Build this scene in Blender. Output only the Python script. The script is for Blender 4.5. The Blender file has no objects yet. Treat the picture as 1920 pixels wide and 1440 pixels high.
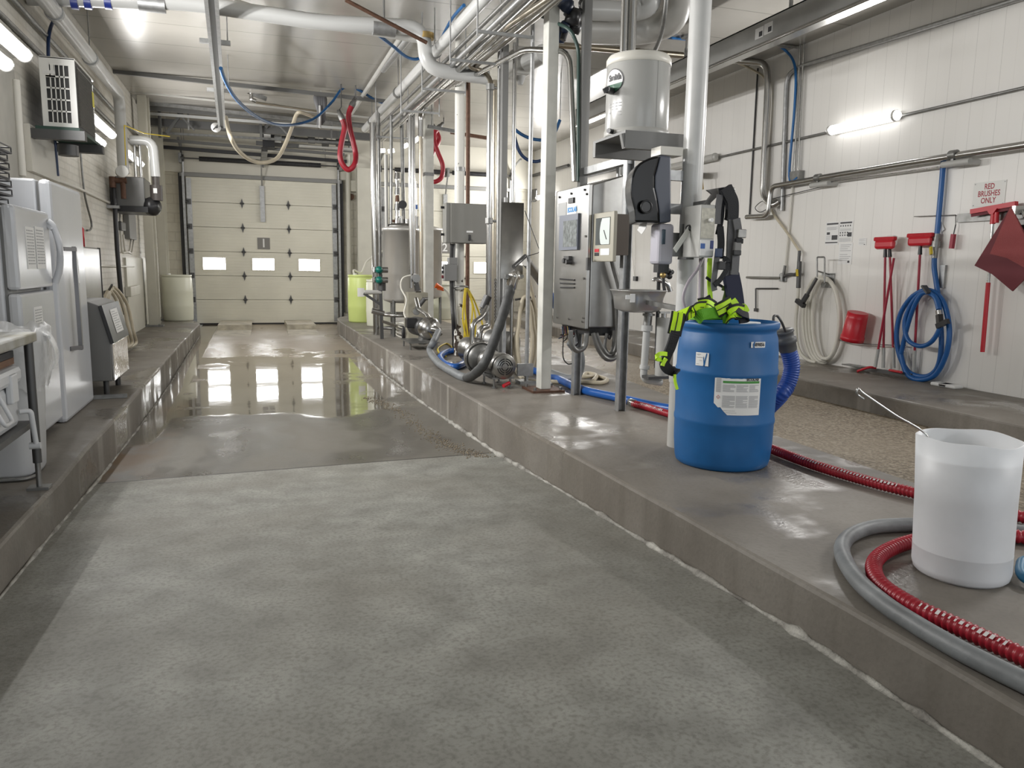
import bpy, bmesh, math, random
from mathutils import Vector, Matrix, Quaternion
random.seed(7)
S = bpy.context.scene
COL = S.collection
PI = math.pi
# ---------------------------------------------------------------- camera
CH = 1.4
F_PX = 1442.0
_d = Vector((477-960, 493-720, F_PX)).normalized()
_p2 = Vector((477-960+1000, 493-720+1000*math.tan(.016), F_PX))
_up = _p2.cross(_d).normalized()
if _up.y > 0: _up = -_up
_x = _d.cross(_up)
CM = Matrix((_x, _d, _up))          # world = CM @ (right, down, forward)
CC = Vector((0, 0, CH))
cam = bpy.data.cameras.new('camera'); cam.sensor_width = 36; cam.lens = 36*F_PX/1920
cam.clip_start = .05; cam.clip_end = 100
co = bpy.data.objects.new('camera', cam); COL.objects.link(co)
m4 = Matrix((CM.col[0], -CM.col[1], -CM.col[2])).transposed().to_4x4(); m4.translation = CC
co.matrix_world = m4
S.camera = co
# ---------------------------------------------------------------- exposure, world, large lights
vs = S.view_settings; S.display_settings.display_device = 'sRGB'
vs.view_transform = 'Standard'; vs.look = 'None'; vs.gamma = 1; vs.exposure = 0.05
try: vs.use_curve_mapping = False
except Exception: pass
w = bpy.data.worlds.new('daylight'); S.world = w; w.use_nodes = True
wb = w.node_tree.nodes['Background']; wb.inputs[0].default_value = (.86, .93, 1, 1); wb.inputs[1].default_value = .5
def area(name, loc, rot, sx, sy, power, col):
    l = bpy.data.lights.new(name, 'AREA'); l.shape = 'RECTANGLE'; l.size = sx; l.size_y = sy; l.energy = power; l.color = col
    o = bpy.data.objects.new(name, l); o.location = loc; o.rotation_euler = rot; COL.objects.link(o); return o
# daylight through the two open truck doors behind the photographer
area('daylight_lane_door', (.2, -3.4, 1.75), (PI/2, 0, 0), 3.2, 3.2, 50, (.95, .98, 1))
area('daylight_bay_door', (4.9, -3.4, 1.75), (PI/2, 0, 0), 3.0, 3.2, 50, (.95, .98, 1))
try:
    S.cycles.use_denoising = True
    S.cycles.max_bounces = 8; S.cycles.diffuse_bounces = 5; S.cycles.glossy_bounces = 4
    S.cycles.sample_clamp_indirect = 6
    S.cycles.caustics_reflective = False; S.cycles.caustics_refractive = False
except Exception: pass
# ---------------------------------------------------------------- pixel to place helpers
def ray(px, py): return CM @ Vector((px-960, py-720, F_PX))
def PX(px, py, x): d = ray(px, py); return CC + d*(x/d.x)
def PY(px, py, y): d = ray(px, py); return CC + d*(y/d.y)
def PZ(px, py, z): d = ray(px, py); return CC + d*((z-CH)/d.z)
def RW(p, wpx):                      # radius of something wpx wide at p
    return wpx/2*((CM.transposed() @ (Vector(p)-CC)).z)/F_PX
# ---------------------------------------------------------------- materials
MATS = {}
def mat(name, col, rough=.5, metal=0., nz=None, bump=None, emit=0, alpha=1, trans=0, sss=0, coat=0, ramp=None, spec=None):
    if name in MATS: return MATS[name]
    m = bpy.data.materials.new(name); m.use_nodes = True; nt = m.node_tree; b = nt.nodes['Principled BSDF']
    c4 = (*col, 1)
    b.inputs['Base Color'].default_value = c4; b.inputs['Roughness'].default_value = rough; b.inputs['Metallic'].default_value = metal
    if spec is not None: b.inputs['Specular IOR Level'].default_value = spec
    if emit: b.inputs['Emission Color'].default_value = c4; b.inputs['Emission Strength'].default_value = emit
    if trans: b.inputs['Transmission Weight'].default_value = trans
    if sss: b.inputs['Subsurface Weight'].default_value = sss; b.inputs['Subsurface Scale'].default_value = .04; b.inputs['Subsurface Radius'].default_value = (.9, 1, 1.1)
    if coat: b.inputs['Coat Weight'].default_value = coat; b.inputs['Coat Roughness'].default_value = .1
    if alpha < 1: b.inputs['Alpha'].default_value = alpha
    tc = nt.nodes.new('ShaderNodeNewGeometry')
    if nz:
        n = nt.nodes.new('ShaderNodeTexNoise'); n.inputs['Scale'].default_value = nz[0]; n.inputs['Detail'].default_value = 5
        nt.links.new(tc.outputs['Position'], n.inputs['Vector'])
        r = nt.nodes.new('ShaderNodeValToRGB'); a = nz[1]
        r.color_ramp.elements[0].position = .3; r.color_ramp.elements[1].position = .7
        dk = nz[2] if len(nz) > 2 else tuple(v*(1-a) for v in col)
        r.color_ramp.elements[0].color = (*dk, 1); r.color_ramp.elements[1].color = (*[min(1, v*(1+a*.5)) for v in col], 1)
        nt.links.new(n.outputs[0], r.inputs[0]); nt.links.new(r.outputs[0], b.inputs['Base Color'])
    if bump:
        n = nt.nodes.new('ShaderNodeTexNoise'); n.inputs['Scale'].default_value = bump[0]; n.inputs['Detail'].default_value = 3
        nt.links.new(tc.outputs['Position'], n.inputs['Vector'])
        bp = nt.nodes.new('ShaderNodeBump'); bp.inputs['Strength'].default_value = bump[1]; bp.inputs['Distance'].default_value = .01
        nt.links.new(n.outputs[0], bp.inputs['Height']); nt.links.new(bp.outputs[0], b.inputs['Normal'])
    MATS[name] = m; return m
class NT:
    """short node-tree writer"""
    def __init__(s, name):
        s.m = bpy.data.materials.new(name); s.m.use_nodes = True; s.t = s.m.node_tree; s.b = s.t.nodes['Principled BSDF']; MATS[name] = s.m
        s.pos = s.n('ShaderNodeNewGeometry').outputs['Position']
        sp = s.n('ShaderNodeSeparateXYZ'); s.l(s.pos, sp.inputs[0]); s.x, s.y, s.z = sp.outputs
    def n(s, t): return s.t.nodes.new(t)
    def l(s, a, b): s.t.links.new(a, b)
    def val(s, sock, v):
        if hasattr(v, 'is_linked') or hasattr(v, 'links'): s.l(v, sock)
        else: sock.default_value = v
    def math(s, op, a, b=0., clamp=False):
        k = s.n('ShaderNodeMath'); k.operation = op; k.use_clamp = clamp; s.val(k.inputs[0], a); s.val(k.inputs[1], b); return k.outputs[0]
    def noise(s, scale, detail=4, vec=None, stretch=None):
        k = s.n('ShaderNodeTexNoise'); k.inputs['Scale'].default_value = scale; k.inputs['Detail'].default_value = detail
        v = vec or s.pos
        if stretch:
            mp = s.n('ShaderNodeMapping'); mp.inputs['Scale'].default_value = stretch; s.l(v, mp.inputs[0]); v = mp.outputs[0]
        s.l(v, k.inputs['Vector']); return k.outputs[0]
    def ramp(s, f, stops):
        k = s.n('ShaderNodeValToRGB'); e = k.color_ramp.elements
        while len(e) < len(stops): e.new(.5)
        for i, (p, c) in enumerate(stops):
            e[i].position = p; e[i].color = (*c, 1) if isinstance(c, tuple) else (c, c, c, 1)
        s.l(f, k.inputs[0]); return k.outputs[0]
    def mix(s, f, a, b, mode='MIX'):
        k = s.n('ShaderNodeMixRGB'); k.blend_type = mode; s.val(k.inputs[0], f)
        for i, v in ((1, a), (2, b)):
            if isinstance(v, tuple): k.inputs[i].default_value = (*v, 1)
            else: s.l(v, k.inputs[i])
        return k.outputs[0]
    def bump(s, h, st, dist=.01, base=None):
        k = s.n('ShaderNodeBump'); k.inputs['Strength'].default_value = st; k.inputs['Distance'].default_value = dist; s.l(h, k.inputs['Height'])
        if base is not None: s.l(base, k.inputs['Normal'])
        return k.outputs[0]
    def done(s, col=None, rough=None, normal=None, metal=None):
        if col is not None: s.val(s.b.inputs['Base Color'], (*col, 1) if isinstance(col, tuple) else col)
        if rough is not None: s.val(s.b.inputs['Roughness'], rough)
        if normal is not None: s.l(normal, s.b.inputs['Normal'])
        if metal is not None: s.b.inputs['Metallic'].default_value = metal
        return s.m
def smooth(k, v, a, b):              # 0..1 step of v between a and b
    return k.math('MULTIPLY', k.math('SUBTRACT', v, a), 1/(b-a), True)
def concrete_lane():
    k = NT('lane_concrete')
    big = k.noise(.9, 5); mid = k.noise(5, 6); fine = k.noise(60, 3); grit = k.noise(220, 2)
    dry = k.ramp(mid, [(.3, (.20, .198, .178)), (.5, (.262, .262, .237)), (.72, (.33, .33, .30))])
    dry = k.mix(k.ramp(big, [(.42, 0.), (.62, .5)]), dry, (.175, .162, .135))
    dry = k.mix(k.ramp(fine, [(.45, .0), (.7, .55)]), dry, (.12, .113, .098))
    spk = k.ramp(grit, [(.66, 0.), (.72, .5)]); dry = k.mix(spk, dry, (.085, .08, .068))
    # the older, lower slab beyond the joint is soaked
    e = k.math('ADD', k.y, k.math('MULTIPLY', k.x, -.062))
    old = smooth(k, e, 5.54, 5.56)
    wetn = k.noise(.75, 5, stretch=(1, .55, 1)); wn = k.noise(2.6, 5, stretch=(1, .7, 1))
    soak = k.math('ADD', k.math('MULTIPLY', wetn, .75), k.math('MULTIPLY', wn, .25))
    wetcol = k.ramp(soak, [(.37, (.068, .062, .052)), (.46, (.085, .078, .066)), (.5, (.135, .126, .108)), (.6, (.165, .154, .133)), (.7, (.21, .195, .168))])
    brown = k.math('MULTIPLY', smooth(k, k.y, 8.5, 12.5), .7)
    wetcol = k.mix(brown, wetcol, (.36, .295, .215))
    rust = k.math('MULTIPLY', k.math('MULTIPLY', smooth(k, k.x, -.62, -.9), smooth(k, k.y, 11, 8)), k.ramp(wn, [(.4, 0.), (.6, .9)]))
    wetcol = k.mix(rust, wetcol, (.15, .085, .035))
    col = k.mix(old, dry, wetcol)
    # joint line
    j = k.math('LESS_THAN', k.math('ABSOLUTE', k.math('SUBTRACT', e, 5.55)), .012); col = k.mix(j, col, (.05, .045, .04))
    # standing water sits where the slab dips
    pud = k.math('MULTIPLY', smooth(k, k.y, 7.3, 8.1), smooth(k, k.y, 14.5, 11.8))
    pud = k.math('MULTIPLY', pud, k.math('SUBTRACT', 1., k.math('MULTIPLY', smooth(k, k.math('ABSOLUTE', k.math('SUBTRACT', k.x, .35)), .7, 1.3), .45)))
    pf = k.math('ADD', pud, k.math('MULTIPLY', k.math('SUBTRACT', k.noise(1.5, 5), .5), 2.0))
    gut = k.math('MULTIPLY', smooth(k, k.x, -.72, -.86), smooth(k, k.y, 5.9, 7.2)); pf = k.math('MAXIMUM', pf, gut)
    pool = smooth(k, pf, .52, .72)
    pool = k.math('MULTIPLY', pool, old)
    col = k.mix(k.math('MULTIPLY', pool, .4), col, (.20, .175, .13))
    damp = k.ramp(soak, [(.4, .22), (.56, .5)])
    r_old = k.mix(pool, damp, (.045, .045, .045))
    shine = k.ramp(k.noise(1.1, 4), [(.55, .62), (.72, .34)])
    rough = k.mix(old, shine, r_old)
    hb = k.bump(fine, .25, .004); dryb = k.bump(grit, .3, .002, hb)
    wave = k.bump(k.noise(4, 2), .13, .005)
    nm = k.n('ShaderNodeMix'); nm.data_type = 'VECTOR'; k.l(pool, nm.inputs[0]); k.l(dryb, nm.inputs[4]); k.l(wave, nm.inputs[5])
    return k.done(col, rough, nm.outputs[1])
def concrete_step():
    k = NT('step_concrete')
    mid = k.noise(2.2, 6); fine = k.noise(45, 4); big = k.noise(.8, 4)
    col = k.ramp(mid, [(.3, (.142, .128, .112)), (.5, (.195, .178, .155)), (.72, (.245, .226, .20))])
    col = k.mix(k.ramp(big, [(.4, 0.), (.65, .5)]), col, (.175, .152, .123))
    col = k.mix(k.ramp(fine, [(.5, 0.), (.75, .3)]), col, (.11, .1, .085))
    ge = k.n('ShaderNodeNewGeometry'); sp = k.n('ShaderNodeSeparateXYZ'); k.l(ge.outputs['Normal'], sp.inputs[0])
    side = k.math('LESS_THAN', k.math('ABSOLUTE', sp.outputs[2]), .5)
    drip = k.noise(3.2, 3, stretch=(.3, 1, .03))
    streak = k.math('MULTIPLY', k.math('MULTIPLY', side, k.math('ADD', .15, smooth(k, k.y, 4.6, 6.2))), k.ramp(drip, [(.56, 0.), (.66, .55)]))
    col = k.mix(streak, col, (.42, .40, .355))
    streak2 = k.math('MULTIPLY', side, k.ramp(k.noise(4.5, 3, stretch=(.3, 1, .03)), [(.55, 0.), (.7, .5)]))
    col = k.mix(streak2, col, (.12, .105, .085))
    wet = k.ramp(k.noise(1.5, 4), [(.52, .6), (.62, .2)])
    return k.done(col, wet, k.bump(fine, .3, .006))
def gravel():
    k = NT('aggregate_floor')
    v = k.n('ShaderNodeTexVoronoi'); v.inputs['Scale'].default_value = 55; k.l(k.pos, v.inputs['Vector'])
    hue = k.n('ShaderNodeSeparateColor'); k.l(v.outputs['Color'], hue.inputs[0])
    col = k.ramp(hue.outputs[0], [(.0, (.095, .07, .045)), (.5, (.21, .168, .112)), (1., (.36, .31, .235))])
    n = k.noise(1.2, 4)
    col = k.mix(k.ramp(n, [(.4, 0.), (.62, .45)]), col, (.25, .208, .15))
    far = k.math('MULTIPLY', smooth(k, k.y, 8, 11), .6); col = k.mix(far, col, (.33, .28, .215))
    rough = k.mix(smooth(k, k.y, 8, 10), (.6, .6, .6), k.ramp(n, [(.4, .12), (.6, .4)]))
    return k.done(col, rough, k.bump(v.outputs['Distance'], .6, .008))
def wallmat(name, ax, bw, bh, c1, c2, mort, bump, rough, off=.5, msz=.012, dirt=0):
    k = NT(name)
    cb = k.n('ShaderNodeCombineXYZ'); k.l(k.y if ax == 'y' else k.x, cb.inputs[0]); k.l(k.z, cb.inputs[1])
    br = k.n('ShaderNodeTexBrick'); br.offset = off; br.inputs['Scale'].default_value = 1; br.inputs['Brick Width'].default_value = bw; br.inputs['Row Height'].default_value = bh
    br.inputs['Mortar Size'].default_value = msz; br.inputs['Mortar Smooth'].default_value = .3
    br.inputs['Color1'].default_value = (*c1, 1); br.inputs['Color2'].default_value = (*c2, 1); br.inputs['Mortar'].default_value = (*mort, 1)
    k.l(cb.outputs[0], br.inputs['Vector'])
    n = k.noise(18, 5)
    col = k.mix(k.ramp(n, [(.45, 0.), (.75, .25)]), br.outputs['Color'], tuple(v*.7 for v in c1))
    if dirt:
        d = k.noise(1.6, 5, stretch=(1, 1, .35)); col = k.mix(k.ramp(d, [(.45, 0.), (.7, dirt)]), col, (c1[0]*.62, c1[1]*.57, c1[2]*.48))
    inv = k.math('SUBTRACT', 1., br.outputs['Fac'])
    return k.done(col, rough, k.bump(n, .2, .008, k.bump(inv, bump, .01)))
def panelwall():
    k = NT('white_wall_panel')
    f = k.math('FRACT', k.math('DIVIDE', k.y, .29)); seam = k.math('LESS_THAN', f, .016)
    f2 = k.math('FRACT', k.math('ADD', k.math('DIVIDE', k.y, .29), .5)); rib = k.math('LESS_THAN', f2, .02)
    n = k.noise(2, 4, stretch=(1, 1, .2))
    col = k.mix(k.ramp(n, [(.4, 0.), (.7, .25)]), (.82, .805, .775), (.72, .705, .67))
    col = k.mix(k.math('MULTIPLY', seam, .42), col, (.36, .35, .33)); col = k.mix(k.math('MULTIPLY', rib, .12), col, (.5, .49, .47))
    return k.done(col, .34, k.bump(k.math('SUBTRACT', 1., seam), .3, .004, k.bump(k.noise(35, 2), .03, .004)))
def ceilmat():
    k = NT('ceiling_panel')
    f = k.math('FRACT', k.math('DIVIDE', k.y, .98)); seam = k.math('LESS_THAN', f, .018)
    f2 = k.math('FRACT', k.math('DIVIDE', k.y, .98*.25)); rib = k.math('LESS_THAN', f2, .03)
    n = k.noise(1.2, 4)
    col = k.mix(k.ramp(n, [(.4, 0.), (.65, .3)]), (.33, .315, .285), (.245, .235, .21))
    col = k.mix(k.math('MULTIPLY', seam, .8), col, (.16, .15, .135)); col = k.mix(k.math('MULTIPLY', rib, .08), col, (.3, .29, .27))
    return k.done(col, .24, k.bump(k.noise(3.5, 2, stretch=(1, 2.5, 1)), .10, .012))
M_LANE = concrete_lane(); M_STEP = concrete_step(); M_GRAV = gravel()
M_BRICK = wallmat('painted_brick', 'y', .24, .082, (.68, .66, .60), (.65, .625, .565), (.585, .565, .51), .4, .5, dirt=.4)
M_BLOCK = wallmat('painted_block', 'x', .41, .205, (.76, .73, .63), (.74, .705, .605), (.64, .61, .52), .4, .55, dirt=.5)
M_PANEL = panelwall(); M_CEIL = ceilmat()
STEEL = mat('stainless', (.46, .455, .44), .22, 1, bump=(6, .02))
BRUSH = mat('brushed_stainless', (.40, .395, .38), .34, 1, nz=(5, .2))
DULL = mat('dull_steel', (.27, .27, .262), .42, .85, nz=(14, .25))
GALV = mat('galvanised', (.42, .425, .425), .45, .8, nz=(20, .2))
DARKMET = mat('dark_metal', (.10, .10, .10), .45, .6)
GREYPAINT = mat('grey_paint', (.19, .19, .185), .45)
LGREY = mat('light_grey_paint', (.47, .47, .45), .4, nz=(6, .08))
PVC = mat('white_pvc', (.54, .545, .535), .28)
PVCOLD = mat('aged_pvc', (.48, .475, .45), .35, nz=(3, .1))
WHITE = mat('white_enamel', (.58, .595, .625), .22, nz=(2, .05))
OFFW = mat('off_white', (.70, .68, .62), .4)
CREAM = mat('cream_paint', (.62, .605, .53), .45, nz=(4, .06))
COLW = mat('column_paint', (.68, .68, .63), .4, nz=(7, .12))
BLACK = mat('black_plastic', (.018, .018, .02), .35)
RUBBER = mat('black_rubber', (.03, .03, .032), .6)
BLUEP = mat('drum_blue', (.009, .112, .32), .42, nz=(6, .12))
BLUEH = mat('blue_hose', (.015, .10, .38), .32)
NAVY = mat('navy_hose', (.01, .03, .09), .4)
RED = mat('red_plastic', (.52, .012, .025), .35)
REDH = mat('red_hose', (.34, .014, .028), .38, nz=(12, .15))
REDD = mat('red_mat', (.135, .009, .018), .6)
REDM = mat('red_mat_face', (.27, .04, .042), .55, bump=(120, .5))
GREYH = mat('grey_hose', (.20, .213, .222), .5, nz=(9, .28), bump=(25, .25))
GREYHD = mat('wrapped_grey_hose', (.065, .067, .067), .55, nz=(14, .35), bump=(22, .4))
BEIGE = mat('beige_hose', (.56, .50, .38), .42, nz=(9, .12))
WHOSE = mat('white_hose', (.66, .64, .57), .42)
HIVIS = mat('hi_vis', (.52, .84, .02), .5, bump=(150, .2))
HIGREEN = mat('hi_vis_mesh', (.13, .42, .02), .7, bump=(260, .6))
WEB = mat('black_webbing', (.012, .013, .016), .75, bump=(200, .4))
GWEB = mat('grey_webbing', (.13, .13, .135), .7, bump=(200, .3))
PAPER = mat('paper', (.80, .80, .79), .5)
INK = mat('ink', (.05, .05, .055), .5)
GINK = mat('grey_ink', (.42, .42, .43), .5)
GREENL = mat('green_band', (.06, .28, .05), .4)
GLASSW = mat('window_daylight', (1, 1, 1), .2, emit=16.0)
TUBE = mat('lamp_tube', (1, .985, .96), .3, emit=2.8)
BRASS = mat('brass', (.42, .30, .12), .4, .9)
COPPER = mat('rusty_iron', (.14, .075, .05), .6, .4, nz=(25, .3))
YEL = mat('yellow_cord', (.62, .47, .03), .45)
GREENV = mat('green_valve', (.0, .14, .11), .35)
ORANGE = mat('orange_plastic', (.85, .14, .01), .4)
BIN = mat('bin_white', (.60, .61, .625), .4, nz=(4, .05))
TRANSW = mat('translucent_white', (.70, .72, .755), .42, nz=(4, .10), sss=.25)
LIME = mat('lime_barrel', (.70, .82, .28), .35, nz=(2, .06))
BARREL = mat('cream_barrel', (.76, .765, .64), .35)
# ---------------------------------------------------------------- mesh writer
def V(*a): return Vector(a[0]) if len(a) == 1 else Vector(a)
def frame(d):
    d = Vector(d).normalized(); a = Vector((0, 0, 1)) if abs(d.z) < .95 else Vector((1, 0, 0))
    u = d.cross(a).normalized(); return d, u, d.cross(u).normalized()
def fillet(pts, r, n=5):
    """polyline with rounded elbows"""
    pts = [Vector(p) for p in pts]; out = [pts[0]]
    for i in range(1, len(pts)-1):
        a, b, c = pts[i-1], pts[i], pts[i+1]; u = (a-b); v = (c-b); k = min(r, u.length*.49, v.length*.49)
        p, q = b+u.normalized()*k, b+v.normalized()*k
        for j in range(n+1):
            t = j/n; out.append(p*(1-t)**2 + b*2*t*(1-t) + q*t*t)
    out.append(pts[-1]); return out
def spline(pts, n=8, closed=False):
    """smooth curve through the points"""
    P = [Vector(p) for p in pts]; out = []; N = len(P)
    for i in range(N if closed else N-1):
        g = (lambda k: P[k % N]) if closed else (lambda k: P[min(max(k, 0), N-1)])
        a, b, c, d = g(i-1), g(i), g(i+1), g(i+2)
        for j in range(n):
            t = j/n; out.append(.5*((2*b)+(c-a)*t+(2*a-5*b+4*c-d)*t*t+(3*b-a-3*c+d)*t**3))
    if not closed: out.append(P[-1])
    return out
class MB:
    def __init__(s): s.v = []; s.f = []; s.sm = []; s.mi = []; s.m = 0
    def add(s, vs, fs, sm=False):
        o = len(s.v); s.v += [Vector(v) for v in vs]
        for f in fs: s.f.append([i+o for i in f]); s.sm.append(sm); s.mi.append(s.m)
        return s
    def box(s, x0, x1, y0, y1, z0, z1, bev=0, M=None):
        if bev:
            bm = bmesh.new(); bmesh.ops.create_cube(bm, size=1)
            for v in bm.verts: v.co = V((x0+x1)/2+v.co.x*(x1-x0), (y0+y1)/2+v.co.y*(y1-y0), (z0+z1)/2+v.co.z*(z1-z0))
            bmesh.ops.bevel(bm, geom=bm.edges[:], offset=bev, segments=2, profile=.5, affect='EDGES')
            bm.verts.ensure_lookup_table(); vs = [v.co.copy() for v in bm.verts]; fs = [[v.index for v in f.verts] for f in bm.faces]; bm.free()
        else:
            vs = [V(x, y, z) for z in (z0, z1) for y in (y0, y1) for x in (x0, x1)]
            fs = [[0, 2, 3, 1], [4, 5, 7, 6], [0, 1, 5, 4], [2, 6, 7, 3], [0, 4, 6, 2], [1, 3, 7, 5]]
        if M: vs = [M @ v for v in vs]
        return s.add(vs, fs)
    def bar(s, a, b, wd, ht, up=(0, 0, 1)):
        a, b = Vector(a), Vector(b); d = (b-a).normalized(); u = Vector(up); sd = d.cross(u)
        if sd.length < 1e-4: u = V(1, 0, 0); sd = d.cross(u)
        sd.normalize(); u = sd.cross(d).normalized(); vs = []
        for p in (a, b):
            for i, j in ((-1, -1), (1, -1), (1, 1), (-1, 1)): vs.append(p+sd*wd/2*i+u*ht/2*j)
        return s.add(vs, [[3, 2, 1, 0], [4, 5, 6, 7], [0, 1, 5, 4], [1, 2, 6, 5], [2, 3, 7, 6], [3, 0, 4, 7]])
    def tube(s, pts, r, seg=12, closed=False, cap=True, rib=None):
        pts = [Vector(p) for p in pts]; N = len(pts); vs = []; fs = []
        if not callable(r): rr = r; r = lambda t: rr
        d0 = ((pts[1]-pts[-1]) if closed else (pts[1]-pts[0])).normalized(); _, u, _ = frame(d0); pd = d0; L = 0
        for i in range(N):
            a = pts[i-1] if (i or closed) else pts[i]; b = pts[(i+1) % N] if (i < N-1 or closed) else pts[i]
            d = (b-a); d = d.normalized() if d.length > 1e-9 else pd
            u = pd.rotation_difference(d) @ u; u = (u-d*u.dot(d)).normalized(); pd = d; v = d.cross(u)
            q = r(i/(N-1 if N > 1 else 1))
            for k in range(seg): t = 2*PI*k/seg; vs.append(pts[i]+(u*math.cos(t)+v*math.sin(t))*q)
        for i in range(N if closed else N-1):
            j = (i+1) % N
            for k in range(seg): fs.append([i*seg+k, i*seg+(k+1) % seg, j*seg+(k+1) % seg, j*seg+k])
        s.add(vs, fs, True)
        if cap and not closed: s.add(vs[:seg], [list(range(seg))[::-1]]); s.add(vs[-seg:], [list(range(seg))])
        return s
    def ribbed(s, pts, r, pitch, depth, seg=12):
        """corrugated hose"""
        pts = resample(pts, pitch/4); N = len(pts)
        return s.tube(pts, lambda t: r+depth*math.sin(t*(N-1)*PI/2), seg)
    def cyl(s, a, b, r, r2=None, seg=16, cap=True):
        a, b = Vector(a), Vector(b); r2 = r if r2 is None else r2
        return s.tube([a, b], lambda t: r+(r2-r)*t, seg, cap=cap)
    def lathe(s, c, prof, seg=32, axis=(0, 0, 1)):
        """prof: (radius, height) pairs about axis at c"""
        c = Vector(c); d = Vector(axis).normalized()
        if abs(d.z) > .99: u, v = V(1, 0, 0), V(0, d.z, 0)
        else: _, u, v = frame(d)
        vs = []; fs = []; n = len(prof)
        for r, h in prof:
            for k in range(seg): t = 2*PI*k/seg; vs.append(c+d*h+(u*math.cos(t)+v*math.sin(t))*max(r, 1e-4))
        for i in range(n-1):
            for k in range(seg): fs.append([i*seg+k, i*seg+(k+1) % seg, (i+1)*seg+(k+1) % seg, (i+1)*seg+k])
        return s.add(vs, fs, True)
    def ball(s, c, r, seg=12, sc=(1, 1, 1)):
        prof = [(math.sin(PI*i/8)*r, -math.cos(PI*i/8)*r) for i in range(9)]
        o = len(s.v); s.lathe((0, 0, 0), prof, seg)
        for i in range(o, len(s.v)): s.v[i] = Vector(c)+V(s.v[i].x*sc[0], s.v[i].y*sc[1], s.v[i].z*sc[2])
        return s
    def prism(s, poly, d):
        """polygon swept by vector d"""
        P = [Vector(p) for p in poly]; d = Vector(d); n = len(P)
        nrm = sum(((P[i]-P[0]).cross(P[(i+1) % n]-P[0]) for i in range(n)), V(0, 0, 0))
        if nrm.dot(d) > 0: P.reverse()
        s.add(P+[p+d for p in P], [list(range(n)), [2*n-1-i for i in range(n)]]+[[i, n+i, n+(i+1) % n, (i+1) % n] for i in range(n)])
        return s
    def ribbon(s, pts, wd, side, th=.004):
        """flat strap through pts, wide along side"""
        pts = [Vector(p) for p in pts]; N = len(pts); vs = []; fs = []
        for i, p in enumerate(pts):
            d = (pts[min(i+1, N-1)]-pts[max(i-1, 0)]).normalized(); sd = Vector(side[i] if isinstance(side, list) else side)
            sd = (sd-d*sd.dot(d)); sd = sd.normalized() if sd.length > 1e-5 else frame(d)[1]; n = d.cross(sd)
            for a, b in ((-1, -1), (1, -1), (1, 1), (-1, 1)): vs.append(p+sd*wd/2*a+n*th/2*b)
        for i in range(N-1):
            for k in range(4): fs.append([i*4+k, i*4+(k+1) % 4, i*4+4+(k+1) % 4, i*4+4+k])
        fs += [[3, 2, 1, 0], [N*4-4, N*4-3, N*4-2, N*4-1]]
        return s.add(vs, fs, False)
    def torus(s, c, R, r, axis=(0, 0, 1), seg=24, ts=8, a0=0, a1=2*PI):
        _, u, v = frame(axis); full = abs(a1-a0-2*PI) < 1e-6; n = seg
        P = [Vector(c)+(u*math.cos(a0+(a1-a0)*i/n)+v*math.sin(a0+(a1-a0)*i/n))*R for i in range(n if full else n+1)]
        return s.tube(P, r, ts, closed=full)
    def patch(s, c, R, a0, a1, z0, z1, n=12):
        """piece of an upright cylinder wall, facing outwards"""
        vs = []; fs = []
        for i in range(n+1):
            a = a0+(a1-a0)*i/n
            for z in (z0, z1): vs.append(V(c[0]+R*math.cos(a), c[1]+R*math.sin(a), z))
        for i in range(n): fs.append([2*i, 2*i+2, 2*i+3, 2*i+1])
        return s.add(vs, fs, True)
    def text(s, txt, size, fn, bold=0, align='CENTER'):
        """letters laid through fn(x, y) -> point"""
        cu = bpy.data.curves.new('t', 'FONT'); cu.body = txt; cu.size = size; cu.align_x = align; cu.align_y = 'CENTER'; cu.offset = bold; cu.resolution_u = 3
        o = bpy.data.objects.new('t', cu); COL.objects.link(o); me = bpy.data.meshes.new_from_object(o.evaluated_get(bpy.context.evaluated_depsgraph_get()))
        s.add([fn(v.co.x, v.co.y) for v in me.vertices], [list(p.vertices) for p in me.polygons])
        bpy.data.objects.remove(o); bpy.data.curves.remove(cu); bpy.data.meshes.remove(me); return s
    def build(s, name, m, parent=None, bev=0):
        me = bpy.data.meshes.new(name); o = bpy.data.objects.new(name, me); COL.objects.link(o)
        if parent is None:
            lo = [min(v[i] for v in s.v) for i in range(3)]; hi = [max(v[i] for v in s.v) for i in range(3)]
            off = V((lo[0]+hi[0])/2, (lo[1]+hi[1])/2, lo[2]); o.location = off
        else:
            off = V(0, 0, 0); p = parent
            while p: off = off+p.location; p = p.parent
            o.parent = parent
        me.from_pydata([v-off for v in s.v], [], s.f); me.update()
        me.polygons.foreach_set('use_smooth', s.sm)
        for x in (m if isinstance(m, (list, tuple)) else [m]): me.materials.append(x)
        if isinstance(m, (list, tuple)): me.polygons.foreach_set('material_index', s.mi)
        if bev:
            b = o.modifiers.new('edge', 'BEVEL'); b.width = bev; b.segments = 2; b.limit_method = 'ANGLE'
        return o
def resample(pts, step):
    pts = [Vector(p) for p in pts]; out = [pts[0].copy()]; carry = 0
    for a, b in zip(pts, pts[1:]):
        L = (b-a).length; t = step-carry
        while t <= L: out.append(a+(b-a)*(t/L)); t += step
        carry = (carry+L) % step if L else carry
        carry = L-(t-step)
    return out
def tag(o, label, cat, group=None):
    o['label'] = label; o['category'] = cat
    if group: o['group'] = group
    return o
def thing(name, label, cat, loc, group=None):
    o = bpy.data.objects.new(name, None); o.empty_display_size = .1; COL.objects.link(o); o.location = Vector(loc); return tag(o, label, cat, group)
def struct(o): o['kind'] = 'structure'; return o
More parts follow.
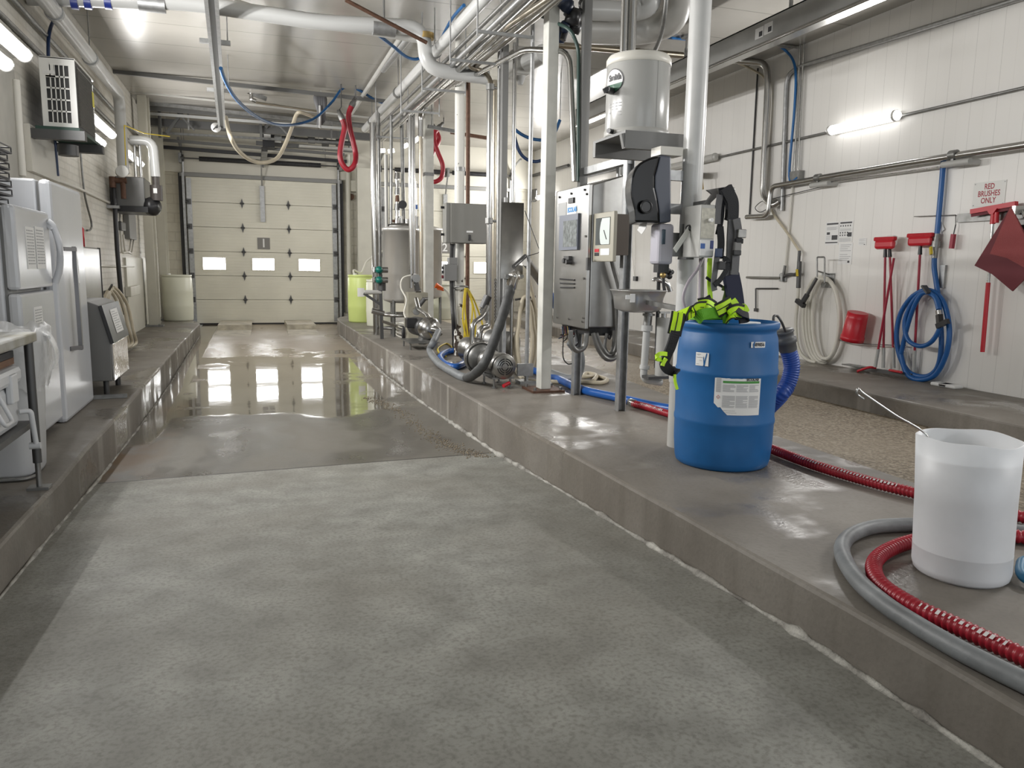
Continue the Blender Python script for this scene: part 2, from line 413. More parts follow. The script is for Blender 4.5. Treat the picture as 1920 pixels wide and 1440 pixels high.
def copytree(root, delta, label=None, group=None):
    r = root.copy(); COL.objects.link(r); r.location = root.location+Vector(delta)
    if label: r['label'] = label
    if group: r['group'] = group
    for ch in list(root.children):
        c = ch.copy(); COL.objects.link(c); c.parent = r
        for g in list(ch.children):
            d = g.copy(); COL.objects.link(d); d.parent = c
    return r
def pipe(name, label, pts, r, m, cat='pipe', elbow=.1, seg=14, group=None):
    return tag(MB().tube(fillet(pts, elbow), r, seg).build(name, m), label, cat, group)
# ---------------------------------------------------------------- the setting
WL, WR, ZC, YB, PZT, BZ, RZ, FZ = -1.95, 6.75, 4.27, 18.8, .27, .22, .27, .09
def lerp(T, y):
    if y <= T[0][0]: return T[0][1]
    for (a, p), (b, q) in zip(T, T[1:]):
        if y <= b: return p+(q-p)*(y-a)/(b-a)
    return T[-1][1]
LZ = [(-4, .07), (2.2, .07), (3.4, .025), (4.4, .0), (5.6, -.05), (8, -.09), (10.3, -.095), (15, 0.), (19, 0.)]
RXE = [(-4, 1.9), (2, 1.885), (3.4, 1.845), (5.6, 1.765), (8, 1.715), (10.2, 1.665), (15.3, 1.575), (16.4, 1.60)]
def curbx(y): return lerp(RXE, y)
def lanez(x, y): return lerp(LZ, y)
b = MB(); ys = [-4+i*.25 for i in range(92)]; xs = [-1.15+i*.155 for i in range(26)]
vs = []; fs = []
for y in ys:
    for x in xs: vs.append(V(x, min(y, 18.78), lanez(x, y)))
for i in range(len(ys)-1):
    for j in range(len(xs)-1):
        a = i*len(xs)+j; fs.append([a, a+1, a+len(xs)+1, a+len(xs)])
struct(b.add(vs, fs, True).build('floor', M_LANE))
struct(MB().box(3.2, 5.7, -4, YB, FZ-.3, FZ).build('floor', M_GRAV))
def slab(name, poly, z0, z1, m, bev=.018):
    o = MB().prism([V(x, y, z0) for x, y in poly], (0, 0, z1-z0)).build(name, m, bev=bev); return struct(o)
edge = [(curbx(y)+random.uniform(-.006, .006), y) for y in [-4, -2, 0, 1, 1.6, 2, 2.5, 3, 3.5, 4, 4.5, 5, 5.6, 6.2, 7, 8, 9, 10.2, 11.5, 13, 15.3, 16.2]]
far = [(1.63, 16.7), (1.72, 17.05), (1.9, 17.4), (1.98, 18.7), (2.8, 18.7), (2.86, 17.6), (3.7, 17), (3.7, 8.2), (3.42, 4.4), (3.38, 2), (3.38, -4)]
slab('trim_platform', edge+far, -.3, PZT, M_STEP)
le = [(-1.04+random.uniform(-.012, .012), y) for y in [-4, 0, 2, 3, 4, 4.6, 5.4, 6, 7, 8, 9, 10, 12, 14, 16]]
slab('trim_left_ledge', le+[(-1.08, 16.5), (-1.42, 17.5), (-1.42, YB), (WL, YB), (WL, -4)], -.3, BZ, M_STEP)
slab('trim_right_ledge', [(5.5, -4), (5.5, 17.5), (6.0, 18.2), (6.2, YB), (WR, YB), (WR, -4)], -.3, RZ, M_STEP)
struct(MB().box(WL-.2, WL, -4, YB, -.3, ZC).build('wall_left', M_BRICK))
struct(MB().box(WR, WR+.2, -4, YB, -.3, ZC).build('wall_right', M_PANEL))
struct(MB().box(WL-.2, WR+.2, YB, YB+.2, -.3, ZC).build('wall_back', M_BLOCK))
struct(MB().box(WL-.2, WR+.2, -4, YB+.2, ZC, ZC+.2).build('ceiling', M_CEIL))
# mortar crust along the foot of the step, and the loose grit beside it
CRUST = mat('mortar_crust', (.42, .41, .375), .85, nz=(9, .5, (.13, .12, .105)), bump=(60, .8))
b = MB(); P = []; y = 1.3
while y < 15.6:
    P.append(V(curbx(y)-.012, y, lanez(0, y)+.004)); y += .07
n = len(P); rr = [(.006 if p.y < 5 else .011)+abs(random.gauss(0, .009)) for p in P]
struct(b.tube(P, lambda t: rr[min(int(t*(n-1)+.5), n-1)], 6).build('trim_crust', CRUST))
b = MB(); P = [V(-1.035, y*.1, lanez(0, y*.1)+.002) for y in range(12, 160)]; r2 = [.006+abs(random.gauss(0, .005)) for _ in P]
struct(b.tube(P, lambda t: r2[int(t*147)], 5).build('trim_crust', CRUST))
b = MB(); A = [PZ(690, 742, -.07), PZ(745, 765, -.06), PZ(800, 810, -.055), PZ(850, 838, -.05), PZ(905, 858, -.05)]
path = spline(A, 60)
for i in range(900):
    c = random.choice(path)+V(random.gauss(0, .05), random.gauss(0, .03), 0)
    if c.x > curbx(c.y)-.02: c.x = curbx(c.y)-.05
    s = random.uniform(.003, .009); z = lanez(0, c.y)+s*.4
    q = [V(c.x+s*random.uniform(.6, 1.2)*a, c.y+s*random.uniform(.6, 1.2)*d, z+s*.7*e) for a, d, e in ((1, 0, 0), (0, 1, 0), (-1, 0, 0), (0, -1, 0), (0, 0, 1), (0, 0, -1))]
    b.add(q, [[0, 1, 4], [1, 2, 4], [2, 3, 4], [3, 0, 4], [1, 0, 5], [2, 1, 5], [3, 2, 5], [0, 3, 5]])
o = b.build('loose_gravel', mat('pebbles', (.30, .25, .18), .8, nz=(90, .6))); o['kind'] = 'stuff'; tag(o, 'trail of loose tan grit on the dark wet slab beside the step', 'gravel')
# wheel ramps in front of the first truck door
for k, (x0, x1, lab) in enumerate(((PZ(402, 632, 0).x, PZ(472, 630, 0).x, 'left of the two worn concrete wheel ramps at the truck door numbered one'), (PZ(545, 632, 0).x, PZ(604, 631, 0).x, 'right of the two worn concrete wheel ramps at the truck door numbered one'))):
    xa, xb = (x0, x1)
    o = MB().prism([V(xa, 18.62, -.01), V(xa, 18.62, .10), V(xa, 17.0, .12), V(xa, 16.9, .02), V(xa-.03, 15.7, .0), V(xa-.03, 15.7, -.01)], (xb-xa, 0, 0)).build('wheel_ramp', mat('ramp_concrete', (.42, .38, .30), .6, nz=(6, .35)), bev=.01)
    tag(o, lab, 'ramp', 'wheel ramps')
DY = 18.7
DOORP = mat('door_panel', (.80, .775, .665), .42, nz=(1.2, .08))
def ribdoor(x0, x1, z0, z1):
    b = MB(); n = 8; h = (z1-z0-.008)/n
    prof = []
    for i in range(n):
        za = z0+.004+i*h; prof += [(DY, za), (DY, za+h*.86), (DY+.002, za+h*.9), (DY+.002, za+h*.97)]
    prof.append((DY, z1-.004))
    vs = []; fs = []
    for y, z in prof: vs += [V(x0, y, z), V(x1, y, z)]
    for i in range(len(prof)-1): fs.append([2*i, 2*i+1, 2*i+3, 2*i+2])
    b.add(vs, fs); b.box(x0, x1, DY+.006, DY+.05, z0+.004, z1-.004); return b
def plate(x, y, z, wd, ht, th=.004):          # facing -Y
    return MB().box(x-wd/2, x+wd/2, y-th, y, z-ht/2, z+ht/2)
def truckdoor(nm, x0, x1, num):
    t = thing(nm, 'cream sectional overhead truck door numbered %s, three small lit windows' % ('one' if num == '1' else 'two'), 'door', ((x0+x1)/2, DY, 0)); struct(t)
    zt = 3.22; n = 6; H = zt/n
    for i in range(n): ribdoor(x0, x1, .03+i*H, .03+(i+1)*H).build('door_section', DOORP, t)
    MB().box(x0, x1, DY-.005, DY+.05, -.0, .035).build('bottom_seal', RUBBER, t)
    W = x1-x0; wz = .03+H*2.5
    for fx in (.16, .485, .80):
        cx = x0+W*fx; f = MB(); a = .235*W/3.25; hh = .13
        f.box(cx-a-.02, cx+a+.02, DY-.012, DY, wz+hh, wz+hh+.02).box(cx-a-.02, cx+a+.02, DY-.012, DY, wz-hh-.02, wz-hh)
        f.box(cx-a-.02, cx-a, DY-.012, DY, wz-hh, wz+hh).box(cx+a, cx+a+.02, DY-.012, DY, wz-hh, wz+hh)
        fr = f.build('window_frame', DOORP, t); MB().box(cx-a, cx+a, DY-.008, DY-.004, wz-hh, wz+hh).build('pane', GLASSW, fr)
    for i in range(1, n):
        z = .03+i*H
        for fx in (.355, .665):
            h = MB(); cx = x0+W*fx
            h.prism([V(cx, DY-.006, z+.11), V(cx-.035, DY-.006, z), V(cx, DY-.006, z-.11), V(cx+.035, DY-.006, z)], (0, -.012, 0)); h.cyl((cx-.045, DY-.02, z), (cx+.045, DY-.02, z), .016, seg=8)
            h.build('hinge', DARKMET, t)
        for xx in (x0+.045, x1-.045):
            h = MB().box(xx-.045, xx+.045, DY-.02, DY-.002, z-.06, z+.06); h.cyl((xx-.09 if xx < (x0+x1)/2 else xx+.09, DY-.03, z), (xx, DY-.03, z), .02, seg=8); h.build('hinge', DARKMET, t)
    for xx, sg in ((x0-.05, -1), (x1+.05, 1)):
        r = MB().bar((xx, DY-.03, .05), (xx, DY-.03, zt+.1), .05, .07, (0, 1, 0))
        P = fillet([(xx, DY-.03, zt+.1), (xx, DY-.03, zt+.55), (xx, DY-.8, zt+.72)], .4)
        r.tube(P, .03, 6); r.build('track', GALV, t)
        MB().box(min(xx+.04*sg, xx+.1*sg), max(xx+.04*sg, xx+.1*sg), DY-.02, DY+.09, 0, zt+.1).build('side_seal', RUBBER, t)
    for xx in (x0+.055, x1-.055): MB().box(xx-.05, xx+.05, DY-.008, DY, .05, zt).build('end_stile', GALV, t)
    p = plate((x0+x1)/2+(-.03), DY-.004, .03+H*3+.2, .27, .26).build('number_plate', mat('plate_grey', (.23, .22, .205), .5), t)
    c = (x0+x1)/2-.03
    MB().text(num, .27, lambda x, y: V(c+x, DY-.0105, .03+H*3+.2+y), .004).build('numeral', PAPER, p)
    l = MB().box(c-.05, c+.05, DY-.05, DY-.01, zt-.9, zt-.1); l.bar((c, DY-.06, zt-.1), (c, DY-.35, zt+.45), .03, .03); l.build('operator_arm', GALV, t)
    MB().box(x0-.12, x1+.12, DY-.05, DY+.09, zt+.03, zt+.11).build('header_seal', mat('header', (.28, .28, .27), .5), t)
    return t
DX0, DX1 = -1.37, 1.86
truckdoor('door_1', DX0, DX1, '1'); truckdoor('door_2', 2.9, 6.05, '2')
for nm, a, c, w1, w2 in (('the first truck door', DX0, DX1, 'wound', 'one'), ('the second truck door', 2.9, 6.05, 'wound', 'two')):
    z = 3.62; m = (a+c)/2
    t = thing('torsion_spring_shaft', 'black coiled torsion springs on a shaft above '+nm, 'spring', (m, DY-.15, z))
    MB().cyl((a-.1, DY-.15, z), (c+.1, DY-.15, z), .014, seg=8).build('shaft', DARKMET, t)
    for xa, xb in ((a+.3, m-.12), (m+.12, c-.35)):
        L = xb-xa
        MB().tube([V(xa+L*i/160, DY-.15, z) for i in range(161)], lambda q: .05+.010*math.sin(q*160*2.1), 12).build('spring', RUBBER, t)
    for xx in (a-.08, m, c+.08): MB().box(xx-.03, xx+.03, DY-.22, DY+.09, z-.1, z+.1).build('bracket', DULL, t)
    for xx in (a-.04, c+.04): MB().cyl((xx-.03, DY-.15, z), (xx+.03, DY-.15, z), .075, seg=16).build('cable_drum', DARKMET, t)
struct(MB().box(WL, WR, DY-.0, YB, 3.34, ZC).build('trim_header', mat('header_panel', (.70, .675, .59), .4)))
# ---------------------------------------------------------------- along the left ledge
def part(mb, name, m, t, label=None, bev=0):
    o = mb.build(name, m, t, bev)
    if label: o['label'] = label
    return o
def sheet_x(x, y0, y1, z0, z1, th=.003): return MB().box(x, x+th, y0, y1, z0, z1)
def printed(t, name, x, y0, y1, z0, z1, rows, seed, sg=1, sub=True):
    """paper with rows of print on a wall facing +-X"""
    p = part(MB().box(min(x, x+.003*sg), max(x, x+.003*sg), y0, y1, z0, z1), name, PAPER, t)
    r = random.Random(seed); b = MB(); h = (z1-z0)/(rows+2)
    for i in range(rows):
        z = z1-h*(i+1.2); yy = y0+(y1-y0)*.1
        while yy < y1-(y1-y0)*.15:
            L = (y1-y0)*r.uniform(.08, .3); e = min(yy+L, y1-(y1-y0)*.1)
            b.box(min(x+.003*sg, x+.004*sg), max(x+.003*sg, x+.004*sg), yy, e, z-h*.22, z+h*.22); yy = e+(y1-y0)*.05
    part(b, 'print', GINK, p); return p
# refrigerator
t = thing('refrigerator', 'white two-door refrigerator with papers taped to its doors, nearest the camera on the left', 'refrigerator', (-1.65, 5.8, BZ))
part(MB().box(-1.93, -1.42, 5.32, 6.12, BZ+.04, 1.72, .015), 'body', WHITE, t)
part(MB().box(-1.42, -1.405, 5.34, 6.10, BZ+.06, 1.70), 'gasket', GREYPAINT, t)
d1 = part(MB().box(-1.405, -1.335, 5.32, 6.14, 1.215, 1.72, .02), 'freezer_door', WHITE, t)
d2 = part(MB().box(-1.405, -1.335, 5.32, 6.14, BZ+.06, 1.195, .02), 'fridge_door', WHITE, t)
h = MB(); h.tube(spline([(-1.335, 6.09, 1.66), (-1.30, 6.10, 1.62), (-1.275, 6.11, 1.5), (-1.285, 6.12, 1.35), (-1.32, 6.12, 1.24)], 6), .022, 8); h.bar((-1.335, 6.1, 1.62), (-1.30, 6.1, 1.64), .04, .05); part(h, 'handle', WHITE, d1)
printed(d1, 'paper_sheet', -1.335, 5.52, 5.72, 1.34, 1.60, 12, 1); printed(d1, 'paper_sheet', -1.334, 5.74, 5.96, 1.34, 1.61, 12, 2)
printed(d2, 'paper_sheet', -1.335, 5.58, 5.78, .82, 1.10, 14, 3)
# tall freezer
t = thing('upright_freezer', 'tall white upright freezer with a long steel bar handle beside the refrigerator', 'freezer', (-1.65, 6.8, BZ))
part(MB().box(-1.93, -1.43, 6.26, 7.24, BZ+.03, 1.955, .015), 'body', WHITE, t)
part(MB().box(-1.43, -1.415, 6.28, 7.22, BZ+.05, 1.94), 'gasket', GREYPAINT, t)
d = part(MB().box(-1.415, -1.335, 6.25, 7.26, BZ+.0, 1.955, .03), 'door', WHITE, t)
h = MB(); h.bar((-1.285, 6.62, .72), (-1.285, 6.62, 1.50), .035, .028, (1, 0, 0)); h.bar((-1.34, 6.5, .74), (-1.28, 6.62, .74), .03, .03); h.bar((-1.34, 6.5, 1.48), (-1.28, 6.62, 1.48), .03, .03); part(h, 'handle', mat('handle_steel', (.25, .25, .26), .35, .8), d); printed(d, 'paper_sheet', -1.335, 6.78, 6.98, 1.22, 1.42, 9, 4)
# wire racks on the refrigerator
RK = mat('black_wire', (.02, .02, .022), .5)
for i in range(7):
    z = 1.735+i*.052; dx = random.uniform(-.03, .03); dy = random.uniform(-.05, .05); b = MB(); x0, x1, y0, y1 = -1.92+dx, -1.42+dx, 5.0+dy, 5.62+dy
    if i == 0: z = 1.728
    b.tube([V(x0, y0, z), V(x1, y0, z), V(x1, y1, z), V(x0, y1, z)], .006, 5, closed=True); b.tube([V(x0, y0, z+.034), V(x1, y0, z+.034), V(x1, y1, z+.034), V(x0, y1, z+.034)], .005, 5, closed=True)
    for k in range(11): yy = y0+(y1-y0)*k/10; b.bar((x0, yy, z), (x1, yy, z), .006, .006)
    for k in range(4): xx = x0+(x1-x0)*k/3; b.bar((xx, y0, z), (xx, y1, z), .006, .006)
    for a, c in ((x0, y0), (x1, y0), (x1, y1), (x0, y1), (x1, (y0+y1)/2)): b.bar((a, c, z), (a, c, z+.034), .006, .006)
    tag(b.build('wire_rack', RK), ['black wire rack lowest of the stack on the white refrigerator', 'black wire rack next above the lowest of the stack on the refrigerator', 'black wire rack third from the bottom of the stack on the refrigerator', 'black wire rack at the middle of the stack on the refrigerator', 'black wire rack third from the top of the stack on the refrigerator', 'black wire rack just under the top one of the stack on the refrigerator', 'black wire rack topmost of the stack on the white refrigerator'][i], 'rack', 'black wire racks on the refrigerator')
# work table
t = thing('work_table', 'stainless work table with a lower shelf at the left edge of the picture', 'table', (-1.5, 3.6, BZ))
part(MB().box(-1.90, -1.07, 2.5, 4.5, .985, 1.035, .008), 'table_top', mat('worn_steel', (.42, .43, .43), .38, .7, nz=(9, .35, (.30, .28, .22))), t)
part(MB().box(-1.88, -1.10, 2.55, 4.44, .555, .585), 'shelf', mat('dark_shelf', (.11, .11, .11), .5, .4), t)
for x, y in ((-1.1, 4.45), (-1.86, 4.45), (-1.1, 2.56), (-1.86, 2.56)):
    l = part(MB().cyl((x, y, .36), (x, y, .985), .021, seg=10), 'leg', DARKMET, t)
    part(MB().cyl((x, y, BZ+.012), (x, y, .37), .014, seg=8).box(x-.05, x+.05, y-.04, y+.04, BZ, BZ+.014), 'foot', DULL, l)
t = thing('cooler_box', 'white insulated cooler with a tubular drop handle on the shelf of the steel table', 'cooler', (-1.4, 3.75, .585))
part(MB().box(-1.80, -1.13, 3.05, 4.33, .585, .80, .03), 'body', BIN, t); part(MB().box(-1.82, -1.11, 3.03, 4.35, .80, .885, .025), 'lid', BIN, t)
for y in (3.35, 4.18): part(MB().box(-1.13, -1.10, y-.05, y+.05, .72, .86, .008), 'latch', BIN, t)
part(MB().tube(fillet([(-1.13, 3.90, .78), (-1.08, 3.90, .66), (-1.08, 4.02, .66), (-1.13, 4.02, .78)], .03), .010, 8), 'handle', BIN, t)
part(MB().tube(fillet([(-1.12, 4.28, .66), (-1.075, 4.30, .66), (-1.07, 4.33, .48)], .02), .013, 8).cyl((-1.10, 4.33, .475), (-1.05, 4.33, .475), .017, seg=10), 'drop_handle', BIN, t)
for i, (c, lab) in enumerate(((mat('tray_brown', (.16, .075, .035), .45), 'brown shallow tray on top of the white cooler'), (RUBBER, 'black shallow tray lying over the brown tray on the cooler'))):
    z = .886+i*.034; b = MB().box(-1.74, -1.15, 3.2, 4.38, z, z+.008).box(-1.74, -1.70, 3.2, 4.38, z+.008, z+.032).box(-1.19, -1.15, 3.2, 4.38, z+.008, z+.032).box(-1.70, -1.19, 3.2, 3.24, z+.008, z+.032).box(-1.70, -1.19, 4.34, 4.38, z+.008, z+.032)
    tag(b.build('tray', c), lab, 'tray', 'trays on the cooler')
# bins
def rectbin(name, lab, cx, cy, wx, wy, h, bag):
    t = thing(name, lab, 'bin', (cx, cy, BZ)); b = MB(); prof = [(0, .80), (.02, .84), (h*.5, .92), (h-.06, .98), (h-.05, 1.06), (h, 1.08), (h, 1.0), (h-.3, .9)]; n = 24; vs = []; fs = []
    for z, s in prof:
        for k in range(n):
            a = 2*PI*k/n; ca, sa = math.cos(a), math.sin(a); q = (abs(ca)**4+abs(sa)**4)**-.25; vs.append(V(cx+wx/2*s*ca*q, cy+wy/2*s*sa*q, BZ+z))
    for i in range(len(prof)-1):
        for k in range(n): fs.append([i*n+k, i*n+(k+1) % n, i*n+n+(k+1) % n, i*n+n+k])
    fs.append(list(range(n))[::-1]); b.add(vs, fs, True); part(b, 'body', BIN, t)
    if bag:
        BG = mat('clear_bag', (.86, .87, .88), .25, alpha=.45, bump=(16, .9)); b = MB(); vs = []; fs = []; r = random.Random(3)
        prof = [(h-.30, 1.02), (h-.2, 1.11), (h-.1, 1.12), (h+.02, 1.13), (h+.035, 1.0), (h-.05, .92)]
        for i, (z, s) in enumerate(prof):
            for k in range(n*2):
                a = PI*k/n; ca, sa = math.cos(a), math.sin(a); q = (abs(ca)**4+abs(sa)**4)**-.25; ss = s+r.uniform(-.03, .03); vs.append(V(cx+wx/2*ss*ca*q, cy+wy/2*ss*sa*q, BZ+z+r.uniform(-.025, .02)))
        n2 = 2*n
        for i in range(len(prof)-1):
            for k in range(n2): fs.append([i*n2+k, i*n2+(k+1) % n2, i*n2+n2+(k+1) % n2, i*n2+n2+k])
        b.add(vs, fs, True); part(b, 'plastic_liner', BG, t, 'crumpled clear plastic liner')
        c = part(MB().ribbon(spline([(cx+wx*.53, cy-.04, BZ+h), (cx+wx*.60, cy, BZ+h-.02), (cx+wx*.66, cy+.02, BZ+h-.12), (cx+wx*.62, cy+.03, BZ+h-.2)], 5), .09, (0, 1, 0), .006), 'liner_flap', BG, t)
    return t
rectbin('waste_bin', 'white waste bin with a clear plastic liner over its rim between table and refrigerator', -1.36, 4.86, .44, .42, .78, True)
# steel cabinet and slope-lidded unit
t = thing('steel_cabinet', 'tall plain stainless cabinet on the wall beyond the freezer', 'cabinet', (-1.7, 8.75, BZ))
part(MB().box(-1.94, -1.56, 8.3, 9.12, BZ, 1.53, .01), 'body', DULL, t); part(MB().box(-1.56, -1.535, 8.31, 9.11, .5, 1.52, .006), 'door', mat('dim_steel', (.26, .255, .245), .3, 1, nz=(3, .2)), t); part(MB().box(-1.558, -1.53, 9.11, 9.14, .5, 1.53), 'edge_gasket', RUBBER, t)
t = thing('slope_lid_bin', 'grey floor unit with a sloping black lid, label and polished steel front', 'storage bin', (-1.4, 7.85, BZ))
y0, y1 = 7.4, 8.22
part(MB().prism([V(-1.62, y0, .36), V(-1.21, y0, .36), V(-1.205, y0, .685), V(-1.285, y0, 1.02), V(-1.36, y0, 1.05), V(-1.62, y0, 1.05)], (0, y1-y0, 0)), 'body', GREYPAINT, t, bev=.008)
part(MB().box(-1.208, -1.192, y0+.01, y1, .36, .685, .004), 'front_panel', mat('crumpled_steel', (.62, .61, .6), .12, 1, bump=(5, 1.0)), t, 'polished steel front')
sl = lambda y, u, o=.02: V(-1.285+.08*u+o*.97, y, 1.02-.335*u+o*.23)
lid = part(MB().prism([sl(y0-.02, .02, .004), sl(y0-.02, 1.0, .004), sl(y0-.02, 1.0, .03), sl(y0-.02, .02, .03)], (0, y1-y0+.04, 0)), 'lid', mat('lid_black', (.03, .031, .034), .4), t, 'black sloping lid')
q = MB(); q.add([sl(y0+.25, .18, .033), sl(y0+.62, .18, .033), sl(y0+.62, .8, .033), sl(y0+.25, .8, .033)], [[0, 3, 2, 1]]); lb = part(q, 'label_sheet', PAPER, lid)
q = MB()
for i in range(9): u = .24+i*.06; q.add([sl(y0+.29, u, .0335), sl(y0+.29+(.28 if i % 3 else .18), u, .0335), sl(y0+.29+(.28 if i % 3 else .18), u+.022, .0335), sl(y0+.29, u+.022, .0335)], [[0, 3, 2, 1]])
part(q, 'print', GINK, lb)
for x in (-1.28, -1.56):
    for y in (y0+.12, y1-.1): part(MB().cyl((x, y, BZ), (x, y, .37), .024, seg=8), 'leg', DARKMET, t)
tag(MB().bar((-1.62, 7.27, BZ+.02), (-1.09, 7.33, BZ+.02), .035, .035).build('steel_bar', DULL), 'loose grey steel bar lying on the ledge in front of the slope-lidded unit', 'bar')
tag(MB().tube(fillet([(-1.9, 4.62, BZ+.012), (-1.2, 4.62, BZ+.012), (-1.16, 4.72, BZ+.012), (-1.2, 4.78, BZ+.012)], .04), .011, 8).build('bent_rod', DULL), 'thin bent steel rod lying on the ledge at the foot of the white bin', 'rod')
t = thing('spray_bottle', 'red squeeze bottle with a white cap on top of the steel cabinet', 'bottle', PX(152, 461, -1.6))
p = PX(152, 461, -1.60); p.z = 1.53; t.location = p
part(MB().lathe(p, [(.0, 0), (.035, 0), (.036, .17), (.015, .20), (.015, .21)], 14), 'body', RED, t); part(MB().lathe(p+V(0, 0, .21), [(.018, 0), (.018, .05), (0, .05)], 12), 'cap', PAPER, t)
# air conditioner on its wall shelf
t = thing('air_conditioner', 'white air conditioner with a slotted end grille on a bracket high on the left wall', 'air conditioner', (-1.66, 8.9, 2.62))
x0, x1, y0, y1, z0, z1 = -1.815, -1.525, 8.4, 9.3, 2.62, 3.24
part(MB().box(x0+.01, x1-.01, y0+.03, y1, z0, z1-.01, .01), 'body', mat('ac_inside', (.06, .06, .06), .6), t)
g = MB(); W = x1-x0; Hh = z1-z0; ncol, nrow = 5, 5
xs = [x0+W*(.16+.13*i) for i in range(6)]; zs = [z0+Hh*(.07+.165*i) for i in range(6)]
bw = W*.015
g.box(x0, xs[0], y0, y0+.012, z0, z1).box(xs[5]+.002, x1, y0, y0+.012, z0, z1).box(xs[0], xs[5]+.002, y0, y0+.012, z0, zs[0]).box(xs[0], xs[5]+.002, y0, y0+.012, zs[5], z1).box(xs[0], xs[2], y0, y0+.012, zs[4]-.01, zs[5])
for i in range(1, 5): g.box(xs[i]-bw, xs[i]+bw, y0, y0+.012, zs[0], zs[5])
for j in range(1, 5): g.box(xs[0], xs[5], y0, y0+.012, zs[j]-.007, zs[j]+.007)
part(g, 'end_grille', mat('ac_white', (.80, .80, .77), .35), t); part(MB().box(xs[0]-.02, xs[1]+.04, y0-.004, y0, zs[4]+.02, zs[4]+.05), 'maker_plate', PAPER, t)
c = MB().box(x1-.012, x1-.004, y0+.12, y1-.05, z0+.04, z1-.04)
for i in range(40): zz = z0+.05+i*(Hh-.1)/40; c.box(x1-.004, x1+.002, y0+.12, y1-.05, zz, zz+.005)
part(c, 'coil', mat('coil_grey', (.14, .135, .12), .5, nz=(60, .4)), t, 'dark finned coil side'); part(MB().box(x0, x1+.004, y0, y1, z1-.012, z1+.006, .004), 'top_cover', mat('ac_white', (.8, .8, .77), .35), t)
part(MB().box(x1, x1+.003, y1-.12, y1-.03, z1-.28, z1-.13), 'warning_sticker', mat('sticker_yellow', (.75, .68, .05), .4), t)
t = thing('wall_bracket', 'steel wall bracket carrying the white air conditioner', 'bracket', (-1.7, 8.9, 2.5))
part(MB().box(-1.90, -1.46, 8.30, 8.40, 2.50, 2.585), 'arm', DARKMET, t); part(MB().box(-1.90, -1.46, 9.2, 9.3, 2.50, 2.585), 'arm', DARKMET, t); part(MB().box(-1.86, -1.5, 8.3, 9.36, 2.585, 2.612), 'shelf_board', mat('green_board', (.02, .06, .045), .5), t); part(MB().box(-1.949, -1.90, 8.28, 9.32, 2.2, 2.62), 'wall_rail', OFFW, t)
part(MB().cyl((-1.68, 8.7, 2.40), (-1.68, 8.7, 2.5), .09, seg=18), 'drip_cup', DARKMET, t)
# lamps
def lamp(name, lab, a, c, r, on, wall, group, hang=False):
    a, c = Vector(a), Vector(c); t = thing(name, lab, 'lamp', (a+c)/2, group); d = (c-a).normalized()
    l = bpy.data.lights.new('lamp_light', 'AREA'); l.shape = 'RECTANGLE'; l.size = (c-a).length; l.size_y = r*1.6; l.energy = 60*(c-a).length; l.color = (1, .985, .965)
    if on: lo_ = bpy.data.objects.new('lamp_light', l); COL.objects.link(lo_); lo_.parent = t; lo_.location = V(-wall*(r+.004), 0, 0); lo_.rotation_euler = (PI/2, 0, -PI/2 if wall < 0 else PI/2)
    part(MB().tube([a-d*.05, a-d*.02, a, c, c+d*.02, c+d*.05], lambda q: r if .05 < q < .95 else r*.6, 16), 'diffuser', TUBE if on else PVCOLD, t)
    for p in (a, c): part(MB().cyl(p-d*.015, p+d*.015, r*1.12, seg=16), 'end_cap', PVCOLD, t)
    part(MB().bar(a+V(wall*(r+.01), 0, 0), c+V(wall*(r+.01), 0, 0), .03, .06), 'mounting_rail', PVCOLD, t)
    for p in (a+d*.25, c-d*.25): part(MB().bar(p+V(wall*(r+.01), 0, .0), p+V(wall*(abs(p.x-(WL if wall < 0 else WR))), 0, .0), .02, .03), 'bracket', GALV, t)
    return t
lamp('tube_lamp', 'lit white tube lamp nearest the camera at the upper left edge', (-1.72, 6.2, 3.04), (-1.72, 7.5, 3.04), .055, True, -1, 'lit tube lamps on the left wall')
lamp('tube_lamp', 'short glowing lamp below the nearest tube lamp at the left edge', (-1.72, 5.9, 2.84), (-1.72, 6.95, 2.84), .05, True, -1, 'lit tube lamps on the left wall')
lamp('tube_lamp', 'lit tube lamp just beyond the white air conditioner, upper of two', (-1.72, 10.1, 3.03), (-1.72, 11.6, 3.03), .05, True, -1, 'lit tube lamps on the left wall')
lamp('tube_lamp', 'lit tube lamp just beyond the white air conditioner, lower of two', (-1.72, 9.7, 2.81), (-1.72, 10.8, 2.81), .05, True, -1, 'lit tube lamps on the left wall')
# pipes along the left wall
t = thing('vent_pipe', 'large white plastic pipe along the top of the left wall, bending down to the heater', 'pipe', (-1.72, 9, 3.7))
part(MB().tube(fillet([(-1.72, 5, 3.74), (-1.72, 12.4, 3.70), (-1.72, 12.4, 2.62)], .2), .075, 16), 'run', PVC, t)
part(MB().cyl((-1.72, 12.2, 2.62), (-1.66, 11.85, 2.60), .078, seg=18), 'capped_tee', PVCOLD, t)
for y in (6.4, 8.7, 10.4):
    c = part(MB().cyl((-1.72, y-.03, 3.735-(y-5)*.0054), (-1.72, y+.03, 3.735-(y-5)*.0054), .085, seg=18), 'coupling', GALV if y > 8 else PVC, t); part(MB().cyl((-1.72, y, 3.8), (-1.72, y, ZC), .007, seg=6), 'hanger_rod', DULL, c)
pipe('wall_conduit', 'thin grey conduit high on the left wall under the large white vent pipe', [(-1.90, 4, 3.62), (-1.90, 18.6, 3.60)], .022, DULL, 'conduit')
pipe('wall_conduit', 'grey conduit along the left brick wall just above the lamps', [(-1.92, 4, 3.40), (-1.92, 18.6, 3.38)], .022, DULL, 'conduit')
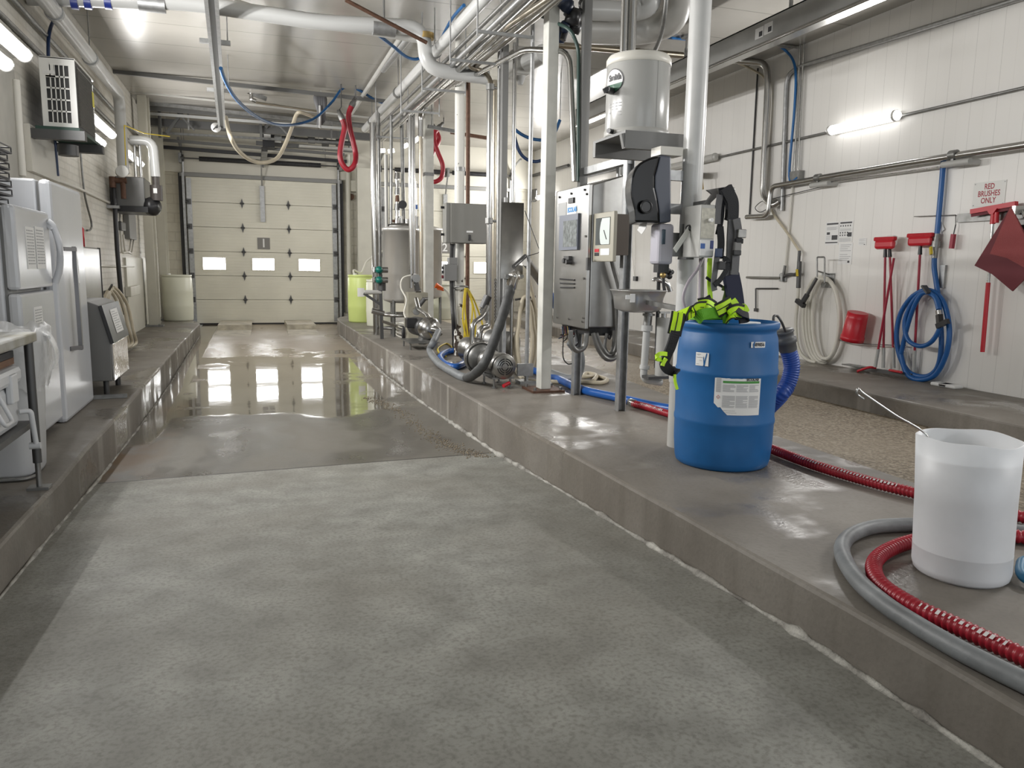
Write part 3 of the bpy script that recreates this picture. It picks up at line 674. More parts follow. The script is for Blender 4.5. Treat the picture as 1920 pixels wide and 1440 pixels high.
pipe('wall_conduit', 'thin pale conduit crossing the left brick wall above the steel cabinet', [PX(95, 333, -1.92), PX(145, 352, -1.92), PX(205, 380, -1.92)], .016, OFFW, 'conduit')
pipe('wall_conduit', 'thin conduit at waist height on the left brick wall beyond the cabinet', [PX(186, 498, -1.93), PX(250, 500, -1.93)], .02, OFFW, 'conduit')
pipe('drain_pipe', 'vertical off-white conduit on the left wall beside the wire racks', [PX(30, 150, -1.9), PX(42, 330, -1.9)], .03, OFFW)
pipe('blue_air_line', 'dark blue air line dropping in a curve behind the air conditioner', [PX(104, 30, -1.85), PX(91, 60, -1.88), PX(90, 105, -1.88), PX(108, 330, -1.9)], .017, NAVY, 'hose', .3)
pipe('wall_cable', 'grey cord looping down the left brick wall above the cabinet', spline([PX(150, 270, -1.92), PX(158, 360, -1.92), PX(171, 415, -1.91), PX(170, 430, -1.91), PX(163, 432, -1.92)], 6), .012, DULL, 'cord', .01)
MB().box(-1.949, -1.935, 7.2, 8.6, 2.0, 3.3)
o = tag(MB().box(-1.949, -1.92, 6.9, 8.0, 1.95, 3.35).build('wall_board', mat('board_grey', (.42, .41, .37), .5, nz=(3, .2))), 'grey board fixed to the brick wall behind the air conditioner', 'board')
# unit heater
t = thing('unit_heater', 'grey unit heater box hung on the left wall under white vent pipes', 'heater', (-1.68, 12.9, 2.12))
part(MB().box(-1.86, -1.48, 12.55, 13.3, 2.18, 2.60, .012), 'body', mat('heater_grey', (.17, .17, .165), .35), t); part(MB().box(-1.90, -1.44, 12.5, 13.34, 2.10, 2.18), 'support_tray', BLACK, t); part(MB().box(-1.949, -1.86, 12.7, 13.2, 2.2, 2.5), 'wall_mount', DARKMET, t)
b = MB().cyl((-1.33, 12.62, 2.28), (-1.33, 12.62, 2.50), .085, seg=16).cyl((-1.33, 12.62, 2.5), (-1.33, 12.62, 2.62), .05, seg=12); part(b, 'motor', mat('motor_brown', (.07, .06, .055), .5), t)
part(MB().lathe((-1.38, 12.62, 2.2), [(.0, -.08), (.13, -.08), (.14, .0), (.1, .06), (0, .08)], 18, (.6, -.5, .1)), 'blower', BLACK, t); part(MB().box(-1.36, -1.31, 12.53, 12.54, 2.38, 2.45), 'rating_plate', PAPER, t)
part(MB().tube(fillet([(-1.64, 12.62, 3.12), (-1.345, 12.62, 3.13), (-1.33, 12.62, 2.62)], .16), .066, 16), 'exhaust_elbow', PVC, t, 'white plastic exhaust elbow')
for x in (-1.60, -1.53): part(MB().cyl((x, 12.7, 2.6), (x, 12.7, 3.10), .022, seg=8), 'riser', STEEL, t)
t = thing('black_pipe', 'black iron pipe rising on the left wall beside the unit heater', 'pipe', (-1.86, 12.4, BZ))
part(MB().tube([PX(230, 590, -1.84), PX(220, 470, -1.85), PX(213, 345, -1.86)], .032, 10), 'run', BLACK, t)
a = PX(211, 338, -1.86); part(MB().cyl(a-V(0, 0, .1), a+V(0, 0, .05), .045, seg=10).cyl(a, a+V(.18, 0, 0), .04, seg=10).cyl(a+V(.13, 0, -.25), a+V(.13, 0, .15), .035, seg=10), 'tee_fitting', COPPER, t); a = PX(214, 388, -1.86); part(MB().box(a.x-.09, a.x+.07, a.y-.04, a.y+.04, a.z-.02, a.z+.02), 'clamp', GALV, t)
pipe('pull_rope', 'thin yellow rope strung from the vent pipe toward the door track', [PY(236, 310, 12.2), PY(233, 235, 12.2), PY(270, 250, 12.6), PY(318, 256, 13)], .008, YEL, 'rope', .005, 6)
# switch gear on the wall
for px0, px1, py0, py1, nm, lab, m in ((222, 231, 415, 433, 'switch_box', 'small dark switch box on the left wall under the heater', DARKMET), (236, 252, 396, 450, 'electrical_box', 'tall grey electrical box on the left wall under the heater', GREYPAINT), (240, 258, 538, 552, 'junction_box', 'cream junction box low on the left wall beyond the black pipe', CREAM)):
    a = PX(px0, py0, -1.9); c = PX(px1, py1, -1.9)
    tag(MB().box(-1.949, -1.86, a.y, c.y, c.z, a.z, .01).build(nm, m), lab, 'box')
for i, pts in enumerate(([(226, 433), (229, 474), (243, 472), (246, 450)], [(231, 440), (234, 470), (247, 476), (251, 450)], [(225, 395), (225, 415)])):
    pipe('wall_conduit', ['looping conduit below the small dark switch box', 'looping conduit joining the tall grey electrical box', 'short conduit dropping from the heater to the switch box'][i], [PX(x, y, -1.91) for x, y in pts], .016, OFFW, 'conduit', .08)
t = thing('utility_door', 'cream flush door with grey frame at the far end of the left wall', 'door', (-1.9, 14.2, BZ))
a = PX(235, 500, -1.93); part(MB().box(-1.949, -1.915, a.y, 16.2, BZ, 1.45), 'leaf', CREAM, t); part(MB().box(-1.949, -1.88, 16.2, 16.3, BZ, 2.1), 'frame', LGREY, t)
for x, y, lab in ((-1.78, 15.4, 'nearer of the two cream steel posts on the left ledge'), (-1.745, 17.05, 'farther cream steel post beside the white barrel on the left ledge')):
    t = thing('steel_post', lab, 'post', (x, y, BZ), 'cream posts'); part(MB().box(x-.075, x+.075, y-.012, y+.0, BZ+.03, ZC).box(x-.10, x+.10, y+.16, y+.172, BZ+.03, ZC).box(x-.01, x+.01, y, y+.16, BZ+.03, ZC), 'shaft', CREAM, t); part(MB().box(x-.16, x+.16, y-.06, y+.22, BZ, BZ+.03), 'base_plate', DULL, t)
def barrel(name, lab, c, R, H, m, group=None):
    t = thing(name, lab, 'barrel', c, group); c = Vector(c)
    part(MB().lathe(c, [(0, 0), (R*.93, 0), (R*.97, .03), (R, H*.3), (R*1.015, H*.33), (R, H*.36), (R, H*.62), (R*1.015, H*.65), (R, H*.68), (R*.97, H*.93), (R*.93, H*.96), (R*.97, H*.965), (R*.97, H), (R*.9, H), (R*.9, H*.965), (0, H*.965)], 32), 'body', m, t)
    part(MB().cyl(c+V(-R*.5, -R*.2, H*.965), c+V(-R*.5, -R*.2, H*1.03), R*.13, seg=12), 'bung', PAPER, t); return t
barrel('plastic_barrel', 'cream plastic barrel in the corner beside the left door post', PZ(335, 601, BZ)+V(0, .05, 0), .29, .92, BARREL)
t = thing('coiled_hose', 'beige hose coiled on the left wall behind the slope-lidded unit', 'hose', (-1.8, 9.6, .6))
b = MB()
for i in range(3): b.tube(spline([PX(205+i*4, 545-i*3, -1.78), PX(222+i*8, 570, -1.7), PX(232+i*9, 612+i*4, -1.62), PX(240+i*7, 645, -1.6), PX(222, 652, -1.66), PX(205, 620, -1.72), PX(196+i*3, 570, -1.76)], 8, True), .022, 8)
part(b, 'coil', BEIGE, t); part(MB().bar(PX(202, 548, -1.8), PX(210, 534, -1.7), .02, .02).bar(PX(202, 548, -1.8), PX(202, 548, -1.949), .03, .05), 'hook', DARKMET, t)
lamp('tube_lamp', 'tube lamp far along the left wall behind the unit heater', (-1.80, 13.6, 3.05), (-1.80, 15.0, 3.05), .05, True, -1, 'lit tube lamps on the left wall')

lamp('tube_lamp', 'added fill lamp on the left wall, out of view past the left edge', (-1.72, 4.3, 3.04), (-1.72, 5.7, 3.04), .055, True, -1, 'lit tube lamps on the left wall')  # unseen lamp, added to brighten the right wall and the near floor
# ---------------------------------------------------------------- the middle platform: posts and cabinets
Z0 = PZT
t = thing('box_post', 'white square steel post on a rusty base plate left of the control cabinet', 'post', (2.515, 6.62, Z0))
part(MB().box(2.465, 2.565, 6.55, 6.68, Z0+.02, ZC, .006), 'shaft', COLW, t); p = part(MB().box(2.36, 2.67, 6.46, 6.78, Z0, Z0+.02), 'base_plate', COPPER, t)
for x in (2.39, 2.64):
    for y in (6.5, 6.74): part(MB().cyl((x, y, Z0+.02), (x, y, Z0+.045), .014, seg=6), 'anchor_bolt', DULL, p)
k = NT('flaking_paint'); fl = k.noise(16, 6); hi = smooth(k, k.z, 1.55, .35)
msk = k.math('GREATER_THAN', k.math('ADD', fl, k.math('MULTIPLY', hi, .27)), .735)
MFL = k.done(k.mix(msk, (.68, .67, .62), (.05, .035, .025)), .45, k.bump(k.math('SUBTRACT', 1., msk), .5, .005))
t = thing('round_post', 'white round post with flaking paint near its foot behind the near pump', 'post', (2.43, 9.45, Z0))
part(MB().cyl((2.43, 9.45, Z0), (2.43, 9.45, ZC), .062, seg=20), 'shaft', MFL, t); part(MB().cyl((2.43, 9.45, 2.55), (2.43, 9.45, 2.6), .068, seg=20), 'collar', DULL, t)
t = thing('square_post', 'pale square post beside the steel tank', 'post', (3.04, 14.1, Z0)); part(MB().box(2.96, 3.12, 14, 14.18, Z0, ZC, .008), 'shaft', COLW, t); part(MB().box(2.955, 3.125, 13.995, 14.185, 3.0, 3.06), 'band', DULL, t)
# big white pipe column
t = thing('pipe_column', 'big white pipe column behind the blue drum', 'column', PZ(1272, 836, Z0))
a = PZ(1273, 836, Z0); top = PY(1303, 0, a.y)
part(MB().cyl(a, (a.x, a.y, ZC), .064, seg=24), 'shaft', mat('pipe_white', (.62, .625, .615), .3, nz=(5, .1)), t)
part(MB().cyl(a, a+V(0, 0, .42), .078, seg=24), 'foot_sleeve', PVCOLD, t); part(MB().cyl((a.x, a.y, .69), (a.x, a.y, .75), .084, seg=24), 'sleeve_rim', PVCOLD, t)
COLX, COLY = a.x, a.y
# control cabinet
t = thing('control_cabinet', 'large stainless control cabinet on strut legs right of the white square post', 'cabinet', (2.7, 6.1, Z0))
x0, x1, y0, y1, z0, z1 = 2.55, 2.86, 5.75, 6.46, .92, 2.06
part(MB().prism([V(x0+.02, y0, z0), V(x1, y0, z0), V(x1, y0, z1+.09), V(x0+.02, y0, z1)], (0, y1-y0, 0)), 'body', BRUSH, t, bev=.01)
d = part(MB().box(x0-.015, x0+.015, y0-.005, y1+.005, z0-.01, z1, .006), 'door', mat('cabinet_door', (.44, .435, .42), .33, 1, nz=(4, .12)), t)
def on(y, z, px=x0-.015): return V(px, y, z)
def DXp(px, py, x=x0-.016): return PX(px, py, x)
def boxpx(px0, py0, px1, py1, x, th):
    a = PX(px0, py0, x); c = PX(px1, py1, x); return MB().box(x-th, x, min(a.y, c.y), max(a.y, c.y), min(a.z, c.z), max(a.z, c.z))
s_ = part(boxpx(1053, 405, 1086, 468, x0-.015, .02), 'display_bezel', mat('bezel', (.17, .185, .225), .35), d, 'blue-grey display bezel')
part(boxpx(1057, 415, 1082, 463, x0-.0355, .003), 'screen', mat('lcd', (.26, .28, .28), .12, nz=(30, .45)), s_) if False else None
part(boxpx(1057, 415, 1081, 462, x0-.035, .003), 'screen', mat('lcd', (.26, .28, .28), .12, nz=(30, .45)), t, 'grey display screen')
part(boxpx(1064, 388, 1081, 400, x0-.015, .002), 'maker_plate', PAPER, t); a = PX(1072.5, 393.5, x0-.018)
part(MB().text('ECOLAB', .052, lambda x, y: V(x0-.0185, a.y-x, a.z+y), .003), 'lettering', mat('logo_blue', (.0, .22, .55), .4), t, 'blue lettering')
part(boxpx(1047, 382, 1062, 405, x0-.015, .003), 'plastic_sleeve', mat('clear_sleeve', (.85, .86, .86), .15, alpha=.5), t); part(boxpx(1068, 372, 1077, 380, x0-.015, .012), 'meter', BLACK, t)
for px, py in ((1050, 370), (1072, 363), (1097, 356), (1101, 364), (1099, 443), (1096, 522), (1046, 595), (1068, 598), (1095, 596), (1093, 603)):
    c = PX(px, py, x0-.015); part(MB().cyl(c, c-V(.012, 0, 0), .009, seg=8), 'screw', DARKMET if py < 400 else STEEL, t)
c = PX(1068, 487, x0-.015); part(MB().box(c.x-.03, c.x, c.y-.05, c.y+.06, c.z+.0, c.z+.03).cyl(c+V(0, .03, -.01), c+V(-.05, .03, -.01), .022, seg=10).cyl(c+V(0, -.04, -.02), c+V(-.05, -.04, -.02), .02, seg=10), 'switches', DARKMET, t)
for i in range(3):
    a = PX(1051+i*.5, 523+i*8, x0-.015); c = PX(1078, 525+i*7.2, x0-.015); part(MB().bar(a-V(.004, 0, 0), c-V(.004, 0, 0), .012, .012), 'vent_slot', BLACK, t)
c = PX(1104, 495, x0-.015); part(MB().box(c.x-.025, c.x, c.y-.03, c.y+.0, c.z-.05, c.z+.05), 'latch', DARKMET, t)
for x, y in ((2.715, 6.32), (2.76, 5.51)):
    part(MB().box(x-.035, x-.028, y-.03, y+.03, Z0, 2.25 if y < 6 else z0+.02).box(x+.028, x+.035, y-.03, y+.03, Z0, 2.25 if y < 6 else z0+.02).box(x-.03, x+.03, y+.022, y+.03, Z0, 2.25 if y < 6 else z0+.02), 'leg', GALV, t)
part(MB().box(2.73, 2.79, 5.51, 6.4, 2.2, 2.26), 'top_rail', GALV, t)
part(MB().box(2.6, 2.84, 5.8, 6.4, z0-.07, z0), 'gland_plate', BLACK, t)
t = thing('cable_bundle', 'grey conduits and cables hanging in loops under the stainless control cabinet', 'cables', (2.7, 6, .5))
for i, (pts, r, m) in enumerate(((((1100, 625), (1096, 650), (1082, 657), (1072, 645), (1070, 620)), .022, DULL), (((1112, 625), (1122, 655), (1138, 673), (1156, 668), (1163, 640), (1164, 560), (1150, 500), (1146, 480)), .02, DULL), (((1118, 625), (1128, 650), (1140, 665), (1152, 660), (1157, 630), (1155, 560)), .018, DULL), (((1138, 625), (1134, 650), (1143, 664), (1150, 648), (1151, 620)), .014, GREYPAINT), (((1075, 620), (1070, 640), (1076, 650), (1084, 640), (1080, 618)), .008, BLACK), (((1058, 615), (1056, 640), (1056, 670), (1064, 682), (1072, 682)), .005, BLACK), (((1110, 625), (1118, 648), (1122, 655)), .007, BLACK), (((1140, 570), (1139, 620), (1143, 635), (1148, 620)), .01, BLACK))):
    part(MB().tube(spline([PY(x, y, 5.62+.05*i) for x, y in pts], 7), r, 8), 'conduit', m, t)
for i in range(9):
    a = PY(1054+i*2.5, 612, 6.2); c = PY(1048+i*3.4+random.uniform(-3, 3), 632+random.uniform(-6, 8), 6.15)
    part(MB().tube(spline([a, (a+c)/2+V(.02, 0, -.03), c], 4), .005, 5), 'wire', [NAVY, BLACK, REDD, BLACK, BRASS][i % 5], t)
pipe('leg_sleeve', 'wide grey rubber sleeve curving round the far leg of the control cabinet', spline([PY(1070, 640, 6.9), PY(1086, 665, 6.9), PY(1085, 695, 6.9), PY(1070, 712, 6.9), PZ(1030, 700, .33)], 6), .05, GREYH, 'hose')
# chart recorder
t = thing('chart_recorder', 'beige round-chart recorder with a glass window fixed beside the control cabinet', 'recorder', (2.65, 5.57, 1.45))
x0r, yA, yB, zA, zB = 2.58, 5.37, 5.73, 1.453, 1.83
part(MB().box(x0r+.03, 2.72, yA+.02, yB, zA+.05, zB-.02), 'case', mat('recorder_brown', (.085, .065, .05), .5), t); f = part(MB().box(x0r, x0r+.03, yA, yB+.01, zA, zB, .006), 'door', mat('recorder_beige', (.37, .35, .285), .4), t)
part(MB().box(x0r-.003, x0r, yA+.06, yB-.04, zA+.13, zB-.04), 'window_pane', mat('chart_glass', (.10, .11, .11), .08), f); b = MB(); c = V(x0r-.0035, yA+.11, zA+.2); poly = []
for i in range(24):
    a = 2*PI*i/24; y, z = c.y+.13*math.cos(a), c.z+.02+.16*math.sin(a); poly.append(V(c.x, min(max(y, yA+.062), yB-.042), min(max(z, zA+.132), zB-.045)))
b.prism(poly[::-1], (-.001, 0, 0)); part(b, 'chart_paper', mat('chart', (.62, .68, .66), .5), f); part(MB().bar((x0r-.006, yA+.16, zA+.24), (x0r-.006, yA+.11, zA+.17), .008, .004), 'pen_arm', DARKMET, f)
part(MB().box(x0r-.003, x0r, yB-.11, yB-.03, zA+.075, zA+.1), 'red_readout', RED, f); part(MB().box(x0r-.003, x0r, yB-.11, yB-.03, zA+.045, zA+.07), 'black_readout', BLACK, f); part(MB().box(x0r-.003, x0r, yA+.06, yB-.14, zA+.05, zA+.1), 'label_strip', PAPER, f)
part(MB().box(2.66, 2.74, 5.5, 5.7, 1.6, 1.66), 'mounting_arm', DARKMET, t)
# riser pipes behind the cabinets
pipe('riser_pipe', 'bright stainless pipe arching over from the pipe bank down to the control cabinet', [PX(725, 225, 2.32), PX(985, 92, 2.42), PX(1068, 97, 2.62), PX(1078, 340, 2.66)], .026, STEEL, elbow=.14)
pipe('conduit_riser', 'dark green conduit dropping beside the grey post to the control cabinet', [PX(1015, 30, 2.5), PX(1070, 55, 2.6), PX(1085, 90, 2.68), PX(1084, 340, 2.68)], .016, mat('dark_green', (.03, .06, .05), .4), 'conduit', .2)
a = PZ(1093, 650, .9); p = PY(1092, 340, 6.35); o = tag(MB().box(p.x-.035, p.x+.035, p.y-.03, p.y+.03, 2.06, ZC).build('strut_post', mat('strut_grey', (.22, .22, .215), .4, .6)), 'grey square strut rising from the control cabinet to the ceiling', 'post')
# grey control box on the round post
t = thing('control_box', 'plain grey steel control box with a key latch hung on the round white post', 'control box', (2.43, 9.3, 1.68))
part(MB().box(2.20, 2.715, 9.2, 9.38, 1.675, 2.15, .008), 'body', mat('box_grey', (.20, .197, .18), .42), t); d = part(MB().box(2.155+.1, 2.715, 9.175, 9.2, 1.68, 2.145, .004), 'door', mat('box_grey', (.2, .197, .18), .42), t)
part(MB().box(2.45, 2.53, 9.172, 9.176, 1.805, 1.825), 'name_strip', PAPER, d); part(MB().box(2.475, 2.50, 9.165, 9.176, 1.71, 1.78).cyl((2.487, 9.15, 1.72), (2.487, 9.176, 1.72), .015, seg=10), 'latch', BLACK, d)
for z in (1.78, 2.1): part(MB().cyl((2.16, 9.3, z), (2.2, 9.3, z), .015, seg=8), 'stub', BLACK, t)
t = thing('switch_box', 'small grey push-button box below the grey control box', 'switch box', (2.25, 9.35, 1.3)); a = PY(832, 495, 9.34); c = PY(856, 527, 9.34)
part(MB().box(a.x, c.x, 9.3, 9.42, c.z, a.z, .008), 'body', GREYPAINT, t); part(MB().box(c.x, 2.37, 9.36, 9.40, c.z+.05, c.z+.1), 'bracket', GALV, t)
for z in (.05, .11, .16): part(MB().cyl((a.x-.02, 9.36, c.z+z), (a.x, 9.36, c.z+z), .02, seg=10), 'button', [BLACK, REDD, BLACK][int(z*20) % 3], t)
part(MB().box(a.x+.06, c.x, 9.3, 9.4, a.z, a.z+.08), 'upper_box', GREYPAINT, t)
t = thing('black_cables', 'dark cables strapped together from the switch box to the platform', 'cables', (2.3, 9.3, Z0))
for i in range(3): part(MB().tube(spline([PY(846+i*3, 457, 9.3), PY(845+i*3, 500, 9.34), PY(846+i*3, 560, 9.38), PY(849+i*3, 610, 9.38), PZ(850+i*3, 655, Z0+.012)], 6), .016, 7), 'cable', [DARKMET, RUBBER, GREYPAINT][i], t)
# yellow cords
for i, (pts, lab) in enumerate(((((872, 540), (868, 600), (878, 640), (872, 580), (874, 540)), 'yellow cord in long loops nearest the round white post'), (((874, 540), (886, 575), (880, 640), (886, 660), (892, 600), (880, 545)), 'yellow cord in long loops on the hook right of the round white post'), (((876, 540), (890, 565), (905, 610), (898, 622), (890, 660), (872, 655), (872, 600)), 'yellow cord whose loop trails right toward the pump'))):
    tag(MB().tube(spline([PY(x, y, 9.25+.04*i) for x, y in pts], 10), .011, 7).build('yellow_cord', YEL), lab, 'cord', 'yellow cords by the round post')
pipe('floor_cord', 'yellow cord lying in a ring on the platform at the foot of the round post', spline([PZ(x, y, Z0+.012) for x, y in ((852, 655), (838, 644), (822, 652), (824, 662), (836, 668))], 8), .011, YEL, 'cord')
part_ = tag(MB().torus(PY(864, 540, 9.36), .085, .012, (0, .3, 1)).build('hook_ring', DULL), 'steel ring strapped round the round white post holding the yellow cords', 'ring')
# steel sheet and pole stand
t = thing('splash_sheet', 'curved stainless splash sheet standing upright behind the near pump hose', 'sheet', (2.52, 7.6, 1.2))
b = MB(); P = [V(2.40+.03*i, 7.62-.02*math.sin(PI*i/8), 0) for i in range(9)]; n = len(P)
b.add([p+V(0, 0, 1.28) for p in P]+[p+V(0, 0, 2.05) for p in P]+[p+V(0, .004, 1.28) for p in P]+[p+V(0, .004, 2.05) for p in P], [[i, i+1, n+i+1, n+i] for i in range(n-1)]+[[2*n+i+1, 2*n+i, 3*n+i, 3*n+i+1] for i in range(n-1)]+[[n+i, n+i+1, 3*n+i+1, 3*n+i] for i in range(n-1)], True)
part(b, 'panel', BRUSH, t); part(MB().box(2.44, 2.47, 7.63, 7.67, Z0, 2.1), 'upright', GALV, t)
t = thing('pole_stand', 'grey pole stand rising beside the near pump to the overhead pipes', 'pole', (2.51, 7.08, Z0))
part(MB().cyl((2.51, 7.08, Z0), (2.51, 7.08, 3.66), .02, seg=10), 'pole', GALV, t); part(MB().box(2.40, 2.56, 7.02, 7.06, Z0+.08, Z0+.2).box(2.42, 2.6, 7.0, 7.16, Z0, Z0+.03), 'foot_plate', GALV, t)
p = PY(990, 377, 7.08); part(MB().tube(fillet([(2.51, 7.08, p.z), (2.57, 7.06, p.z), (2.575, 7.06, p.z+.1)], .02), .007, 6), 'hook', STEEL, t)
pipe('sagging_wire', 'thin black wire bent like an arrow between the pole stand and the square post', [PY(984, 395, 7.05), PY(1012, 470, 7.0), PY(1010, 474, 7.0), PY(990, 480, 7.05)], .004, BLACK, 'wire', .01, 5)
# near pump
t = thing('pump', 'near stainless pump with a round slotted fan cover facing the camera', 'pump', (2.35, 7.1, Z0))
A = PY(947, 688, 6.78); B = PY(903, 672, 7.35); ax = (A-B).normalized()
part(MB().lathe(A-ax*.42, [(0, 0), (.10, 0), (.118, .02), (.118, .10), (.112, .11), (.112, .3), (.122, .31), (.122, .40), (.11, .42), (0, .42)], 28, ax), 'motor', BRUSH, t)
b = MB(); _, u, v = frame(ax)
for R in (.035, .055, .075):
    for q in range(4): P = [A+ax*.0015+(u*math.cos(2*PI*(q+.08+.84*i/8)/4)+v*math.sin(2*PI*(q+.08+.84*i/8)/4))*R for i in range(9)]; b.ribbon(P, .009, [(p-A).normalized() for p in P], .003)
part(b, 'fan_slots', BLACK, t)
part(MB().lathe(B-ax*.12, [(0, 0), (.13, 0), (.155, .02), (.155, .09), (.13, .12), (.1, .14), (0, .14)], 28, ax), 'pump_head', DULL, t)
part(MB().torus(B-ax*.02, .158, .012, ax, 28), 'clamp_ring', STEEL, t)
for dx, dy in ((-.09, .05), (.07, .05), (-.1, .35), (.06, .38)):
    c = V(A.x+dx, A.y+dy, Z0); l = part(MB().cyl(c, c+V(0, 0, .14), .010, seg=8).cyl(c, c+V(0, 0, .015), .024, seg=8), 'foot', DULL, t)
part(MB().box(A.x-.12, A.x+.1, A.y+.02, A.y+.42, Z0+.09, Z0+.105), 'base_frame', DULL, t)
part(MB().cyl(V(A.x-.02, A.y-.02, Z0+.03), V(A.x+.05, A.y+.02, Z0+.05), .018, seg=8), 'red_plug', RED, t)
o = PY(884, 668, 7.45); part(MB().tube(fillet([B-ax*.1, B-ax*.2+V(0, 0, .02), PY(885, 640, 7.6), PY(886, 606, 7.6), PY(905, 594, 7.7), PY(914, 575, 7.8)], .07), .026, 12), 'discharge_pipe', STEEL, t)
# steel motor behind it
t = thing('pump', 'second steel pump motor standing just behind the near pump', 'pump', (2.5, 8, Z0)); A2 = PY(968, 645, 7.9); B2 = PY(925, 640, 8.2); ax2 = (A2-B2).normalized()
part(MB().lathe(B2-ax2*.05, [(0, 0), (.13, 0), (.14, .04), (.13, .1), (.13, .34), (.10, .36), (0, .36)], 24, ax2), 'motor', DULL, t); part(MB().lathe(PY(885, 655, 8.2), [(0, -.1), (.13, -.1), (.14, 0), (.13, .1), (0, .1)], 20, ax2), 'pump_head', BRUSH, t)
part(MB().box(A2.x-.35, A2.x+.1, 8.0, 8.25, Z0+.06, Z0+.09), 'base_frame', DULL, t)
for x in (A2.x-.3, A2.x+.05): part(MB().box(x-.03, x+.03, 8.0, 8.25, Z0, Z0+.06), 'foot', DULL, t)
part(MB().cyl((B2.x, B2.y, Z0+.09), (B2.x, B2.y, B2.z), .05, seg=10), 'pedestal', DULL, t)
t = thing('hose_valve', 'black and steel hose coupling with two lever arms hung by the discharge pipe', 'valve', PY(910, 565, 8.0))
part(MB().cyl(PY(915, 555, 8), PY(905, 578, 8), .045, seg=12), 'body', DARKMET, t); part(MB().bar(PY(902, 578, 8), PY(912, 600, 8), .03, .03).bar(PY(900, 585, 7.97), PY(914, 582, 7.97), .02, .03), 'lever', STEEL, t)
# grey suction hose with coupling
t = thing('suction_hose', 'grey suction hose arching from the far pump over the platform up to a steel coupling', 'hose', PZ(880, 708, Z0))
zz = Z0+.042
H1 = [PY(822, 622, 10.1), PY(812, 640, 9.6)+V(0, 0, -.02), PZ(806, 658, zz+.01), PZ(822, 680, zz), PZ(850, 698, zz), PZ(875, 708, zz)]
H2 = [PZ(875, 708, zz), PY(900, 692, 6.85), PY(918, 660, 6.8), PY(938, 605, 6.8), PY(952, 560, 6.85), PY(958, 538, 6.9)]
C1 = spline(H1+H2[1:], 12); kx = 5*12
part(MB().tube(C1[:kx+1], .043, 14), 'plain_length', GREYH, t, 'smooth grey length'); part(MB().tube(C1[kx:], lambda q: .045+.0035*abs(math.sin(q*30))**3, 14), 'wrapped_length', GREYHD, t, 'dark spiral-wrapped length')
a, c = PY(958, 540, 6.9), PY(967, 508, 6.9); dd = (c-a).normalized()
part(MB().lathe(a, [(.046, 0), (.05, .0), (.05, .09), (.06, .1), (.06, .13), (.045, .14), (.03, .17), (0, .18)], 20, dd), 'coupling', mat('bright_steel', (.72, .71, .69), .18, 1), t, 'steel coupling'); part(MB().bar(a+dd*.115-V(.09, 0, 0), a+dd*.115+V(.09, 0, 0), .02, .03), 'cam_arm', DULL, t)
t = thing('hose_end', 'upturned grey hose with a silver end hung behind the pole stand', 'hose', PY(1000, 505, 7.6)); part(MB().cyl(PY(987, 490, 7.4), PY(1013, 525, 7.8), .05, seg=14), 'silver_end', BRUSH, t); part(MB().cyl(PY(1011, 522, 7.8), PY(1044, 575, 8.3), .05, seg=14), 'blue_length', BLUEH, t)
tag(MB().tube([PY(963, 500, 6.9), PY(985, 480, 7.08)], .02, 8).build('cap_chain', DARKMET), 'short dark chain tying the hose coupling to the pole stand', 'chain')
b = MB()
for i in range(26): p = PY(929, 525+i*3.2, 7.5); b.torus(p, .011, .0035, (1, 0, 0) if i % 2 else (0, 1, 0), 8, 4)
tag(b.build('hanging_chain', DARKMET), 'thin chain hanging straight down behind the wrapped grey hose', 'chain')
# blue hose on the platform
bz = Z0+.038
t = thing('blue_hose', 'thick blue hose looping round the round post and running past the control cabinet', 'hose', PZ(1040, 712, Z0))
P1 = [PZ(890, 668, bz), PZ(872, 680, bz), PZ(852, 688, bz), PZ(832, 680, bz), PZ(826, 668, bz), PZ(845, 658, bz), PZ(880, 660, bz), PZ(930, 672, bz), PZ(985, 690, bz), PZ(1040, 708, bz), PZ(1090, 730, bz), PZ(1160, 746, bz), PZ(1240, 764, bz), PZ(1320, 775, bz)]
part(MB().tube(spline(P1, 10), .037, 14), 'length', BLUEH, t)
pipe('beige_floor_hose', 'beige hose lying in flat loops on the floor behind the control cabinet', spline([PZ(965, 690, Z0+.02), PZ(985, 712, Z0+.02), PZ(1040, 716, Z0+.02), PZ(1090, 716, Z0+.02), PZ(1125, 718, Z0+.02), PZ(1138, 712, Z0+.02), PZ(1120, 706, Z0+.02), PZ(1095, 706, Z0+.03), PZ(1100, 700, Z0+.03), PZ(1118, 704, Z0+.03), PZ(1112, 714, Z0+.04)], 8), .021, BEIGE, 'hose')
t = thing('beige_hose_coil', 'beige hose hung in long loops between the pole stand and the square post', 'hose', PY(985, 690, 7.7))
b = MB(); yv = 7.65
for i in range(4):
    cx = 984+i*2.5; rx = 14+i*4.5; P = [PY(cx+rx*math.sin(2*PI*k/24)*(1.0 if math.cos(2*PI*k/24) < .2 else .8), 628-72*math.cos(2*PI*k/24)+i*3, yv+.035*i) for k in range(24)]; b.tube(P, .021, 8, closed=True)
part(b, 'coil', BEIGE, t); part(MB().tube(spline([PY(988, 495, 7.5), PY(993, 530, 7.6), PY(1002, 570, 7.7), PY(1012, 640, 7.75)], 6), .021, 8), 'tail', BEIGE, t); part(MB().bar(PY(966, 562, yv+.06), PY(1004, 556, yv+.06), .02, .02).box(2.44, 2.52, 7.6, 7.72, 1.05, 1.08), 'hook', DARKMET, t)
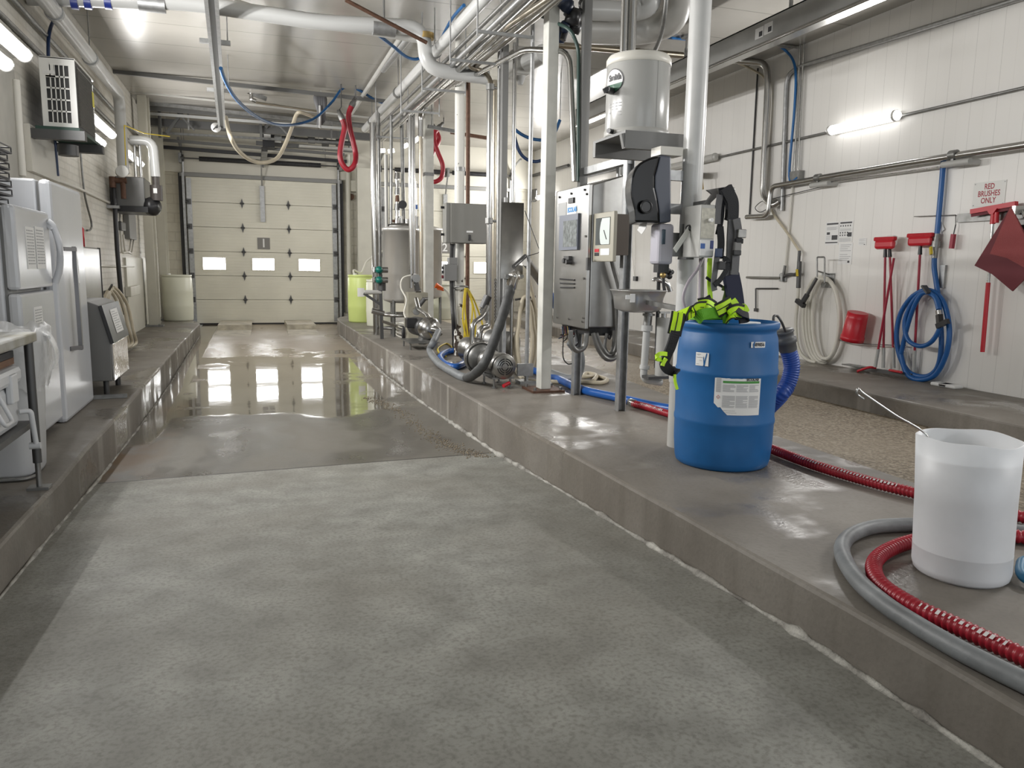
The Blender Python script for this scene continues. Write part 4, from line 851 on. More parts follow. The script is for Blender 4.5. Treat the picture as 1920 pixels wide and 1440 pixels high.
# far pump
t = thing('pump', 'far steel pump on a low stand between the steel tank and the grey hose', 'pump', PZ(795, 655, Z0))
A3 = PY(808, 617, 10.2); B3 = PY(778, 610, 10.9); ax3 = (A3-B3).normalized()
part(MB().lathe(B3, [(0, 0), (.12, 0), (.13, .03), (.13, .42), (.12, .46), (0, .46)], 24, ax3), 'motor', DARKMET, t); part(MB().lathe(A3-ax3*.12, [(0, 0), (.15, 0), (.16, .03), (.16, .08), (.12, .13), (.05, .16), (0, .16)], 24, ax3), 'pump_head', STEEL, t)
c = PY(770, 605, 10.6); part(MB().box(c.x-.07, c.x+.07, 10.5, 10.66, c.z-.07, c.z+.07, .01), 'terminal_box', BLACK, t); part(MB().box(A3.x-.3, A3.x+.12, 10.2, 10.8, Z0+.09, Z0+.11), 'base_frame', DULL, t)
for x in (A3.x-.27, A3.x+.09):
    for y in (10.25, 10.75): part(MB().cyl((x, y, Z0), (x, y, Z0+.1), .012, seg=8), 'foot', DULL, t)
part(MB().cyl((B3+A3)/2-V(0, 0, .24), (B3+A3)/2, .06, seg=10), 'pedestal', DULL, t)
part(MB().tube(fillet([A3, PY(820, 618, 10.15), PY(824, 628, 10.1)], .04), .045, 12), 'outlet', STEEL, t); part(MB().tube(fillet([A3+V(0, 0, .1), PY(800, 590, 10.5), PY(785, 580, 11), PY(780, 560, 11.2)], .06), .03, 10), 'inlet', STEEL, t)
w_ = PZ(757, 634, Z0+.05); part(MB().lathe(PY(757, 625, 11), [(0, -.02), (.09, -.02), (.10, 0), (.09, .02), (0, .02)], 18, (1, -.3, 0)), 'wheel', RUBBER, t)
pipe('air_hose', 'thin white air hose looping from the sight tubes down to the far pump', spline([PY(770, 516, 11.2), PY(755, 522, 11.2), PY(752, 540, 11.2), PY(762, 562, 11.1), PY(758, 590, 11), PY(775, 604, 10.8), PY(800, 603, 10.6)], 8), .012, WHOSE, 'hose')
b = MB()
for i in range(4): b.torus(PZ(757, 612+i*6, Z0+.03+.05*(3-i)), .12, .011, (.2, -.2, 1), 20, 6)
tag(b.build('hose_coil', WHOSE), 'small coil of white hose beside the far pump', 'hose')
tag(MB().box(PY(762, 560, 11.8).x, PY(800, 560, 11.8).x, 11.7, 12.0, Z0, PY(780, 548, 11.8).z, .01).build('valve_cabinet', mat('cab_olive', (.34, .32, .255), .4)), 'olive grey cabinet standing between the far pump and the pale square post', 'cabinet')
for (pa, pb, r, lab) in (((778, 520), (783, 545), .06, 'upper black and steel valve body beside the pale square post'), ((778, 583), (796, 560), .05, 'lower angled steel valve above the far pump')):
    t = thing('tank_valve', lab, 'valve', PY(*pb, 11.5)); part(MB().cyl(PY(*pa, 11.5), PY(*pb, 11.5), r*.7, seg=12), 'body', DARKMET, t); part(MB().cyl(PY(*pa, 11.45), PY(pa[0]+3, pa[1]+2, 11.2), r, seg=14), 'port', STEEL, t)
    part(MB().cyl(PY(pb[0]-4, pb[1], 11.5), PY(pb[0]+6, pb[1], 11.5), r*.5, seg=8), 'flange', BRUSH, t)
# tanks
def tank(lab, c, R, zb, zt, legs, lid):
    t = thing('steel_tank', lab, 'tank', (c.x, c.y, Z0), 'stainless tanks'); c = V(c.x, c.y, 0)
    part(MB().lathe(c, [(0, zb-.05), (R*.6, zb-.04), (R*.97, zb), (R, zb+.03), (R, zt), (R*1.02, zt), (R*1.02, zt+.05), (R*.96, zt+.06), (R*.5, zt+.10), (0, zt+.11)], 40), 'shell', mat('tank_steel', (.68, .67, .64), .33, .6, nz=(2.5, .1)), t)
    for i in range(3):
        a = -2.2+i*2*PI/3; p = c+V(math.cos(a), math.sin(a), 0)*R*.9; part(MB().cyl(p+V(0, 0, Z0), p+V(0, 0, zb+.02), .028, seg=10), 'leg', DULL, t)
    if lid:
        part(MB().torus(c+V(0, 0, Z0+.34), R*1.0, .028, (0, 0, 1), 32, 8), 'lower_pipe_ring', STEEL, t); part(MB().torus(c+V(0, 0, Z0+.12), R*1.05, .025, (0, 0, 1), 4, 6), 'leg_brace', DULL, t)
        part(MB().lathe(c+V(0, 0, zt+.075), [(0, .06), (R*.6, .05), (R*.75, .02), (R*.75, 0)], 28, (.06, 0, 1)), 'hatch', BRUSH, t); part(MB().cyl(c+V(.0, 0, zt+.1), c+V(0, 0, zt+.24), .05, seg=12).cyl(c+V(.1, 0, zt+.1), c+V(.1, 0, zt+.2), .04, seg=12), 'hatch_fitting', STEEL, t)
    return t
T1 = PY(752, 600, 12.45); tank('stainless tank nearest the camera, on legs with a hatch and pipes on top', T1, .29, .84, 1.93, 1, True)
T2 = PY(797, 560, 14.95); tank('stainless tank standing behind the pale square post', V(T2.x, T2.y, 0), .33, .80, 2.06, 1, False)
# valve rack left of the tank
t = thing('valve_rack', 'steel rack with two green-capped valves at the left of the near tank', 'valve rack', PZ(705, 625, Z0)); yv = 11.9
part(MB().bar(PY(712, 500, yv), (PY(716, 620, yv).x, yv, Z0), .05, .05, (0, 1, 0)), 'upright', DARKMET, t)
for py in (506, 525):
    c = PY(710, py, yv-.1); part(MB().cyl(c, c+V(.0, -.06, 0), .055, seg=16).ball(c+V(0, -.06, 0), .05, 12), 'green_cap', GREENV, t); part(MB().cyl(c+V(-.07, .02, 0), c+V(.14, .02, 0), .045, seg=12), 'valve_body', STEEL, t)
part(MB().cyl(PY(683, 548, yv), PY(715, 548, yv), .035, seg=10), 'side_arm', PVCOLD, t); part(MB().bar(PY(682, 550, yv), PY(712, 570, yv), .04, .04), 'brace', DARKMET, t); part(MB().cyl(PY(697, 582, yv), PY(720, 588, yv), .045, seg=12), 'lower_pipe', STEEL, t)
part(MB().cyl(PY(716, 520, yv), PY(716, 545, yv), .06, seg=14), 'filter_bowl', DARKMET, t)
part(MB().bar(PY(716, 602, yv), PY(745, 612, yv-.2), .04, .04), 'foot_bar', STEEL, t)
# chemical barrels
t = barrel('chemical_barrel', 'lime green chemical barrel with a white suction tube on the far end of the platform', PZ(680, 604, Z0)+V(0, .1, 0), .27, .93, LIME)
c = t.location; part(MB().tube(spline([c+V(-.14, -.05, .9), c+V(-.15, -.05, 1.02), c+V(.0, 0, .98), c+V(.12, .05, 1.2), c+V(.35, .1, 1.35), c+V(.5, .1, 1.45)], 8), .02, 8), 'suction_tube', WHOSE, t); q = MB().patch((c.x, c.y), .274, -2.0, -1.5, .78, .95, 6); part(q, 'label', PAPER, t)
barrel('chemical_barrel', 'cream chemical barrel between the lime barrel and the near tank', PZ(715, 612, Z0)+V(0, .1, 0), .26, .86, BARREL)
t = barrel('spray_drum', 'cream drum behind the round post with an orange trigger gun on it', PZ(832, 600, Z0)+V(.0, .2, 0), .28, .75, BARREL)
tag(MB().cyl(PY(817, 535, 14.3), PY(830, 541, 14.3), .055, .02, seg=10).bar(PY(820, 540, 14.3), PY(832, 543, 14.3), .05, .06).build('orange_gun', ORANGE), 'orange spray gun nozzle beside the pale square post', 'spray gun')
pipe('gun_hose', 'white hose curving down from the orange spray gun', spline([PY(832, 541, 14.2), PY(840, 550, 14.2), PY(847, 575, 14.2), PZ(850, 612, Z0+.03)], 6), .022, WHOSE, 'hose')
# ---------------------------------------------------------------- vertical pipes and the overhead pipe bank
def vpipe(lab, pt, pb, y, r, m, name='vertical_pipe'):
    a = PY(*pt, y); c = PY(*pb, y); c.z = max(c.z, Z0)
    return tag(MB().cyl(c, (c.x+(a.x-c.x)*.6, c.y, a.z), r, seg=14).build(name, m), lab, 'pipe')
for args in (
    ('fat polished pipe standing at the far left of the pipe group, by the valve rack', (697, 230), (706, 640), 12.6, .050, STEEL),
    ('thin grey pipe just right of the fat polished pipe by the valve rack', (709, 200), (713, 500), 12.9, .026, DULL),
    ('pale thin pipe between the fat polished pipe and the near tank', (723, 290), (725, 430), 12.4, .028, PVCOLD),
    ('dull pipe dropping to the left edge of the near tank lid', (735, 215), (733, 420), 12.4, .026, DULL),
    ('slightly leaning grey pipe dropping to the hatch of the near tank', (751, 215), (757, 425), 12.5, .030, DULL),
    ('left one of two polished twin pipes in front of the near tank', (768, 215), (771, 540), 11.4, .030, STEEL),
    ('right one of two polished twin pipes in front of the near tank', (774, 205), (777, 535), 11.5, .026, STEEL),
    ('brassy pipe dropping between the twin pipes and the pale square post', (788, 212), (790, 560), 11.9, .030, mat('warm_steel', (.40, .36, .29), .3, 1)),
    ('dark brown pipe right behind the round white post', (877, 140), (876, 640), 9.7, .026, COPPER),
    ('bright polished pipe with a clamp collar right of the grey control box', (917, 165), (916, 600), 8.4, .034, STEEL),
    ('brassy pipe close behind the bright polished pipe', (925, 150), (925, 690), 8.7, .028, mat('warm_steel', (.40, .36, .29), .3, 1)),
    ('thin pipe between the bright polished pipe and the grey strut', (935, 80), (933, 640), 8.0, .022, DULL),
    ('thin shiny pipe in front of the curved splash sheet', (964, 80), (958, 720), 7.72, .020, STEEL)):
    vpipe(*args)
p = PY(949, 100, 7.75); q = PY(943, 400, 7.75)
tag(MB().box(q.x-.03, q.x+.03, 7.72, 7.78, Z0, 3.6).build('strut_post', mat('strut_grey', (.22, .22, .215), .4, .6)), 'broad grey strut standing left of the curved splash sheet', 'post')
tag(MB().tube(fillet([PY(916, 600, 8.4), PY(915, 612, 8.4), PY(900, 615, 8.3), PY(898, 650, 8.3)], .08), .033, 12).build('pipe_bend', STEEL), 'double bend of polished pipe feeding the rear pump', 'pipe')
for px, py, y, lab in ((917, 414, 8.36, 'clamp collar round the bright polished pipe'), (919, 163, 8.36, 'clamp collar at the top of the bright polished pipe')):
    p = PY(px, py, y); tag(MB().cyl(p-V(0, 0, .03), p+V(0, -.0, .03), .045, seg=14).cyl(p, p+V(.16, .05, 0), .014, seg=8).build('pipe_clamp', DULL), lab, 'clamp')
t = thing('sight_valves', 'column of small valves and a black gauge rising from the near tank hatch', 'valve', PY(746, 425, 12.4))
for py, r, m in ((330, .05, STEEL), (345, .035, STEEL), (358, .045, DULL), (372, .035, COPPER), (388, .05, DULL), (400, .04, STEEL), (414, .05, STEEL)):
    p = PY(745, py, 12.4); part(MB().cyl(p-V(0, 0, .05), p+V(0, 0, .05), r, r*.8, seg=10), 'fitting', m, t)
part(MB().cyl(PY(745, 425, 12.4), PY(743, 322, 12.4), .02, seg=8), 'stem', STEEL, t); p = PY(754, 384, 12.35); part(MB().cyl(p, p+V(0, -.06, 0), .065, seg=16), 'gauge', BLACK, t); part(MB().tube(fillet([PY(732, 408, 12.4), PY(733, 414, 12.4), PY(746, 415, 12.4)], .05), .022, 8), 'elbow', COPPER, t)
t = thing('sight_tube', 'white funnel-shaped sight tube standing on the right of the near tank', 'sight tube', PY(779, 440, 12.3)); part(MB().cyl(PY(781, 430, 12.3), PY(780, 406, 12.3), .025, .04, seg=12), 'funnel', PVC, t); part(MB().cyl(PY(780, 406, 12.3), PY(779, 340, 12.3), .018, seg=8), 'tube', STEEL, t); part(MB().cyl(PY(779, 392, 12.3), PY(779, 384, 12.3), .04, seg=10), 'blue_ring', BLUEH, t)
# pipe bank along the platform
def hrun(name, lab, pts, x, r, m, elbow=.12, cat='pipe'):
    return pipe(name, lab, [PX(px, py, x) if not isinstance(px, Vector) else px for px, py in pts], r, m, cat, elbow)
def along(x, z, y0, y1): return [V(x, y0, z), V(x, y1, z)]
t = thing('insulated_pipe', 'fat white insulated pipe running the length of the overhead pipe bank', 'pipe', (2.0, 9, 3.9))
a = PX(905, 0, 2.02); c = PX(684, 242, 2.02)
part(MB().tube([a+(a-c)*.5, c], .062, 18), 'jacket', PVC, t)
for f in (.12, .45, .75): p = c+(a-c)*f; dd = (a-c).normalized(); q = part(MB().cyl(p-dd*.04, p+dd*.04, .075, seg=16), 'clamp', DULL, t); part(MB().cyl(p, V(p.x, p.y, ZC), .007, seg=6), 'hanger_rod', DULL, q)
BANK = [((952, 0), (712, 235), 2.08, .020, DULL, 'thin grey pipe next to the insulated pipe in the overhead bank'), ((975, 0), (718, 245), 2.12, .026, GALV, 'grey pipe second from the insulated pipe in the overhead bank'),
        ((1001, 0), (716, 262), 2.2, .038, STEEL, 'polished pipe in the middle of the overhead bank'), ((1022, 6), (765, 212), 2.28, .040, STEEL, 'bright polished pipe with clamp joints on the right of the overhead bank'),
        ((1042, 0), (790, 205), 2.36, .034, mat('darker_steel', (.36, .34, .31), .35, 1), 'darker outermost pipe on the right of the overhead bank')]  # outermost pipe gets a darker steel tone
for (p0, p1, x, r, m, lab) in BANK:
    a = PX(*p0, x); c = PX(*p1, x); a2 = a+(a-c)*.35
    pts = [a2, c]
    tag(MB().tube(pts, r, 14).build('bank_pipe', m), lab, 'pipe', None)
for p0, x, zb, lab in (((768, 212), 2.28, 0, 'polished elbow turning down into the left twin pipe'), ((790, 208), 2.36, 0, 'polished elbow turning down into the brassy pipe')):
    a = PX(*p0, x); tag(MB().tube(fillet([a+V(0, -.3, 0), a+V(0, .06, 0), a+V(0, .06, -.35)], .12), .036, 12).build('pipe_elbow', STEEL), lab, 'pipe')
a = PX(870, 120, 2.28); 
for i, (px, py) in enumerate(((720, 228), (770, 165), (812, 128), (868, 75), (922, 30))):
    p = PX(px, py, 2.05); b = MB().box(1.92, 2.44, p.y-.012, p.y+.012, 3.425, 3.45)
    for x in (1.92, 2.44): b.cyl((x, p.y, 3.4), (x, p.y, ZC), .008, seg=6)
    tag(b.build('trapeze_hanger', GALV), ['farthest steel trapeze hanger under the overhead pipe bank', 'second farthest trapeze hanger under the overhead pipe bank', 'middle trapeze hanger under the overhead pipe bank', 'second nearest trapeze hanger under the overhead pipe bank', 'nearest trapeze hanger under the overhead pipe bank'][i], 'hanger', 'pipe bank hangers')
pipe('loop_pipe', 'dull stainless pipe curling round below the overhead bank toward the bright polished pipe', [PX(1060, -25, 2.2), PX(884, 96, 2.2), PX(876, 125, 2.25), PX(908, 134, 2.5), PX(920, 150, 2.52), PX(921, 180, 2.53)], .026, mat('warm_steel', (.40, .36, .29), .3, 1), elbow=.18)
# white plastic pipe with elbows above the bank
t = thing('plastic_pipe', 'big white plastic pipe crossing the ceiling and bending down above the pipe bank', 'pipe', (0, 8.6, 3.9))
yv = 8.7
part(MB().tube(fillet([(-1.94, yv, PY(130, 2, yv).z), PY(350, 4, yv), PY(600, 42, yv), PY(796, 52, yv), PY(797, 128, yv), PY(915, 146, yv)], .22), .078, 18), 'run', PVC, t)
for px, py in ((285, 6), (720, 52)): p = PY(px, py, yv); c = part(MB().cyl(p-V(.12, 0, 0), p+V(.12, 0, 0), .084, seg=18), 'pipe_sleeve', GALV, t); part(MB().cyl(p, (p.x, p.y, ZC), .012, seg=6), 'hanger_rod', DULL, c)
for px in (140, 165, 203): p = PY(px, 1, yv); part(MB().cyl(p-V(.03, 0, 0), p+V(.03, 0, 0), .080, seg=18), 'blue_band', mat('band_blue', (.02, .04, .25), .35), t)
part(MB().cyl(PY(798, 68, yv)-V(0, 0, .03), PY(798, 68, yv)+V(0, 0, .03), .092, seg=18), 'clamp_ring', BRASS, t)
pipe('plastic_pipe', 'thinner white plastic pipe slanting below the big one across the ceiling', [PY(440, 5, 8.9), PY(570, 45, 8.9), PY(690, 58, 8.9), PY(790, 75, 8.9)], .04, PVCOLD)
pipe('brown_rod', 'dark brown iron rod slanting across the ceiling to the white elbow', [PY(648, 0, 8.3), PY(800, 80, 8.5)], .020, COPPER, 'rod')
# right-hand ducts
t = thing('white_duct', 'wide white duct elbow under the ceiling behind the big white pipe column', 'duct', (3.2, 6.9, 4.0))
part(MB().tube(fillet([PY(1090, 55, 6.9), PY(1218, 58, 6.9), PY(1270, 35, 6.5), PY(1272, -40, 6.3)], .3), .125, 20), 'run', PVCOLD, t)
pipe('plastic_pipe', 'white plastic pipe ending in an elbow beside the wide duct', [PY(1095, 18, 6.6), PY(1190, 22, 6.6), PY(1222, 12, 6.5), PY(1222, -40, 6.5)], .085, PVC, elbow=.15)
pipe('ceiling_pipe', 'warm steel pipe crossing under the ceiling behind the water heater', [PY(1040, 84, 7.6), PY(1280, 104, 7.6)], .032, mat('warm_steel', (.40, .36, .29), .3, 1))
t = thing('fan_unit', 'white box fan unit with a round snout among the overhead pipes', 'fan unit', PY(985, 130, 9.5))
a = PY(968, 85, 9.5); c = PY(995, 140, 9.5); part(MB().box(a.x, c.x, 9.5, 9.9, c.z, a.z, .02), 'case', PVCOLD, t); part(MB().cyl(PY(990, 118, 9.45), PY(1020, 100, 9.1), .11, seg=18), 'snout', PVC, t); p = PY(976, 143, 9.5); part(MB().cyl(p, p-V(0, 0, .1), .07, .03, seg=12), 'nozzle', PVC, t); part(MB().cyl((a.x+.08, 9.7, a.z), (a.x+.08, 9.7, ZC), .015, seg=6), 'hanger_rod', DULL, t)
t = thing('valve_cluster', 'cluster of dark blue and black valve actuators under the ceiling beside the grey strut', 'valve', PY(1070, 40, 6.5))
for i, (px, py, r) in enumerate(((1062, 10, .06), (1075, 32, .07), (1058, 50, .045), (1078, 50, .06), (1068, 20, .05), (1095, 8, .05), (1050, 70, .05), (1108, 4, .04))):
    p = PY(px, py, 6.5+.04*i); part(MB().lathe(p, [(0, -r), (r, -r*.8), (r, r*.4), (r*.6, r), (0, r)], 12, (random.uniform(-.6, .6), random.uniform(-1, 0), 1)), 'actuator', [mat('actuator_blue', (.012, .022, .05), .4), BLACK][i % 2], t)
part(MB().tube(fillet([PY(1055, 75, 6.6), PY(1065, 40, 6.6), PY(1090, 20, 6.6)], .1), .03, 8).cyl(PY(1066, 5, 6.6), V(PY(1066, 5, 6.6).x, 6.6, ZC), .02, seg=8), 'body', BLACK, t)
# overhead grey beam in the right bay
a = PX(1640, 0, 5.2); c = PX(1096, 229, 5.2); xb = 5.2; zb = (a.z+c.z)/2; b = MB(); L0, L1 = 2.0, c.y+.3
t = thing('track_beam', 'long grey steel track hung below the ceiling of the right bay', 'track', (xb, 7, zb))
part(MB().box(xb-.04, xb, L0, L1, zb+.02, zb+.26).box(xb-.04, xb+.10, L0, L1, zb+.24, zb+.26), 'channel', mat('beam_grey', (.40, .40, .385), .4, .3, nz=(3, .12)), t, bev=.004); part(MB().box(xb-.06, xb+.06, L0, L1, zb-.02, zb+.02).cyl((xb-.05, L0, zb), (xb-.05, L1, zb), .016, seg=8), 'rail', STEEL, t, 'bright lower rail')
for y in (6.9, 8.9, 11): p = part(MB().cyl((xb-.02, y, zb+.26), (xb-.02, y, ZC), .010, seg=6).cyl((xb-.02, y, ZC-.03), (xb-.02, y, ZC), .07, seg=12).cyl((xb-.02, y, ZC-.25), (xb-.02, y, ZC-.15), .02, seg=8), 'hanger', DULL, t)
for px, py in ((1424, 62), (1441, 53)): p = PX(px, py, xb-.04); part(MB().box(xb-.044, xb-.04, p.y-.07, p.y+.07, p.z-.055, p.z+.055), 'label_sticker', PAPER, t); part(MB().box(xb-.046, xb-.044, p.y-.055, p.y+.0, p.z-.04, p.z+.01), 'print', INK, t)
# a second, darker track further back and bars across the far end
def xbar(name, lab, l, r, y, th, m, cat='bar', dp=None):
    a = PY(*l, y); c = PY(*r, y); h = RW((a+c)/2, th)*2
    o = tag(MB().bar(a, c, dp or h, h).build(name, m), lab, cat)
    for f in (.12, .88):
        p = a+(c-a)*f
        if p.z < ZC-.05: part(MB().cyl(p, (p.x, p.y, ZC), .007, seg=6), 'hanger_rod', DULL, o)
    return o
SB = mat('strut_dark', (.15, .15, .145), .45, .4)
xbar('strut_bar', 'long dark grey strut bar under the ceiling ahead of the first door', (203, 133), (722, 190), 13.6, 7, SB)
xbar('strut_bar', 'thin pale conduit bar under the ceiling just beyond the long strut', (240, 171), (705, 222), 15.2, 3, PVCOLD)
xbar('strut_bar', 'brown-grey bar under the ceiling above the steel beam', (245, 190), (705, 240), 16.0, 6, DULL)
xbar('steel_beam', 'heavy dark steel beam crossing above the first truck door', (240, 226), (706, 258), 16.8, 13, mat('beam_dark', (.12, .12, .118), .5, .3), 'beam')
xbar('strip_lamp', 'long white unlit strip lamp above the heavy steel beam', (268, 212), (660, 242), 16.4, 4.5, PVC, 'lamp')
xbar('strut_bar', 'dark bar just above the spring shaft of the first truck door', (295, 275), (650, 303), 18.2, 6, BLACK)
xbar('strut_bar', 'thin strut bar right of the door opener under the ceiling', (480, 268), (660, 282), 18.0, 7, SB)
xbar('strut_bar', 'black strut bar in the right bay behind the upright pipes', (842, 187), (1068, 204), 14, 6, BLACK)
xbar('strut_bar', 'second black strut bar in the right bay, lower and farther back', (848, 212), (1010, 228), 15.5, 7, SB)
xbar('strut_bar', 'brown strut bar with a wire loop in the right bay', (845, 248), (932, 262), 16, 6, COPPER)
xbar('strut_bar', 'thin strut bar crossing in front of the near tank pipes', (802, 237), (862, 248), 13, 6, DULL)
for i, (px, py) in enumerate(((300, 200), (325, 190), (352, 200), (505, 165), (620, 180))):
    p = PY(px, py, 16.5); tag(MB().bar((p.x, p.y, ZC), (p.x+(.35 if i in (1, 3) else 0), p.y, 3.9), .05 if i in (0, 1) else .02, .03).build('drop_rod', SB if i < 2 else DULL), ['leftmost drop hanger above the steel beam', 'slanting drop hanger beside the leftmost one', 'thin drop rod left of the opener rail', 'slanting drop rod right of the opener rail', 'thin drop rod near the right end of the steel beam'][i], 'hanger')
# door opener with rail
t = thing('door_opener', 'black chain-drive door opener motor above the middle of the first truck door', 'opener', PY(503, 262, 17.6))
a = PY(492, 250, 17.6); c = PY(515, 278, 17.6); part(MB().box(a.x, c.x, 17.5, 17.8, c.z, a.z, .01), 'motor_box', BLACK, t); part(MB().cyl(PY(513, 258, 17.6), PY(527, 259, 17.6), .1, seg=16), 'wheel', GALV, t); p = PY(502, 255, 17.48); part(MB().box(p.x-.08, p.x+.06, 17.49, 17.5, p.z-.04, p.z+.06), 'label_plate', PAPER, t); part(MB().box(a.x+.05, a.x+.11, 17.6, 17.66, a.z, ZC), 'hanger', DULL, t)
part(MB().bar(PY(496, 280, 17.6), PY(494, 305, 18.2), .12, .1), 'rail_foot', DULL, t)
b = MB(); a = PZ(396, -4, 3.78); c = PZ(416, 236, 3.7)
t = thing('opener_rail', 'pair of long steel rails hanging over the first lane, sloping away from the camera', 'rail', c)
e = a+(a-c)*.1
for dx in (-.045, .045): part(MB().bar(e+V(dx, 0, 0), c+V(dx, 0, 0), .035, .075), 'rail', GALV, t)
part(MB().bar(e, c, .05, .04), 'slot', BLACK, t)
for f in (.25, .62): p = a+(c-a)*f; part(MB().box(p.x-.16, p.x+.16, p.y-.03, p.y+.03, p.z+.03, p.z+.075).cyl((p.x+.13, p.y, p.z+.05), (p.x+.13, p.y, ZC), .008, seg=6), 'cross_bracket', GALV, t)
part(MB().cyl((c.x+.045, c.y, c.z), (c.x+.045, c.y, ZC), .012, seg=6), 'hanger_rod', DULL, t)
t = thing('pulley', 'round white pulley wheel at the lower end of the opener rails', 'pulley', PY(405, 239, c.y-.1)); p = PY(405, 239, c.y-.1); part(MB().lathe(p, [(0, -.02), (.075, -.02), (.08, 0), (.075, .02), (0, .02)], 20, (.2, -1, .1)), 'wheel', PAPER, t); part(MB().bar(p+V(0, -.03, 0), c+V(0, 0, -.02), .03, .03).bar(p+V(-.05, -.04, -.05), p+V(.05, -.04, .06), .015, .015), 'arm', DARKMET, t)
# hanging hoses
yh = 12.2
pipe('blue_air_hose', 'blue air hose swagging under the ceiling of the first lane', spline([PY(414, 128, 9.6), PY(424, 155, 10.0), PY(445, 188, 10.6), PY(480, 218, 11.6), PY(515, 233, 12.4), PY(550, 234, 12.9), PY(590, 222, 13.2), PY(622, 192, 13.4), PY(640, 168, 13.5), PY(655, 163, 13.5), PY(675, 170, 13.5), PY(705, 188, 13.6), PY(730, 196, 13.6)], 8), .021, mat('air_blue', (.01, .075, .20), .35), 'hose')
pipe('beige_air_hose', 'long beige hose swagging from the opener rails up to the ceiling pipes', spline([PY(424, 220, c.y), PY(430, 250, 12.0), PY(445, 280, 12.4), PY(470, 300, 12.8), PY(495, 305, 13), PY(520, 296, 13.2), PY(535, 270, 13.4), PY(547, 240, 13.5), PY(556, 215, 13.5), PY(566, 211, 13.5), PY(590, 220, 13.8)], 8), .030, BEIGE, 'hose')
def redloop(lab, pts, y, top):
    t = thing('red_hose_loop', lab, 'hose', PY(*pts[0], y), 'red hoses hanging in loops'); P = spline([PY(px, py, y+(.12 if i > len(pts)//2 else 0)) for i, (px, py) in enumerate(pts)], 8)
    part(MB().tube(P, .045, 12), 'length', REDH, t)
    for e, f, q in ((P[0], P[3], top[0]), (P[-1], P[-4], top[1])): dd = (e-f).normalized(); part(MB().lathe(e-dd*.02, [(.05, 0), (.05, .07), (.035, .1), (.03, .16), (0, .16)], 12, dd), 'end_fitting', DULL, t); part(MB().tube([e+dd*.12, PY(*q, y), V(PY(*q, y).x, y, ZC)], .01, 6), 'hang_rope', DARKMET, t)
redloop('left of the two red hoses hanging in loops, ahead of the first truck door', [(641, 222), (646, 240), (640, 270), (638, 295), (645, 312), (655, 318), (665, 308), (667, 290), (662, 265), (656, 240), (654, 215), (660, 198)], 13.2, ((640, 200), (667, 185)))
redloop('right of the two red hoses hanging in loops, behind the square post', [(822, 240), (815, 250), (815, 268), (822, 288), (830, 310), (828, 332), (815, 341), (804, 335), (803, 310), (812, 285), (823, 262), (818, 246)], 15.3, ((832, 232), (812, 230)))
t = thing('hanging_gloves', 'bundle of grey rubber gloves hung beside the blue air hose', 'gloves', PY(600, 195, 13.8)); b = MB()
for i in range(4): b.tube(spline([PY(594+i*3.5, 178, 13.8), PY(596+i*4, 200, 13.75), PY(600+i*2, 234-i*3, 13.8)], 4), lambda q: .045+.02*math.sin(q*7), 8)
part(b, 'bundle', mat('glove_grey', (.12, .12, .125), .6), t); part(MB().cyl(PY(600, 240, 13.7), PY(600, 198, 13.7), .02, seg=8).cyl(PY(602, 178, 13.8), V(PY(602, 178, 13.8).x, 13.8, ZC), .006, seg=6), 'rod', PVC, t)
t = thing('ceiling_clamp', 'bright steel pipe hook fitting under the ceiling right of the opener rails', 'fitting', PY(475, 180, 14.5)); part(MB().tube(fillet([PY(465, 172, 14.5), PY(472, 175, 14.5), PY(470, 186, 14.5), PY(480, 190, 14.5)], .1), .035, 10), 'hook', STEEL, t); part(MB().bar(PY(474, 176, 14.5), V(PY(500, 186, 14.5)), .05, .07), 'arm', DULL, t); part(MB().cyl(PY(472, 175, 14.5), V(PY(472, 175, 14.5).x, 14.5, ZC), .01, seg=6), 'rod', DULL, t); part(MB().cyl(PY(480, 192, 14.5), PY(603, 210, 14.5), .018, seg=6), 'pipe', mat('warm_steel', (.40, .36, .29), .3, 1), t)
pipe('ceiling_conduit', 'pair-end grey conduit climbing the ceiling left of the insulated pipe', [PZ(752, 70, 4.22), PZ(695, 157, 4.2), V(PZ(695, 157, 4.2).x, PZ(695, 157, 4.2).y+3, 4.2)], .035, PVCOLD, 'conduit')
pipe('ceiling_conduit', 'fat shiny conduit under the ceiling left of the insulated pipe', [PZ(770, 65, 4.2), PZ(718, 130, 4.2)], .05, GALV, 'conduit')
pipe('blue_air_line', 'blue line curving from the white elbow toward the pipe bank', spline([PY(705, 62, 9), PY(735, 85, 9.4), PY(765, 108, 9.8), PY(790, 108, 9.9), PY(822, 80, 9.4), PY(848, 35, 8.6), PY(870, 10, 8)], 8), .018, mat('air_blue2', (.015, .13, .36), .35), 'hose')
pipe('far_corner_pipe', 'white drain pipe standing against the block wall between the truck doors', [(2.12, 18.6, .3), (2.12, 18.6, 3.9)], .055, CREAM)
tag(MB().box(2.3, 2.75, 18.35, 18.6, Z0, 3.6, .01).build('corner_post', CREAM), 'wide cream post on the back wall between the two truck doors', 'post')
t = thing('limit_switch', 'white switch box with a dark knob high on the back wall between the doors', 'switch', PY(665, 345, 18.6)); a = PY(657, 338, 18.6); q = PY(683, 360, 18.6); part(MB().box(a.x, q.x, 18.6, YB-.001, q.z, a.z, .01), 'box', CREAM, t); part(MB().cyl(PY(678, 352, 18.6), PY(678, 352, 18.5), .06, seg=12), 'knob', BLACK, t)
